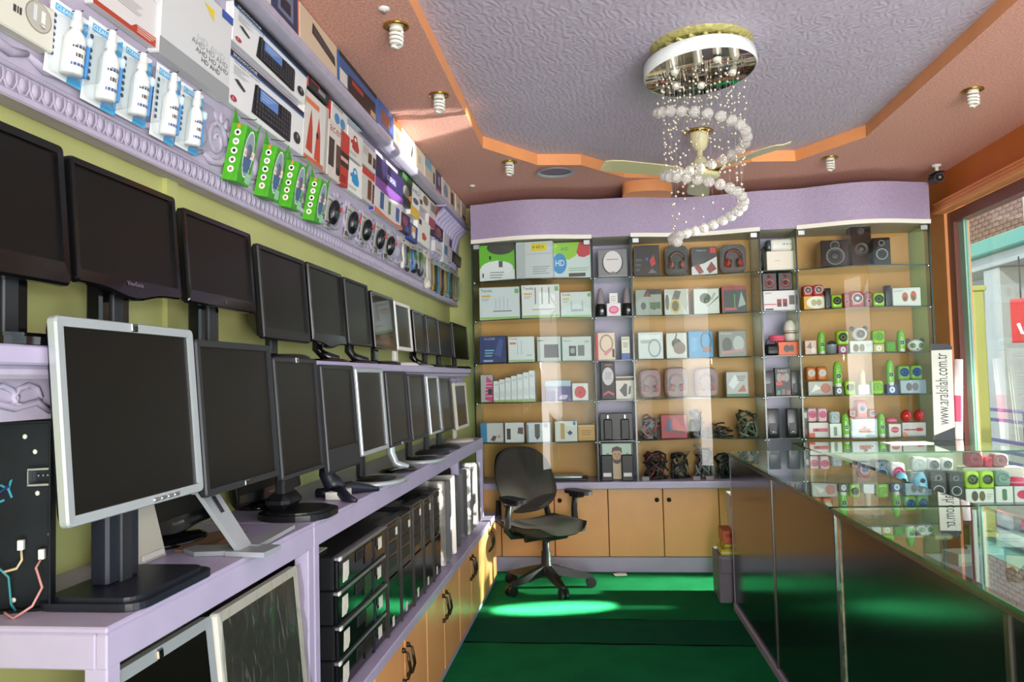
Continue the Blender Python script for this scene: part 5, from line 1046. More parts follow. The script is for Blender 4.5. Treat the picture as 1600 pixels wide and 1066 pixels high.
# ---------------- second niche
x, w, z, h, Y = cab(1198, 388, 1240, 419, S1)
carton('carton', 'plain cream box under the headset goggles', 'box', TR(x, Y, z), w, .12, h, 'e8dfd0', [('l', .3, .5, .5, .06, 1, 'a8a090'), ('r', 0, 0, 1, .02, 'cfc4b4')], GR['slot'])
t = thing('virtual_reality_goggles', 'white and black goggles resting on a cream box', 'goggles', TR(x, Y + .05, z + h + .001))
m = MB(); m.rbox(-.02 - w * .26, w * .5, -.05, .05, 0, h * .62, M_WHITE, .025, 3); m.build('shell', t)
m = MB(); m.rbox(-w * .5, -w * .24, -.045, .05, .004, h * .58, P('dark_lens', '3c4248', .2), .02, 3); m.build('face_pad', t)
m = MB(); m.text('VR BOX', .02, -.0505, h * .28, .014, M_DARK); m.build('lettering', t)
m = MB(); m.tube([(-w * .46, .02, h * .3), (-w * .62, .05, h * .1), (-w * .64, .03, -h * .4), (-w * .6, .02, -h * .9)], .009, 6, M_BLACK); m.tube([(0, .0, h * .62), (.02, .03, h * .68), (.05, .04, h * .62)], .006, 6, M_BLACK); m.build('strap', t)
def driver(parent, x, z, r, y, ring, cone, cap=None, name='speaker_driver'):
    m = MB(); m.lathe([(r, .002), (r * 1.0, -.004), (r * .9, -.005), (r * .86, -.003)], (x, y, z), 'y', 16, ink(ring, .3)); m.lathe([(r * .86, -.003), (r * .42, .0015), (r * .38, -.001), (.0008, -.003)], (x, y, z), 'y', 16, ink(cone, .6))
    if cap: m.lathe([(r * .36, -.001), (r * .2, -.006), (.0006, -.008)], (x, y, z), 'y', 12, ink(cap, .3))
    return m.build(name, parent)
GS = 'small speakers in the speaker cabinet'
def speaker(label, r, z, body, ring, cone, cap=None, kind='cube', foot=None, d=.08, Y=None, g=GS, rough=.3, ring2=None, name='speaker'):
    x, w, z0, h, Y = cab(*r, z=z, Y=Y)
    t = thing(name, label, 'speaker', TR(x, Y, z0), g); B = P('shell_' + body, body, rough)
    f0 = 0
    if kind == 'cube':
        m = MB(); m.rbox(-w / 2, w / 2, 0, d, 0, h, B, min(w, h) * .22, 3); m.build('body', t); driver(t, 0, h * .54, w * .39, -.001, ring, cone, cap)
    elif kind == 'box':
        m = MB(); m.rbox(-w / 2, w / 2, 0, d, 0, h, B, .006); m.build('body', t); driver(t, 0, h * .4, w * .33, -.001, ring, cone, cap)
        driver(t, 0, h * .8, w * .17, -.001, ring2 or ring, cone, cap, 'tweeter')
    elif kind == 'tower':
        m = MB(); m.lathe([(.001, 0), (w * .40, 0), (w * .46, h * .04), (w * .5, h * .3), (w * .49, h * .6), (w * .44, h * .8), (w * .34, h * .92), (w * .2, h * .98), (.001, h)], (0, d * .45, 0), mat=B, n=18, sx=1, sy=.9); m.build('body', t)
        driver(t, 0, h * .42, w * .3, d * .45 - w * .46, ring, cone, cap); driver(t, 0, h * .74, w * .18, d * .45 - w * .43, ring2 or 'e8f0d8', cone if ring2 else body, None, 'tweeter')
        if foot:
            m = MB(); m.lathe([(w * .34, 0), (w * .36, h * .0), (w * .33, h * .14), (.001, h * .14)], (0, d * .45 - .012, 0), mat=ink(foot), n=14); m.build('foot', t)
    elif kind == 'slim':
        m = MB(); m.rbox(-w / 2, w / 2, 0, d, 0, h, B, .005, 2); m.build('body', t)
        m = MB(); m.rbox(-w * .3, w * .3, -.002, .001, h * .12, h * .5, M_DARK, .002); m.build('grille', t)
    return t
def twin(label, r, z, body, ring, cone, cap=None, **k):
    x0, y0, x1, y1 = r; xm = (x0 + x1) / 2
    for i, (a, b) in enumerate(((x0, xm - .6), (xm + .6, x1))): speaker(label + (', its nearer twin' if 0 else (', first of the pair' if i == 0 else ', second of the pair')), (a, y0, b, y1), z, body, ring, cone, cap, **k)
zb = S2; hb = cab(1192.6, 453, 1243, 485)[3]
sb('white box with a pair of small dark red speakers pictured', (1193, 453, 1243, 485), S2, 'dcd8da', [('r', .42, .2, .56, .58, '8a2a30'), ('r', .6, .2, .74, .58, '8a2a30'), ('r', .8, .3, .97, .75, '5a5050'), ('r', 0, .3, .4, .36, 'c86a70'), ('r', .05, .05, .3, .13, '5a5a5e'), ('r', .05, .85, .25, .92, '9ab090'), ('r', .44, .25, .54, .4, '2a1a1a'), ('r', .62, .25, .72, .4, '2a1a1a')], g='slot', d=.13)
twin('black speaker with glowing red rings on the white box', (1190.5, 425, 1239, 453), S2 + hb + .001, '1c1416', 'b83028', '2a2a2c', '8a2a28', kind='box', d=.09)
sb('orange box with two black balls pictured', (1216, 531, 1248, 552), S3, 'e0602a', [('e', .42, .5, .16, .28, '3a2c28'), ('e', .66, .5, .12, .28, '4a3a34'), ('r', .5, .4, .7, .6, '2a2422')], g='slot', d=.1)
t = thing('camera_bag', 'small black bag with looped strap in the niche', 'bag', TR(cab(1193, 523, 1216, 552, S3)[0], 5.97, S3 + .001))
m = MB(); m.rbox(-.045, .055, -.03, .05, 0, .085, M_BLACK, .025, 3); m.build('body', t)
m = MB(); m.tube([(-.04, 0, .07), (-.03, 0, .115), (.0, .0, .135), (.03, 0, .115), (.035, 0, .08)], .005, 6, M_DARK); m.build('strap', t)
m = MB(); m.rbox(-.03, .045, -.036, -.026, .01, .05, M_DARK, .01, 2); m.build('pocket', t)
x, w, z, h, Y = cab(1205, 519, 1232, 531)
t = thing('pink_speaker', 'round pink flat speaker lying on the orange box', 'speaker', TR(x - .02, 5.99, S3 + .107))
m = MB(); m.lathe([(.001, 0), (.05, .0), (.062, .02), (.055, .04), (.001, .048)], (0, 0, 0), mat=ink('e8607c', .3), n=18); m.build('body', t)
m = MB(); m.lathe([(.0615, .017), (.0635, .02), (.0615, .023)], (0, 0, 0), mat=ink('b83a58'), n=18); m.build('band', t)
t = thing('egg_speaker', 'white egg-shaped speaker with striped waist beside the pink one', 'speaker', TR(cab(1228, 500, 1246, 531)[0], 6.03, S3 + .107))
m = MB(); m.lathe([(.001, 0), (.035, 0), (.044, .02), (.045, .055), (.045, .06)], (0, 0, 0), mat=ink('d8d2c4'), n=18); m.lathe([(.045, .06), (.046, .10), (.038, .135), (.02, .155), (.001, .16)], (0, 0, 0), mat=ink('e2dccd'), n=18); m.build('body', t)
m = MB(); m.lathe([(.046, .055), (.0475, .06), (.046, .065)], (0, 0, 0), mat=ink('7a5048'), n=18); m.lathe([(.046, .072), (.0475, .075), (.046, .078)], (0, 0, 0), mat=ink('8a8078'), n=18); m.build('band', t)
for k, (a, b) in enumerate(((1193, 1210), (1236, 1249))):
    speaker('dark grey flat speaker standing %s the red and black pack' % ('before' if k == 0 else 'just past'), (a, 579, b, 618), S4, '3a3a3c', '3a3a3c', '2a2a2c', kind='slim', d=.06, g=GR['slot'])
sb('red and black speaker pack between two grey flat speakers', (1211, 573, 1236, 617), S4, '201c1e', [('t', .18, .86, .09, 'Audionic', 'd0c8c8', .6), ('e', .28, .66, .17, .16, '8a8a84'), ('e', .72, .66, .17, .16, '8a8a84'), ('p', [(.38, .55), (.5, .85), (.62, .55)], 'c07a70'), ('r', .06, .38, .46, .50, 'c03a30'), ('r', .1, .05, .3, .2, '4a8a80'), ('r', .4, .05, .6, .25, '6a6a60'), ('r', .7, .05, .92, .2, '9a5a4a')], g='slot', d=.05, side='8a2020')
for k, (a, b) in enumerate(((1198, 1218), (1230, 1248))):
    t = speaker('black slab speaker with a silver arc at its foot, %s of two' % ('first' if k == 0 else 'second'), (a, 641, b, 686), S5, '131315', '222222', '222222', kind='slim', d=.07, g=GR['slot'])
    m = MB(); m.tube([(-.03, -.003, .03), (0, -.004, .045), (.03, -.003, .03)], .003, 5, M_CHROME); m.build('arc_trim', t)
# ---------------- speaker cabinet
LG, DG = '9ccc34', '26261e'
speaker('black wooden-look speaker with silver ring, satellite by the niche', (1283, 379, 1327, 421), S1, '231b18', '7a7672', '2a2624', '4a4644', kind='box', d=.13, rough=.15)
speaker('tall black subwoofer in the middle of the top shelf', (1330, 351, 1362, 420), S1, '261c17', '5a5450', '2a2422', '6a6460', kind='box', d=.12, Y=5.93, rough=.15, ring2='4a4442')
speaker('black satellite speaker with bright ring, past the subwoofer', (1364, 375, 1392, 418), S1, '231b18', 'a8a8a4', '2a2624', None, kind='box', d=.13, rough=.15)
h0 = cab(1256, 465, 1291, 486)[3]
sb('orange and white box with a pale oval picture', (1256, 465, 1291, 486), S2, 'e0a030', [('e', .58, .5, .46, .46, 'e8e4d8'), ('e', .45, .5, .12, .24, 'b8a878'), ('e', .68, .5, .12, .24, 'b8a878')], g='spk', d=.1)
twin('white-faced red speaker on the orange box', (1255, 448, 1287, 465), S2 + h0 + .001, 'c83a50', 'f0ece6', '50504a', 'b0b0a8', kind='cube')
speaker('slim black speaker standing by the orange box', (1290, 454, 1299, 486), S2, '18161a', '222222', '222222', kind='slim', d=.06)
GC = 'lime green cube speakers'
speaker('lime cube speaker with black cone, on the second shelf by the slim black one', (1300, 465, 1317, 486), S2, '9ccc34', '2a2c1c', '14140f', None, kind='cube')
speaker('small red column speaker with white eye, before the red subwoofer', (1318.5, 462, 1328, 485), S2, '9a2420', 'e0dcd8', '3a3a3c', '8a2a24', kind='box', d=.05)
speaker('red subwoofer with big white-ringed cone on the second shelf', (1329, 459, 1351, 485), S2, 'b02c28', 'e8e4e0', '2a3a3a', 'd8d8d4', kind='cube')
speaker('small red column speaker with white eye, past the red subwoofer', (1352.5, 462, 1363, 485), S2, '9a2420', 'e0dcd8', '3a3a3c', '8a2a24', kind='box', d=.05)
speaker('lime cube speaker with black cone, past the red subwoofer', (1365, 463, 1383, 485), S2, '9ccc34', '2a2c1c', '14140f', None, kind='cube')
speaker('slim violet-black speaker by the white tomato-picture box', (1384, 451, 1393, 484), S2, '2a2030', '222222', '222222', kind='slim', d=.06)
sb('white box with two red and green balls pictured', (1395, 454, 1439, 483), S2, 'd8dcd4', [('e', .44, .5, .11, .26, 'c85a3c'), ('e', .74, .54, .11, .28, 'c85a3c'), ('e', .44, .42, .06, .12, '4a6a3a'), ('e', .74, .44, .06, .12, '4a6a3a'), ('l', .04, .85, .4, .06, 2, 'a8b0a8')], g='spk', d=.08)
sb('pinkish clear pack with gadget at the cabinet edge', (1258, 533, 1276, 555), S3, 'dcb8a8', [('p', [(.1, .5), (.5, .9), (.6, .4)], '8a6a70'), ('e', .7, .3, .2, .2, 'e8d8d0')], g='spk', d=.06)
def gtower(label, r, z, foot='e8e8e0', Y=None): return speaker(label, r, z, '79be40', 'e4eedc', '22303a', 'd0d8d0', kind='tower', foot=foot, d=.06, g='tall green two-eyed speakers', Y=Y)
gtower('tall green two-eyed speaker near the clear black ball, third shelf', (1279, 516, 1291, 552), S3)
x, w, z, h, Y = cab(1293, 533, 1309, 553, S3)
t = thing('ball_speaker', 'dark blue ball speaker in a clear cup', 'speaker', TR(x, Y + .03, z), GS)
m = MB(); m.ball((0, 0, .062), .034, P('shell_2a3450', '2a3450', .15), 14, 9); m.build('body', t)
m = MB(); m.lathe([(.001, 0), (.034, .0), (.04, .06), (.041, .068)], (0, 0, 0), mat=P('smoked_cup', '8a8f98', .15), n=16); m.build('cup', t)
h1 = cab(1310, 539, 1325, 552)[3]
sb('small purple box with silver ball pictured', (1310, 539, 1325, 552), S3, '8a2460', [('e', .5, .45, .28, .34, 'd8d4d0'), ('e', .5, .45, .12, .14, '8a8a8a')], g='spk', d=.06)
speaker('lime cube speaker on the small purple box', (1308, 516, 1327, 538.5), S3 + h1 + .001, '9ccc34', '2a2c1c', '14140f', None, kind='cube')
h1 = cab(1328, 532, 1364, 551)[3]
sb('white box with brown twin speakers, under the bear-eared speaker', (1328, 532, 1364, 551), S3, 'd8d8d0', [('e', .26, .42, .13, .32, '7a6a4a'), ('e', .52, .42, .12, .32, '8a8060'), ('l', .7, .7, .95, .1, 3, 'b0b0a8')], g='spk', d=.09)
def panda(label, r, z, eye, g=GS):
    x, w, z0, h, Y = cab(*r, z=z); t = thing('bear_speaker', label, 'speaker', TR(x, Y + .03, z0), g)
    m = MB(); m.ball((0, 0, h * .46), h * .46, ink('e6e4de', .3), 16, 9, (w / h * .98, .7, 1)); m.build('head', t)
    for sx in (-1, 1):
        m = MB(); m.ball((sx * w * .38, .01, h * .84), h * .17, ink('4a4a48'), 10, 6, (1, .6, 1)); m.build('ear', t)
    if eye == 'one':
        driver(t, 0, h * .46, h * .3, -h * .33, 'a8a49c', '5a544a', '8a8478')
    else:
        for sx in (-1, 1): driver(t, sx * w * .22, h * .46, h * .19, -h * .30, '5a8a3a', '4a7a34')
        m = MB(); m.ball((0, -h * .33, h * .2), h * .05, M_BLACK, 8, 5); m.build('nose', t)
panda('pale oval bear-eared speaker with one big dark cone', (1331, 508.5, 1358, 531.5), S3 + h1 + .001, 'one')
h1 = cab(1365, 538, 1382, 551)[3]
sb('small gold-tan box with white ball pictured', (1365, 538, 1382, 551), S3, 'c8a868', [('e', .5, .5, .26, .34, 'e8ece0'), ('e', .5, .5, .12, .16, 'b8c0a8')], g='spk', d=.06)
speaker('lime cube speaker on the small gold-tan box', (1364, 516, 1383, 537.5), S3 + h1 + .001, LG, '6ca030', '5c9428', kind='cube')
speaker('flat square mid-green speaker on the third shelf', (1384, 532, 1400, 549), S3, '6aa838', '5c9830', '62a034', kind='cube', d=.05)
gtower('tall green two-eyed speaker by the green-eyed bear face', (1403, 513, 1416, 548), S3)
panda('white bear-faced speaker with green eyes', (1418, 526, 1448, 547), S3, 'two')
h1 = cab(1263, 594, 1302, 617)[3]
sb('clear pack with reddish gadget, under two orange tins', (1263, 595, 1302, 617), S4, 'b8b0a8', [('e', .7, .5, .2, .35, 'b86a60'), ('p', [(.1, .2), (.3, .8), (.5, .5)], 'd8d8d4'), ('r', .05, .05, .95, .12, '8a8a88')], g='spk', d=.08)
twin('orange tin speaker with silver dome', (1260, 572, 1293, 594), S4 + h1 + .001, 'c8641e', 'b8b4ac', 'd0ccc4', None, kind='cube')
gtower('tall green two-eyed speaker on the fourth shelf above a black box', (1303, 564, 1317, 604), S4 + .06)
sb('small black box with silver ball, fourth shelf', (1304, 602.5, 1319, 616), S4, '2a2824', [('e', .5, .5, .26, .34, 'dcdcd8'), ('e', .5, .5, .1, .14, '9a9a98')], g='spk', d=.06)
speaker('lime cube speaker with black cone, fourth shelf', (1321, 594, 1337, 616), S4, '9ccc34', '2a2c1c', '14140f', None, kind='cube')
x, w, z, h, Y = cab(1341, 575, 1358, 614, S4)
t = thing('lamp_speaker', 'white box-footed speaker with pale cone on top', 'speaker', TR(x, Y + .03, z), GS)
m = MB(); m.rbox(-w / 2, w / 2, -.035, .035, 0, h * .4, ink('e4e4e0'), .006, 2); m.build('body', t)
m = MB(); m.lathe([(w * .36, h * .4), (w * .26, h * .6), (w * .3, h * .8), (w * .18, h * .97), (.001, h)], (0, 0, 0), mat=ink('d0b890', .25), n=14); m.build('cone', t)
speaker('all-green lime cube speaker, fourth shelf', (1363, 594, 1381, 616), S4, LG, '7cae38', '7cb03c', kind='cube')
gtower('tall green two-eyed speaker over a small blue box', (1386, 563, 1399, 604), S4 + .06)
sb('small dark blue box with white ball, fourth shelf', (1386, 599, 1402, 614), S4, '28407a', [('e', .5, .45, .28, .34, 'e0e8ec'), ('e', .5, .45, .12, .14, '8aa0c0'), ('r', 0, .82, 1, 1, '16244a')], g='spk', d=.06)
h1 = cab(1407, 593, 1447, 614)[3]
sb('pale blue box with two grey egg shapes pictured', (1407, 593, 1447, 614), S4, 'b4c8d4', [('e', .34, .5, .12, .3, '7a7880'), ('e', .58, .5, .12, .3, '8a8a90'), ('r', .75, .0, 1, 1, '9ab4c4')], g='spk', d=.08)
twin('green speaker with deep blue cone', (1404, 570, 1442, 592.5), S4 + h1 + .001, '86b850', '2a5a9a', '1f3f8a', '2a4fa0', kind='cube')
h1 = cab(1264, 661, 1295, 685)[3]
sb('white and red striped box under the pink cubes', (1264, 662, 1295, 685), S5, 'd8d0d0', [('r', .0, .0, .3, .3, 'd8583c'), ('r', .2, .38, .95, .62, 'c85a6a'), ('r', .3, .44, .5, .55, '8a2a3a')], g='spk', d=.09)
twin('pale pink boxy speaker with rose front', (1262, 640, 1293, 661.5), S5 + h1 + .001, 'e0b8c0', 'd86a90', 'c85a80', kind='cube')
h1 = cab(1297, 662, 1315, 684)[3]
sb('small white box with grey pill picture', (1297, 662, 1315, 684), S5, 'dcdcd6', [('r', .32, .2, .62, .7, '7a8a84'), ('e', .47, .68, .15, .1, '7a8a84'), ('e', .47, .22, .15, .1, '7a8a84')], g='spk', d=.08)
speaker('grey rounded cup-like speaker on a small white box', (1297, 643, 1313, 661.5), S5 + h1 + .001, 'b8c4c8', 'a8b4b8', 'a0acb0', kind='cube')
gtower('tall green two-eyed speaker, before the red winged set', (1317, 645, 1329, 683), S5)
h1 = cab(1331, 652, 1371, 682)[3]
sb('silver-white box picturing the red winged set', (1331, 653, 1371, 682), S5, 'c8d0d8', [('r', .38, .3, .64, .72, 'd8d0c8'), ('r', .26, .34, .72, .48, 'b84a3c'), ('e', .5, .5, .09, .12, '6a3a34'), ('r', .28, .26, .8, .34, 'b8704c')], g='spk', d=.1)
speaker('red subwoofer on top of the silver-white box', (1338, 624, 1356, 652), S5 + h1 + .001, 'b02c28', 'f0ece8', '3a6a8a', '2a3a44', kind='cube')
speaker('small red satellite with white eye, before the top subwoofer', (1327, 639, 1337, 652), S5 + h1 + .001, 'a82824', 'e8e4e0', '3a3a3c', kind='cube', d=.05)
speaker('small red satellite with white eye, past the top subwoofer', (1357.5, 638, 1370, 652), S5 + h1 + .001, 'a82824', 'e8e4e0', '3a3a3c', kind='cube', d=.05)
gtower('tall green two-eyed speaker, past the red winged set', (1373, 644, 1385, 682), S5)
h1 = cab(1389, 660, 1408, 681)[3]
sb('white box with a rose disc pictured', (1389, 661, 1408, 681), S5, 'dcd8d4', [('e', .5, .55, .34, .24, 'c83a58'), ('r', .14, .5, .86, .58, 'e08a9a')], g='spk', d=.08)
t = thing('pink_speaker', 'flat pink disc speaker on the rose-disc box', 'speaker', TR(cab(1390, 650, 1407, 660)[0], 5.97, S5 + h1 + .002))
m = MB(); m.lathe([(.001, 0), (.035, .0), (.042, .016), (.036, .032), (.001, .04)], (0, 0, 0), mat=ink('e05870', .3), n=16); m.build('body', t)
m = MB(); m.lathe([(.0415, .013), (.0435, .016), (.0415, .019)], (0, 0, 0), mat=ink('f0a0b0'), n=16); m.build('band', t)
h1 = cab(1410, 659, 1447, 681)[3]
sb('white box with red-lettered stripe under the red apples', (1410, 660, 1447, 681), S5, 'd8d4d4', [('r', .08, .42, .9, .52, 'c83a48'), ('r', .6, .36, .85, .6, 'b84a50'), ('p', [(0, 0), (.3, 0), (.1, .3), (0, .3)], 'e8a080')], g='spk', d=.09)
for k, (a, b) in enumerate(((1409, 1428), (1430, 1449))):
    x, w, z, h, Y = cab(a, 641, b, 659.5, S5 + h1 + .001)
    t = thing('ball_speaker', 'glossy red facetted ball speaker, %s of two' % names[k], 'speaker', TR(x, Y + .03, z), GS)
    m = MB(); m.ball((0, 0, h * .5), h * .5, ink('c8302c', .12), 10, 6, (w / h, w / h * .9, 1)); m.build('body', t)
    m = MB(); m.lathe([(.001, h), (w * .2, h * .97), (w * .24, h * .9)], (0, 0, 0), mat=ink('8a1c1c'), n=12); m.build('top_ring', t)
sb('dark lidded pack lying behind the counter edge at the fifth shelf', (1255, 641, 1262, 684), S5, '4a4440', [('r', .1, .7, .9, .9, 'c8c4b8'), ('r', .1, .1, .9, .3, 'a0584a')], g='spk', d=.06)
# ================================================================== black-fronted glass counter along the aisle
ZK = .985
CT = math.atan2(.84 - .775, 5.0 - 1.75)
# local frame: x from the aisle face inwards (0..DX), y along the counter, origin at far end of the aisle face
MC = TR(.775, 5.08, 0, CT)
def cpart(mb, name, par): return mb.build(name, par)
cut = 5.08 - 2.93
def counter(label, y0, y1, splits):
    """y measured from the far end toward the camera"""
    t = thing('display_counter', label, 'counter', MC, 'glass-topped counters'); DX = .50
    m = MB(); m.rbox(-.012, DX, -y1, -y0, 0, .045, M_LILAC, .003); m.build('plinth', t)
    for a, b in zip(splits[:-1], splits[1:]):
        m = MB(); m.rbox(0, .018, -b + .004, -a - .004, .045, ZK - .03, M_BLACKPANEL, .002); m.build('front_panel', t)
    for a in splits[1:-1]:
        m = MB(); m.rbox(-.006, .006, -a - .012, -a + .012, .045, ZK - .03, M_DALU, .002); m.build('post', t)
    m = MB(); m.rbox(.0, .02, -y1, -y1 + .022, .045, ZK - .012, M_CHROME, .002); m.build('mirror_strip', t) if 0 else None
    m = MB(); m.rbox(-.008, .022, -y1, -y0, ZK - .03, ZK - .009, M_DALU, .002); m.build('top_rail', t)
    for (x, y) in ((DX - .02, -y0 - .02), (DX - .02, -y1 + .02)):
        m = MB(); m.rbox(x, x + .018, y - .009, y + .009, .045, ZK - .009, M_ALU, .002); m.build('post', t)
    m = MB(); m.box(.02, DX - .003, -y1 + .004, -y0 - .004, .045, .06, P('counter_floor', 'cfc4ae', .6, noise=.06)); m.build('floor_board', t)
    m = MB(); m.box(.022, DX - .004, -y1 + .006, -y0 - .006, .66, .667, SHELFGL); s_ = m.build('glass_shelf', t)
    m = MB(); m.box(DX - .006, DX, -y1 + .03, -y0 - .03, .06, ZK - .012, GLASS_G); m.build('rear_glass', t)
    m = MB(); m.box(-.018, DX + .004, -y1 + .002, -y0 - .002, ZK - .0005, ZK, GLASS_G); tp = m.build('top_glass', t)
    m = MB(); m.box(-.019, -.0165, -y1 + .002, -y0 - .002, ZK - .009, ZK, GEDGE); m.box(-.018, DX + .004, -y1 + .001, -y1 + .003, ZK - .009, ZK, GEDGE_D); m.box(DX + .003, DX + .005, -y1 + .002, -y0 - .002, ZK - .009, ZK, GEDGE_D); m.box(-.018, DX + .004, -y0 - .003, -y0 - .001, ZK - .009, ZK, GEDGE); m.build('edge', tp)
    return t
c1 = counter('far black-fronted glass counter ending by the back cupboards', 0, 2.10, [0, 1.11, 2.09])
m = MB(); m.rbox(-.003, .49, .0, .012, .045, ZK - .012, M_LILAC, .003); m.build('end_panel', c1)
c2 = counter('near black-fronted glass counter running out of the picture', 2.13, 4.6, [2.17, 3.28, 4.59])
m = MB(); m.rbox(-.004, .012, -2.165, -2.135, .045, ZK - .03, P('clear_joint_tape', 'c8ccb8', .12, .6, noise=.4, nscale=25), .002); m.build('joint_strip', c2)
# the glass showcase across the corner, behind the aisle counter
t2 = thing('display_counter', 'all-glass counter across the corner full of bright speakers', 'counter', TR(1.30, 4.93, 0), 'glass-topped counters')
WX, DY = 1.16, .42
m = MB(); m.rbox(0, WX, 0, DY, 0, .38, M_LILAC, .004); m.build('base_cabinet', t2)
for z in (.385, .66):
    m = MB(); m.box(.004, WX - .004, .006, DY, z, z + .007, SHELFGL); s_ = m.build('glass_shelf', t2)
    m = MB(); m.box(.004, WX - .004, .0045, .006, z, z + .007, GEDGE_D); m.build('edge', s_)
m = MB(); m.box(-.01, WX, -.01, DY + .3, ZK - .0004, ZK, GLASS_G); tp = m.build('top_glass', t2)
m = MB(); m.box(-.01, WX, -.012, -.009, ZK - .009, ZK, GEDGE); m.box(-.01, WX, DY + .299, DY + .301, ZK - .009, ZK, GEDGE); m.box(-.012, -.009, -.01, DY + .3, ZK - .009, ZK, GEDGE_D); m.build('edge', tp)
m = MB(); m.box(.0, WX, .0, .0015, .39, ZK - .01, GLASS_F); m.build('front_glass', t2)
m = MB(); m.box(.0, WX, DY - .01, DY, .38, ZK - .01, P('pale_backing', 'b9bfa4', .5)); m.build('back_panel', t2)
for x in (.005, WX - .015):
    m = MB(); m.rbox(x, x + .01, .002, .012, .38, ZK - .01, M_ALU, .002); m.build('post', t2)
YK = 4.93 + .06; ZSH = .667
GK = 'bright speakers in the corner glass counter'
def k(label, r, body, ring, cone, cap=None, z=ZSH, dy=0., **kw): return speaker(label, r, z, body, ring, cone, cap, Y=YK + dy, g=GK, **kw)
def kb(label, r, col, pr, z=ZSH, dy=0., d=.09, h=None):
    x, w, z0, hh, Y = cab(*r, z=z, Y=YK + dy); return carton('carton', label, 'box', TR(x, Y, z0), w, d, h or hh, col, pr, 'boxes in the corner glass counter')
kb('black box under the second pair of bright-ringed speakers', (1339, 745, 1392, 775), '1c2228', [('l', .1, .7, .8, .15, 3, '5a6a78')], dy=.1)
hB = cab(1339, 745, 1392, 775, Y=YK + .1)[3]
k('black speaker with sky-blue ring, first of the pair', (1338, 710, 1360, 742), '14202a', '3aa8e0', '1c2a38', '2a3a4a', z=ZSH + hB + .001, dy=.1, kind='box')
k('black speaker with sky-blue ring, second of the pair', (1366, 709, 1390, 742), '14202a', '3aa8e0', '1c2a38', '2a3a4a', z=ZSH + hB + .001, dy=.1, kind='box')
kb('small red box behind glass at the counter corner', (1298, 712, 1318, 730), 'd03a30', [('r', .1, .3, .9, .6, 'e8b0a8')], dy=.12, z=ZSH + .17); 
kb('pale stacked boxes behind glass at the counter corner', (1296, 730, 1330, 776), 'c8beb0', [('r', .05, .5, .95, .54, '8a8070'), ('r', .1, .7, .5, .85, 'd8605a')], dy=.12, h=.169)
k('white and rose boxy speaker behind the first sky-blue penguin', (1392, 714, 1416, 746), 'f0e0e4', 'e84a80', 'd83a70', dy=.14, kind='cube', z=ZSH + .1)
kb('pale box under the rose boxy speaker', (1392, 748, 1418, 778), 'e4e2e0', [('r', .2, .3, .8, .6, 'e890b0')], dy=.14, h=.099)
k('sky-blue penguin-shaped speaker, nearer the counter corner', (1401, 724, 1423, 772), '8acae8', '2a3a44', '1a2228', 'e8f0f4', kind='tower', ring2='3a5a6a', foot='e8f0f4')
k('sky-blue penguin-shaped speaker beside the silver-ringed pair', (1430, 724, 1453, 772), '8acae8', '2a3a44', '1a2228', 'e8f0f4', kind='tower', ring2='3a5a6a', foot='e8f0f4')
k('white domed speaker behind the second sky-blue penguin', (1426, 708, 1449, 730), 'f0eee8', 'd8d8d4', 'c8c8c4', dy=.16, kind='cube', z=ZSH + .17)
kb('tall pale box under the white domed speakers', (1424, 728, 1496, 776), 'dcdcd4', [('r', .1, .4, .9, .5, '9aa0a0')], dy=.16, h=.169)
k('white domed speaker above the first silver-ringed one', (1449, 707, 1470, 727), 'eeece6', 'c8c8c4', '4a4a48', dy=.15, kind='cube', z=ZSH + .17)
k('white domed speaker above the second silver-ringed one', (1471, 708, 1490, 728), 'eeece6', 'c8c8c4', '4a4a48', dy=.15, kind='cube', z=ZSH + .17)
k('black speaker with large silver ring, first of two', (1453, 728, 1480, 778), '1c1c1e', 'd0d0d0', '2c2c30', None, kind='box', dy=-.01)
k('black speaker with large silver ring, second of two', (1482, 729, 1506, 778), '1c1c1e', 'd0d0d0', '2c2c30', None, kind='box', dy=-.01)
kb('white box with two brown round speakers pictured', (1509, 758, 1553, 780), 'dcdcd0', [('e', .32, .5, .12, .36, '4a3a24'), ('e', .58, .5, .11, .36, '6a5a2c'), ('l', .75, .6, .95, .14, 3, 'a8a898')])
hB = cab(1509, 758, 1553, 780, Y=YK)[3]
k('lime round-cornered speaker with black cone, first on the brown-picture box', (1508, 730, 1531, 757), 'b0d830', '6a8a1c', '18201c', '3a4a3a', z=ZSH + hB + .001, kind='cube')
k('lime round-cornered speaker with black cone, second on the brown-picture box', (1532, 730, 1554, 757), 'b0d830', '6a8a1c', '18201c', '3a4a3a', z=ZSH + hB + .001, kind='cube')
kb('white box with green-grey pill pictured', (1556, 755, 1583, 781), 'dcdcd2', [('r', .36, .25, .64, .75, '5a7a5a'), ('e', .5, .75, .14, .1, '5a7a5a'), ('e', .5, .25, .14, .1, '5a7a5a')])
hB = cab(1556, 755, 1583, 781, Y=YK)[3]
k('grey-green cup speaker on the pill-picture box', (1556, 731, 1580, 754), '8aa89c', '7a988c', '7a988c', z=ZSH + hB + .001, kind='cube')
kb('white box with a rose disc pictured, last on the glass shelf', (1585, 755, 1612, 781), 'dcd8d4', [('e', .5, .5, .36, .26, 'd03a58')])
x, w, z, h, Y = cab(1580, 741, 1606, 754, z=ZSH + hB + .001, Y=YK)
t = thing('pink_speaker', 'flat rose disc speaker on the last box of the glass shelf', 'speaker', TR(x, Y + .05, z), GK)
m = MB(); m.lathe([(.001, 0), (.046, .0), (.055, .02), (.046, .044), (.001, .05)], (0, 0, 0), mat=ink('e0486a', .3), n=18); m.build('body', t)
m = MB(); m.lathe([(.0545, .016), (.0565, .02), (.0545, .024)], (0, 0, 0), mat=ink('f090a8'), n=18); m.build('band', t)
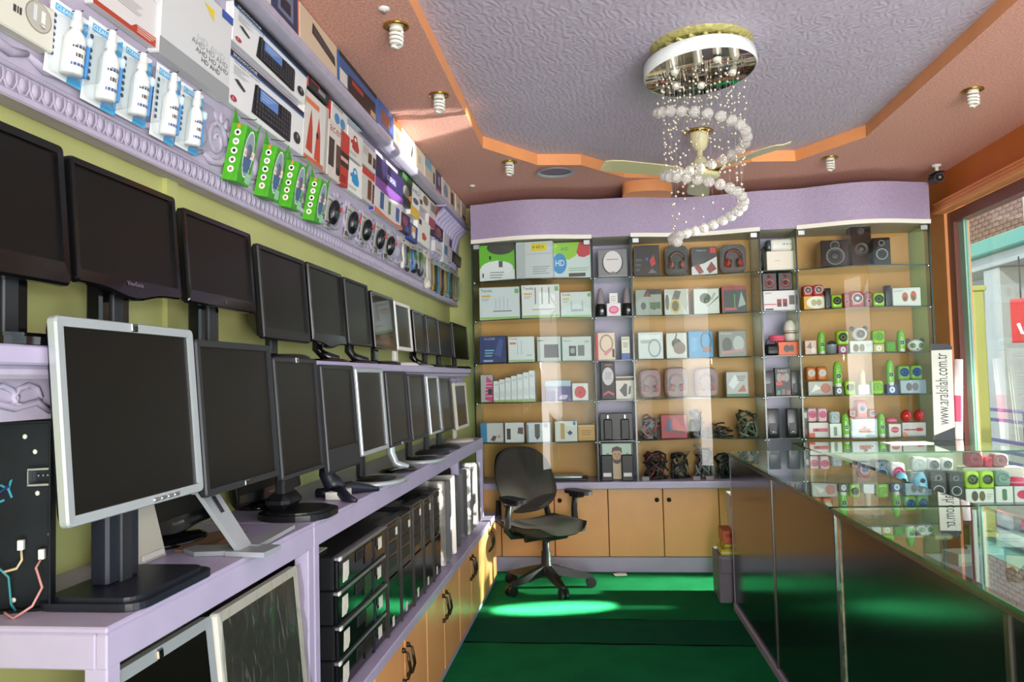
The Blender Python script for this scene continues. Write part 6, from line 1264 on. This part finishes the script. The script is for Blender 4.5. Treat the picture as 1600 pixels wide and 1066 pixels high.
kb('box stack behind the lime speakers', (1506, 732, 1600, 777), 'd0c8b8', [('r', .0, .5, 1, .53, '8a8070')], dy=.17, h=.19)
k('dark rose rounded speaker high at the back, over the lime pair', (1511, 706, 1538, 732), 'a83448', '8a2a3a', '8a2a3a', dy=.17, kind='cube', z=ZSH + .192)
k('mauve cup speaker high at the back, beside the dark rose one', (1553, 712, 1577, 732), 'b88a8c', 'a87a7c', 'a07274', dy=.17, kind='cube', z=ZSH + .192)
k('rose boxy speaker peeping between the dark rose and mauve ones', (1540, 716, 1552, 732), 'd84a60', 'c83a50', 'c83a50', dy=.18, kind='cube', z=ZSH + .192)
# lower shelf of the corner counter
kb('bright blue box on the lower shelf of the corner counter', (1556, 792, 1590, 812), '2a5ab0', [('r', .1, .3, .6, .6, '8ab0e0')], z=.3925, h=.14)
kb('green box on the lower shelf of the corner counter', (1505, 792, 1550, 812), '5aa03c', [('r', .2, .3, .8, .6, 'c8e0a8')], z=.3925, h=.13)
kb('violet-blue box on the lower shelf of the corner counter', (1592, 792, 1625, 812), '4a4a9a', [('r', .2, .3, .8, .6, 'b8b8e0')], z=.3925, h=.15)
# white paper pad on the corner counter top
t = thing('paper_pad', 'white envelope lying on the corner glass counter', 'paper', TR(1.98, 5.45, ZK + .0005, .1))
m = MB(); m.rbox(-.14, .14, -.06, .06, 0, .006, ink('f2f2ee'), .001); m.build('sheet', t)
m = MB(); m.prism([(-.13, -.055), (.13, -.055), (0, .02)], .006, .0068, 'z', ink('e4e4de')); m.build('flap', t)
# things inside the aisle counter
def inside(px, py, z): return at(px, py, Z=z)
GI = 'small goods on the aisle counter glass shelf'
def goods(label, px, py, w, d, h, col, pr=(), rz=0, z=.668, name='carton', cat='box'):
    p = inside(px, py, z + h / 2); return carton(name, label, cat, TR(p.x, p.y, z, R_(rz)), w, d, h, col, pr, GI)
for i, (px, py, w, d, h, c, pr, q) in enumerate([
    (1430, 832, .09, .07, .05, 'e8e8e4', [('r', .2, .2, .8, .7, '6a6a68')], 'white and silver gadget box under the counter glass'),
    (1580, 845, .12, .09, .06, 'dfe4e2', [('l', .2, .6, .8, .2, 2, 'a8b0b0')], 'pale box low under the near counter glass'),
    (1590, 890, .07, .06, .10, '3a2a26', [('p', [(.0, 1), (.0, .5), (.3, .6), (.5, .4), (.8, .7), (1, .6), (1, 1)], 'e0b898')], 'dark brown box with cream drip pattern at the picture edge'),
    (1515, 875, .10, .10, .05, 'e6eae8', [('r', .1, .1, .9, .3, 'c0c8c8')], 'white box beside the drip-pattern box'),
    (1475, 840, .08, .05, .02, 'd8c8a0', [('r', .1, .2, .9, .8, 'e8dcc0')], 'cream card pack in the counter'),
    (1540, 862, .14, .06, .03, 'c8d8d4', [('l', .1, .7, .9, .3, 2, '8aa09a')], 'greenish flat pack in the counter'),
    (1370, 800, .07, .06, .04, 'cfd4d2', [('r', .3, .3, .7, .7, '505458')], 'grey connector box in the far counter'),
    (1330, 770, .08, .06, .05, 'b8452f', [('r', .1, .3, .9, .7, 'e0c0b0')], 'red card box in the far counter')]):
    goods(q, px, py, w, d, h, c, pr, rz=(-20 + 37 * i) % 50 - 25)
# ================================================================== small cartons stacked by the end of the counter
GSB = 'cartons stacked at the far end of the counter'
zz = .52; xb = at(1138, 850, Y=5.32).x
st = thing('stool', 'grey low drawer unit under the carton stack by the counter end', 'drawer unit', TR(xb + .12, 5.22, 0))
m = MB(); m.rbox(-.20, .16, .0, .3, 0, .30, P('grey_laminate', '77727e', .5), .004); m.build('body', st)
m = MB(); m.rbox(-.19, .15, -.012, 0, .19, .29, P('grey_laminate', '77727e', .5), .004); m.build('drawer', st)
m = MB(); m.rbox(-.03, .02, -.02, -.012, .235, .25, M_CHROME, .003); m.build('handle', st)
zz = .3005
for j, (hh, c, w, pr, q, dx) in enumerate([(.035, 'd8c83a', .2, [('r', .0, .3, 1, .6, 'e8e0a0')], 'yellow flat carton at the bottom of the stack', -.02), (.035, 'd8c83a', .19, [('r', .0, .2, 1, .5, '8a7a2a')], 'second yellow flat carton in the stack', .0), (.085, 'd0622f', .18, [('r', .5, .05, .95, .95, 'e4e2e4'), ('r', .1, .5, .4, .8, 'b03a20')], 'larger orange-red and white carton in the stack', -.015), (.075, 'dcd8dc', .15, [('r', 0, .85, 1, 1, 'c8502c'), ('r', 0, 0, .1, 1, 'c8502c')], 'white carton with red rim, third from the top', .03), (.075, 'd8d2d4', .15, [('r', 0, .8, 1, 1, 'c04a30'), ('r', 0, 0, .3, .8, 'c86a48')], 'red and white carton, second from the top', .03), (.075, 'dcccc4', .15, [('r', 0, .88, 1, 1, 'c8603c'), ('r', 0, 0, .1, 1, 'c8603c')], 'pale red-edged carton on top of the stack', .025)]):
    carton('carton', q, 'box', TR(xb + .06 + dx, 5.24, zz), w, .2, hh, c, pr, GSB); zz += hh + .0008
# leaning advertising board by the window
p0, p1 = at(1475, 690, Y=5.70), at(1475, 556, Y=5.70)
t = thing('advertising_board', 'narrow white and black board with sideways web address by the window frame', 'sign', TR(p0.x - .01, 5.66, ZK + .001, R_(0)) @ Matrix.Rotation(R_(-3), 4, 'X') @ Matrix.Rotation(R_(2.0), 4, 'Y'))
bw, bh = .135, .66
m = MB(); m.prism([(-bw / 2, 0), (bw / 2, 0), (bw / 2, bh * .97), (bw / 2 - .02, bh), (-bw / 2 + .005, bh), (-bw / 2, bh * .95)], 0, .012, 'y', ink('d6d2c6')); m.build('board', t)
m = MB(); m.prism([(-bw / 2, 0), (bw / 2, 0), (bw / 2, .09), (-bw / 2, .03)], -.001, 0, 'y', ink('1a1a22')); m.build('dark_band', t); m = MB(); m.prism([(bw / 2, bh * .97), (bw / 2 - .02, bh), (-bw / 2 + .005, bh), (-bw / 2, bh * .95), (-bw / 2, bh * .93), (bw / 2, bh * .94)], -.001, 0, 'y', ink('2a2a30')); m.build('dark_band', t)
m = MB(); m.T = Matrix.Translation((.032, -.0012, .105)) @ Matrix.Rotation(R_(-90), 4, 'Y'); m.text('www.aralsilah.com.tr', 0, 0, 0, .085, ink('2a2a30'), .49); m.build('lettering', t)
m = MB(); m.T = None
t3 = thing('poster_roll', 'pink and white rolled poster standing behind the advertising board', 'poster', TR(p0.x + .10, 5.72, ZK + .001) @ Matrix.Rotation(R_(3), 4, 'Y'))
m = MB(); m.cyl((0, 0, 0), (0, 0, .55), .03, .028, 12, ink('d8c4c8')); m.build('sheet', t3)
m = MB(); m.cyl((0, 0, .12), (0, 0, .3), .0305, .0297, 12, ink('c83a60'), False); m.build('printed_band', t3)
# ================================================================== office chair
ch = thing('office_chair', 'black swivel office chair with grey mesh-cloth back in front of the cupboards', 'chair', TR(-.44, 5.55, 0, R_(40)))
BP = P('chair_black', '15151a', .45)
m = MB()
for q in range(5):
    a = R_(90 + 72 * q - 18 - 45 + 12); d = Vector((math.cos(a), math.sin(a), 0)); n_ = Vector((-d.y, d.x, 0))
    A = [Vector((0, 0, .135)) + d * .03, Vector((0, 0, .105)) + d * .17, Vector((0, 0, .075)) + d * .31]
    ws, hs_ = [.032, .028, .02], [.03, .025, .015]
    vs = []
    for p, ww, hh in zip(A, ws, hs_): vs += [p + n_ * ww - Vector((0, 0, hh)), p - n_ * ww - Vector((0, 0, hh)), p - n_ * ww * .7 + Vector((0, 0, hh)), p + n_ * ww * .7 + Vector((0, 0, hh))]
    fs = [(i * 4 + j, i * 4 + (j + 1) % 4, i * 4 + 4 + (j + 1) % 4, i * 4 + 4 + j) for i in range(2) for j in range(4)] + [(8, 9, 10, 11), (3, 2, 1, 0)]
    mm = MB(); mm.add(vs, fs, BP); lg = mm.build('leg', ch)
    mm = MB(); e_ = d * .31
    for sx in (-1, 1):
        c = e_ + n_ * sx * .017; mm.cyl(c - n_ * .011 + Vector((0, 0, .037)), c + n_ * .011 + Vector((0, 0, .037)), .036, .036, 16, M_BLACK)
    mm.cyl(e_ + Vector((0, 0, .03)), e_ + Vector((0, 0, .085)), .009, .009, 8, M_DARK); mm.rbox(e_.x - .016, e_.x + .016, e_.y - .016, e_.y + .016, .05, .068, BP, .006)
    mm.build('caster', lg)
m = MB(); m.lathe([(.05, .1), (.052, .15), (.036, .17), (.034, .26), (.026, .265), (.026, .38)], (0, 0, 0), mat=BP, n=18); m.build('gas_column', ch)
m = MB(); m.rbox(-.10, .10, -.14, .13, .355, .40, BP, .015, 2); m.rbox(-.17, .17, -.05, .03, .37, .395, BP, .008); m.cyl((-.14, .05, .35), (.14, .05, .35), .022, .022, 12, BP); m.build('tilt_mechanism', ch)
# seat cushion: rounded, waterfall front edge
n = 12; A = []
def seat_pt(u, v):
    sx, sy = 2 * u - 1, 2 * v - 1
    k_ = (abs(sx) ** 3.4 + abs(sy) ** 3.4) ** (1 / 3.4) / max(abs(sx), abs(sy), 1e-6)
    x, y = sx / max(k_, 1e-6) * .245, sy / max(k_, 1e-6) * .24
    return x, y
top = []; bot = []
for i in range(n + 1):
    for j in range(n + 1):
        x, y = seat_pt(i / n, j / n); r = max(abs(x) / .245, abs(y) / .24)
        edge = max(0, (r - .75) / .25) ** 2
        z = .475 - .03 * edge - .03 * max(0, (-y - .12) / .12) ** 2 - .012 * (1 - (x / .245) ** 2) * .5 + .015 * (x / .245) ** 2
        top.append((x, y - .02, z)); bot.append((x * .96, y * .96 - .02, .405 + .012 * edge))
g = lambda L, o: [(o + i * (n + 1) + j, o + (i + 1) * (n + 1) + j, o + (i + 1) * (n + 1) + j + 1, o + i * (n + 1) + j + 1) for i in range(n) for j in range(n)]
N = (n + 1) ** 2
ring = [i * (n + 1) for i in range(n + 1)] + [n * (n + 1) + j for j in range(1, n + 1)] + [i * (n + 1) + n for i in range(n - 1, -1, -1)] + [j for j in range(n - 1, 0, -1)]
m = MB(); m.add(top + bot, g(top, 0) + [f_[::-1] for f_ in g(bot, N)] + [(a, b, N + b, N + a) for a, b in zip(ring, ring[1:] + ring[:1])], M_FABRIC, True); m.build('seat', ch)
m = MB(); m.add([(x * .9, y * .9 + .0, .412) for x, y, z in bot] + [(x * .8, y * .8, .388) for x, y, z in bot], g(bot, N) + [(a, b, N + b, N + a) for a, b in zip(ring, ring[1:] + ring[:1])], BP, True); m.build('seat_pan', ch)
# backrest
nb = 14; fr_, bk_ = [], []
for i in range(nb + 1):
    for j in range(nb + 1):
        u, v = 2 * i / nb - 1, j / nb
        sv = 2 * v - 1; k_ = (abs(u) ** 2.8 + abs(sv) ** 2.8) ** (1 / 2.8) / max(abs(u), abs(sv), 1e-6)
        uu, vv = u / max(k_, 1e-6), (sv / max(k_, 1e-6) + 1) / 2
        wv = .235 + .02 * math.sin(math.pi * min(1, vv * 1.1))
        x = uu * wv; z = .50 + vv * .47
        y = .235 + .11 * vv - .04 * math.exp(-((vv - .25) / .25) ** 2) - .045 * uu * uu
        fr_.append((x, y, z)); bk_.append((x * .985, y + .045 * (1 - max(abs(uu), abs(2 * vv - 1)) ** 4) + .012, z))
gb = [(i * (nb + 1) + j, (i + 1) * (nb + 1) + j, (i + 1) * (nb + 1) + j + 1, i * (nb + 1) + j + 1) for i in range(nb) for j in range(nb)]
NB = (nb + 1) ** 2
rb_ = [i * (nb + 1) for i in range(nb + 1)] + [nb * (nb + 1) + j for j in range(1, nb + 1)] + [i * (nb + 1) + nb for i in range(nb - 1, -1, -1)] + [j for j in range(nb - 1, 0, -1)]
m = MB(); m.add(fr_ + bk_, gb + [(a, b, NB + b, NB + a) for a, b in zip(rb_, rb_[1:] + rb_[:1])], M_FABRIC, True); bk = m.build('backrest', ch)
m = MB(); m.add(bk_, [f_[::-1] for f_ in gb], BP, True); m.build('back_shell', bk)
m = MB(); m.tube([(-.2, .12, .40), (-.22, .27, .46), (-.2, .3, .6)], [.022, .024, .016], 8, BP); m.tube([(.2, .12, .40), (.22, .27, .46), (.2, .3, .6)], [.022, .024, .016], 8, BP); m.tube([(-.2, .12, .40), (0, .13, .39), (.2, .12, .40)], .02, 8, BP); m.build('back_bracket', ch)
for sx in (-1, 1):
    m = MB(); m.tube([(sx * .17, .03, .385), (sx * .26, .04, .39), (sx * .295, .04, .43), (sx * .29, .04, .52), (sx * .285, .02, .625)], [.022, .024, .026, .024, .02], 8, BP); ar = m.build('armrest', ch)
    m = MB(); m.prism([(x + sx * .285, y - .02) for x, y in rrect(.105, .26, .05, 5)], .635, .66, 'z', BP, True); m.rbox(sx * .285 - .03, sx * .285 + .03, -.06, .06, .61, .637, BP, .008); m.build('arm_pad', ar)
# scrap of paper on the carpet
p = at(969, 899, Z=0)
t = thing('paper_scrap', 'small torn white card on the carpet before the cupboards', 'paper', TR(p.x, p.y, .0045, .3))
m = MB(); m.prism([(-.05, -.03), (.04, -.045), (.055, .03), (.0, .045), (-.045, .03)], 0, .004, 'z', ink('c8c4b8')); m.build('sheet', t)
# ================================================================== ceiling lights, fan, chandelier, camera
GBU = 'spiral bulbs in brass cups along the pink border'
def bulb(label, px, py, first=[None]):
    p = at(px, py, Z=ZS); M = TR(p.x, p.y, ZS)
    if first[0] is not None: return copy_tree(first[0], M, label)
    t = thing('spiral_bulb', label, 'bulb', M, GBU)
    m = MB(); m.lathe([(.05, 0), (.052, -.006), (.042, -.010), (.034, -.004), (.032, .0)], (0, 0, 0), mat=M_BRASS, n=22); m.build('brass_cup', t)
    m = MB(); m.lathe([(.026, .0), (.026, -.012), (.028, -.014), (.028, -.02), (.001, -.02)], (0, 0, 0), mat=M_WHITE, n=14); m.build('socket', t)
    m = MB(); pts = []
    for q in range(38):
        a = q * .62; k_ = 1 if q < 28 else 1 - (q - 28) * .035; pts.append((.0245 * k_ * math.cos(a), .0245 * k_ * math.sin(a), -.026 - .00165 * q))
    pts += [(.008, .004, -.092), (.0, 0, -.092)]
    m.tube(pts, .0062, 6, P('bulb_white', 'f0efe6', .3)); m.build('spiral_tube', t)
    first[0] = t; return t
for (px, py), q in zip(((619, 40), (686, 148), (796, 253), (1297, 246), (1520, 140)), ('above the keyboard boxes, nearest the camera', 'in the sunlit patch of the pink border', 'by the round ceiling hole', 'past the fan, over the speaker cabinet', 'nearest the shop window')): bulb('white spiral bulb in a brass cup ' + q, px, py)
for (px, py), q in zip(((600, 13), (738, 290)), ('near the first bulb', 'in the far corner over the boxes')):
    p = at(px, py, Z=ZS); t = thing('ceiling_socket', 'tiny empty clear ceiling socket ' + q, 'socket', TR(p.x, p.y, ZS), 'empty ceiling sockets')
    m = MB(); m.lathe([(.022, 0), (.02, -.008), (.001, -.01)], (0, 0, 0), mat=M_WHITE, n=12); m.build('cap', t)
    m = MB(); m.cyl((0, 0, -.01), (0, 0, -.02), .005, .005, 8, M_CHROME); m.build('pin', t)
# fan
FC = at(1092, 205, Z=ZC); 
fan = thing('ceiling_fan', 'cream ceiling fan with brass collar behind the chandelier', 'fan', TR(FC.x, FC.y, ZC))
m = MB(); m.lathe([(.085, 0), (.09, -.012), (.07, -.02), (.06, -.016)], (0, 0, 0), mat=M_BRASS, n=22); m.build('brass_collar', fan)
m = MB(); m.lathe([(.058, -.012), (.06, -.05), (.045, -.10), (.03, -.12), (.02, -.125)], (0, 0, 0), mat=M_CREAM, n=20); m.build('canopy', fan)
m = MB(); m.lathe([(.018, -.12), (.018, -.16), (.03, -.165), (.05, -.2), (.062, -.22)], (0, 0, 0), mat=M_CREAM, n=20); m.build('stem', fan)
m = MB(); m.lathe([(.062, -.215), (.10, -.225), (.115, -.245), (.118, -.285), (.10, -.30), (.07, -.305), (.045, -.325), (.001, -.33)], (0, 0, 0), mat=M_CREAM, n=26); mo = m.build('motor', fan)
m = MB(); m.lathe([(.1185, -.255), (.1215, -.262), (.1215, -.27), (.1185, -.277)], (0, 0, 0), mat=M_BRASS, n=26); m.build('brass_band', mo)
zb_ = ZC - .262
for (px, py) in ((1258, 213), (922, 255), None or (0, 0)):
    if px:
        q = at(px, py, Z=zb_); a = math.atan2(q.y - FC.y, q.x - FC.x); L = math.hypot(q.y - FC.y, q.x - FC.x); ang = a
        if px == 1258: aR = a
        else: aL = a
    else:
        a = (aR + aL) / 2 + math.pi if abs(aR - aL) < math.pi else (aR + aL) / 2; L = .62
        a = aR + (math.pi * 2 - (aR - aL)) / 2 if False else a
        a = R_(85)
    d = Vector((math.cos(a), math.sin(a), 0)); n_ = Vector((-d.y, d.x, 0)); up = Vector((0, 0, 1))
    L = min(max(L, .5), .68)
    m = MB(); A = []
    prof = [(.15, .035), (.2, .055), (.35, .068), (L * .85, .075), (L * .96, .06), (L, .03)]
    T_, B_ = [], []
    for s_, hw in prof: T_ += [d * s_ + n_ * hw + up * (-.262 + .012), d * s_ - n_ * hw + up * (-.262 - .012)]
    B_ = [p - up * .006 for p in T_]; kN = len(prof)
    fs = []
    for i in range(kN - 1): fs += [(2 * i, 2 * i + 2, 2 * i + 3, 2 * i + 1), (12 + 2 * i + 1, 12 + 2 * i + 3, 12 + 2 * i + 2, 12 + 2 * i), (2 * i, 12 + 2 * i, 14 + 2 * i, 2 * i + 2), (2 * i + 1, 2 * i + 3, 15 + 2 * i, 13 + 2 * i)]
    fs += [(0, 1, 13, 12), (10, 22, 23, 11)]
    m.add(T_ + B_, fs, M_CREAM); bl = m.build('blade', fan)
    m = MB(); m.tube([d * .09 + up * -.262, d * .14 + up * -.266, d * .2 + up * -.27], [.014, .018, .012], 8, M_BRASS); m.build('blade_iron', bl)
# chandelier
CC = Vector((.485, 3.60, ZC))
chn = thing('crystal_chandelier', 'spiral crystal chandelier under an oval mirrored pan on the lilac ceiling', 'chandelier', TR(*CC))
m = MB(); m.lathe([(.001, -.018), (.10, -.02), (.12, -.012), (.15, -.026), (.18, -.016), (.2, -.022), (.225, -.01), (.23, 0)], (0, -.02, 0), mat=P('gilt_medallion', 'b8b070', .4, .3, bump=.6, bscale=40, kind='voronoi'), n=40)
for q in range(20):
    a = q * math.pi / 10; m.tube([(.135 * math.cos(a), -.02 + .135 * math.sin(a), -.024), (.165 * math.cos(a + .1), -.02 + .165 * math.sin(a + .1), -.03), (.2 * math.cos(a - .05), -.02 + .2 * math.sin(a - .05), -.024)], .01, 5, MATS['gilt_medallion'])
m.build('ceiling_medallion', chn)
PT = Matrix.Translation((-.005, 0, -.115)) @ Matrix.Rotation(R_(-4), 4, 'Y') @ Matrix.Rotation(R_(-3), 4, 'X')
m = MB(); m.T = PT; m.lathe([(.001, .062), (.24, .062), (.252, .055), (.256, .0), (.250, -.006)], (0, 0, 0), mat=ink('dfe6e4', .25), n=48); pan = m.build('pan', chn)
m = MB(); m.T = PT; m.lathe([(.250, -.006), (.246, -.002), (.001, -.001)], (0, 0, 0), mat=P('mirror_steel', 'b8aea0', .06, 1.), n=48); m.build('mirror', pan)
m = MB(); m.cyl((0, 0, -.02), (0, 0, -.06), .05, .05, 16, M_CHROME); m.build('stem', chn)
for q, (x, y) in enumerate(((-.12, -.06), (.06, -.13), (.15, .03), (.02, .13), (-.1, .1))):
    m = MB(); m.T = PT; m.lathe([(.02, 0), (.018, -.012), (.012, -.02), (.001, -.022)], (x, y, -.002), mat=P('halogen', 'f4f0e4', .1, .4), n=12); m.build('lamp_cup', pan)
# helix of crystal balls, the strings of beads they hang on
BA = MB(); BA.ball((0, 0, 0), .025, CRYSTAL, 8, 6); bam = BA.mesh('crystal_ball')
for p_ in bam.polygons: p_.use_smooth = False
strings = MB(); NBALL = 46; turns = 2.04
BEADG = P('bead_glass', 'e8dcc8', .08, .55)
for q in range(NBALL):
    t_ = q / (NBALL - 1); a = R_(188) + t_ * turns * 2 * math.pi; rr = .205 - .055 * t_
    x, y, z = rr * math.cos(a), rr * .9 * math.sin(a), -.30 - .60 * t_ ** 1.0
    link('crystal_ball', bam, chn, Matrix.Translation((x, y, z)))
    zt = -.125
    strings.tube([(x, y, z), (x, y, zt)], .0006, 3, M_CHROME, False)
    nb_ = int((zt - z) / .055)
    for i in range(1, nb_ + 1):
        if (i + q) % 2: strings.ball((x, y, z + i * (zt - z) / (nb_ + 1)), .0062, BEADG, 6, 4)
so_ = strings.build('bead_strings', chn); so_['kind'] = 'stuff'
extra = MB(); rnd = random.Random(4)
for q in range(46):
    a = rnd.uniform(0, 6.28); r = .2 * math.sqrt(rnd.random()); x, y = r * math.cos(a), r * math.sin(a); z1 = -.17 - rnd.random() * .5
    extra.tube([(x, y, -.12), (x, y, z1)], .0005, 3, M_CHROME, False)
    for i in range(3): extra.ball((x, y, z1 + i * .03), .006, BEADG, 6, 4)
so_ = extra.build('bead_curtain', chn); so_['kind'] = 'stuff'
# security camera
p = at(1461, 268, Y=5.75)
sc = thing('security_camera', 'small dark bullet security camera at the corner of the lilac fascia', 'camera', TR(p.x, 5.72, ZS))
m = MB(); m.lathe([(.032, 0), (.03, -.012), (.012, -.016), (.012, -.05)], (0, 0, 0), mat=M_WHITE, n=14); m.build('mount', sc)
m = MB(); m.cyl((.0, .07, -.085), (-.005, -.05, -.10), .034, .034, 16, M_DARK); m.rbox(-.036, .03, -.06, .06, -.062, -.055, M_DARK, .003); b_ = m.build('body', sc)
m = MB(); m.cyl((-.005, -.05, -.10), (-.0052, -.056, -.1007), .028, .026, 16, M_BLACKGL); m.cyl((-.0052, -.056, -.1007), (-.0055, -.06, -.101), .011, .009, 12, M_CHROME); m.build('lens', b_)
for o in list(bpy.data.objects):
    if o.type == 'MESH' and o.parent is None and 'kind' not in o and 'label' not in o: o['kind'] = 'structure'
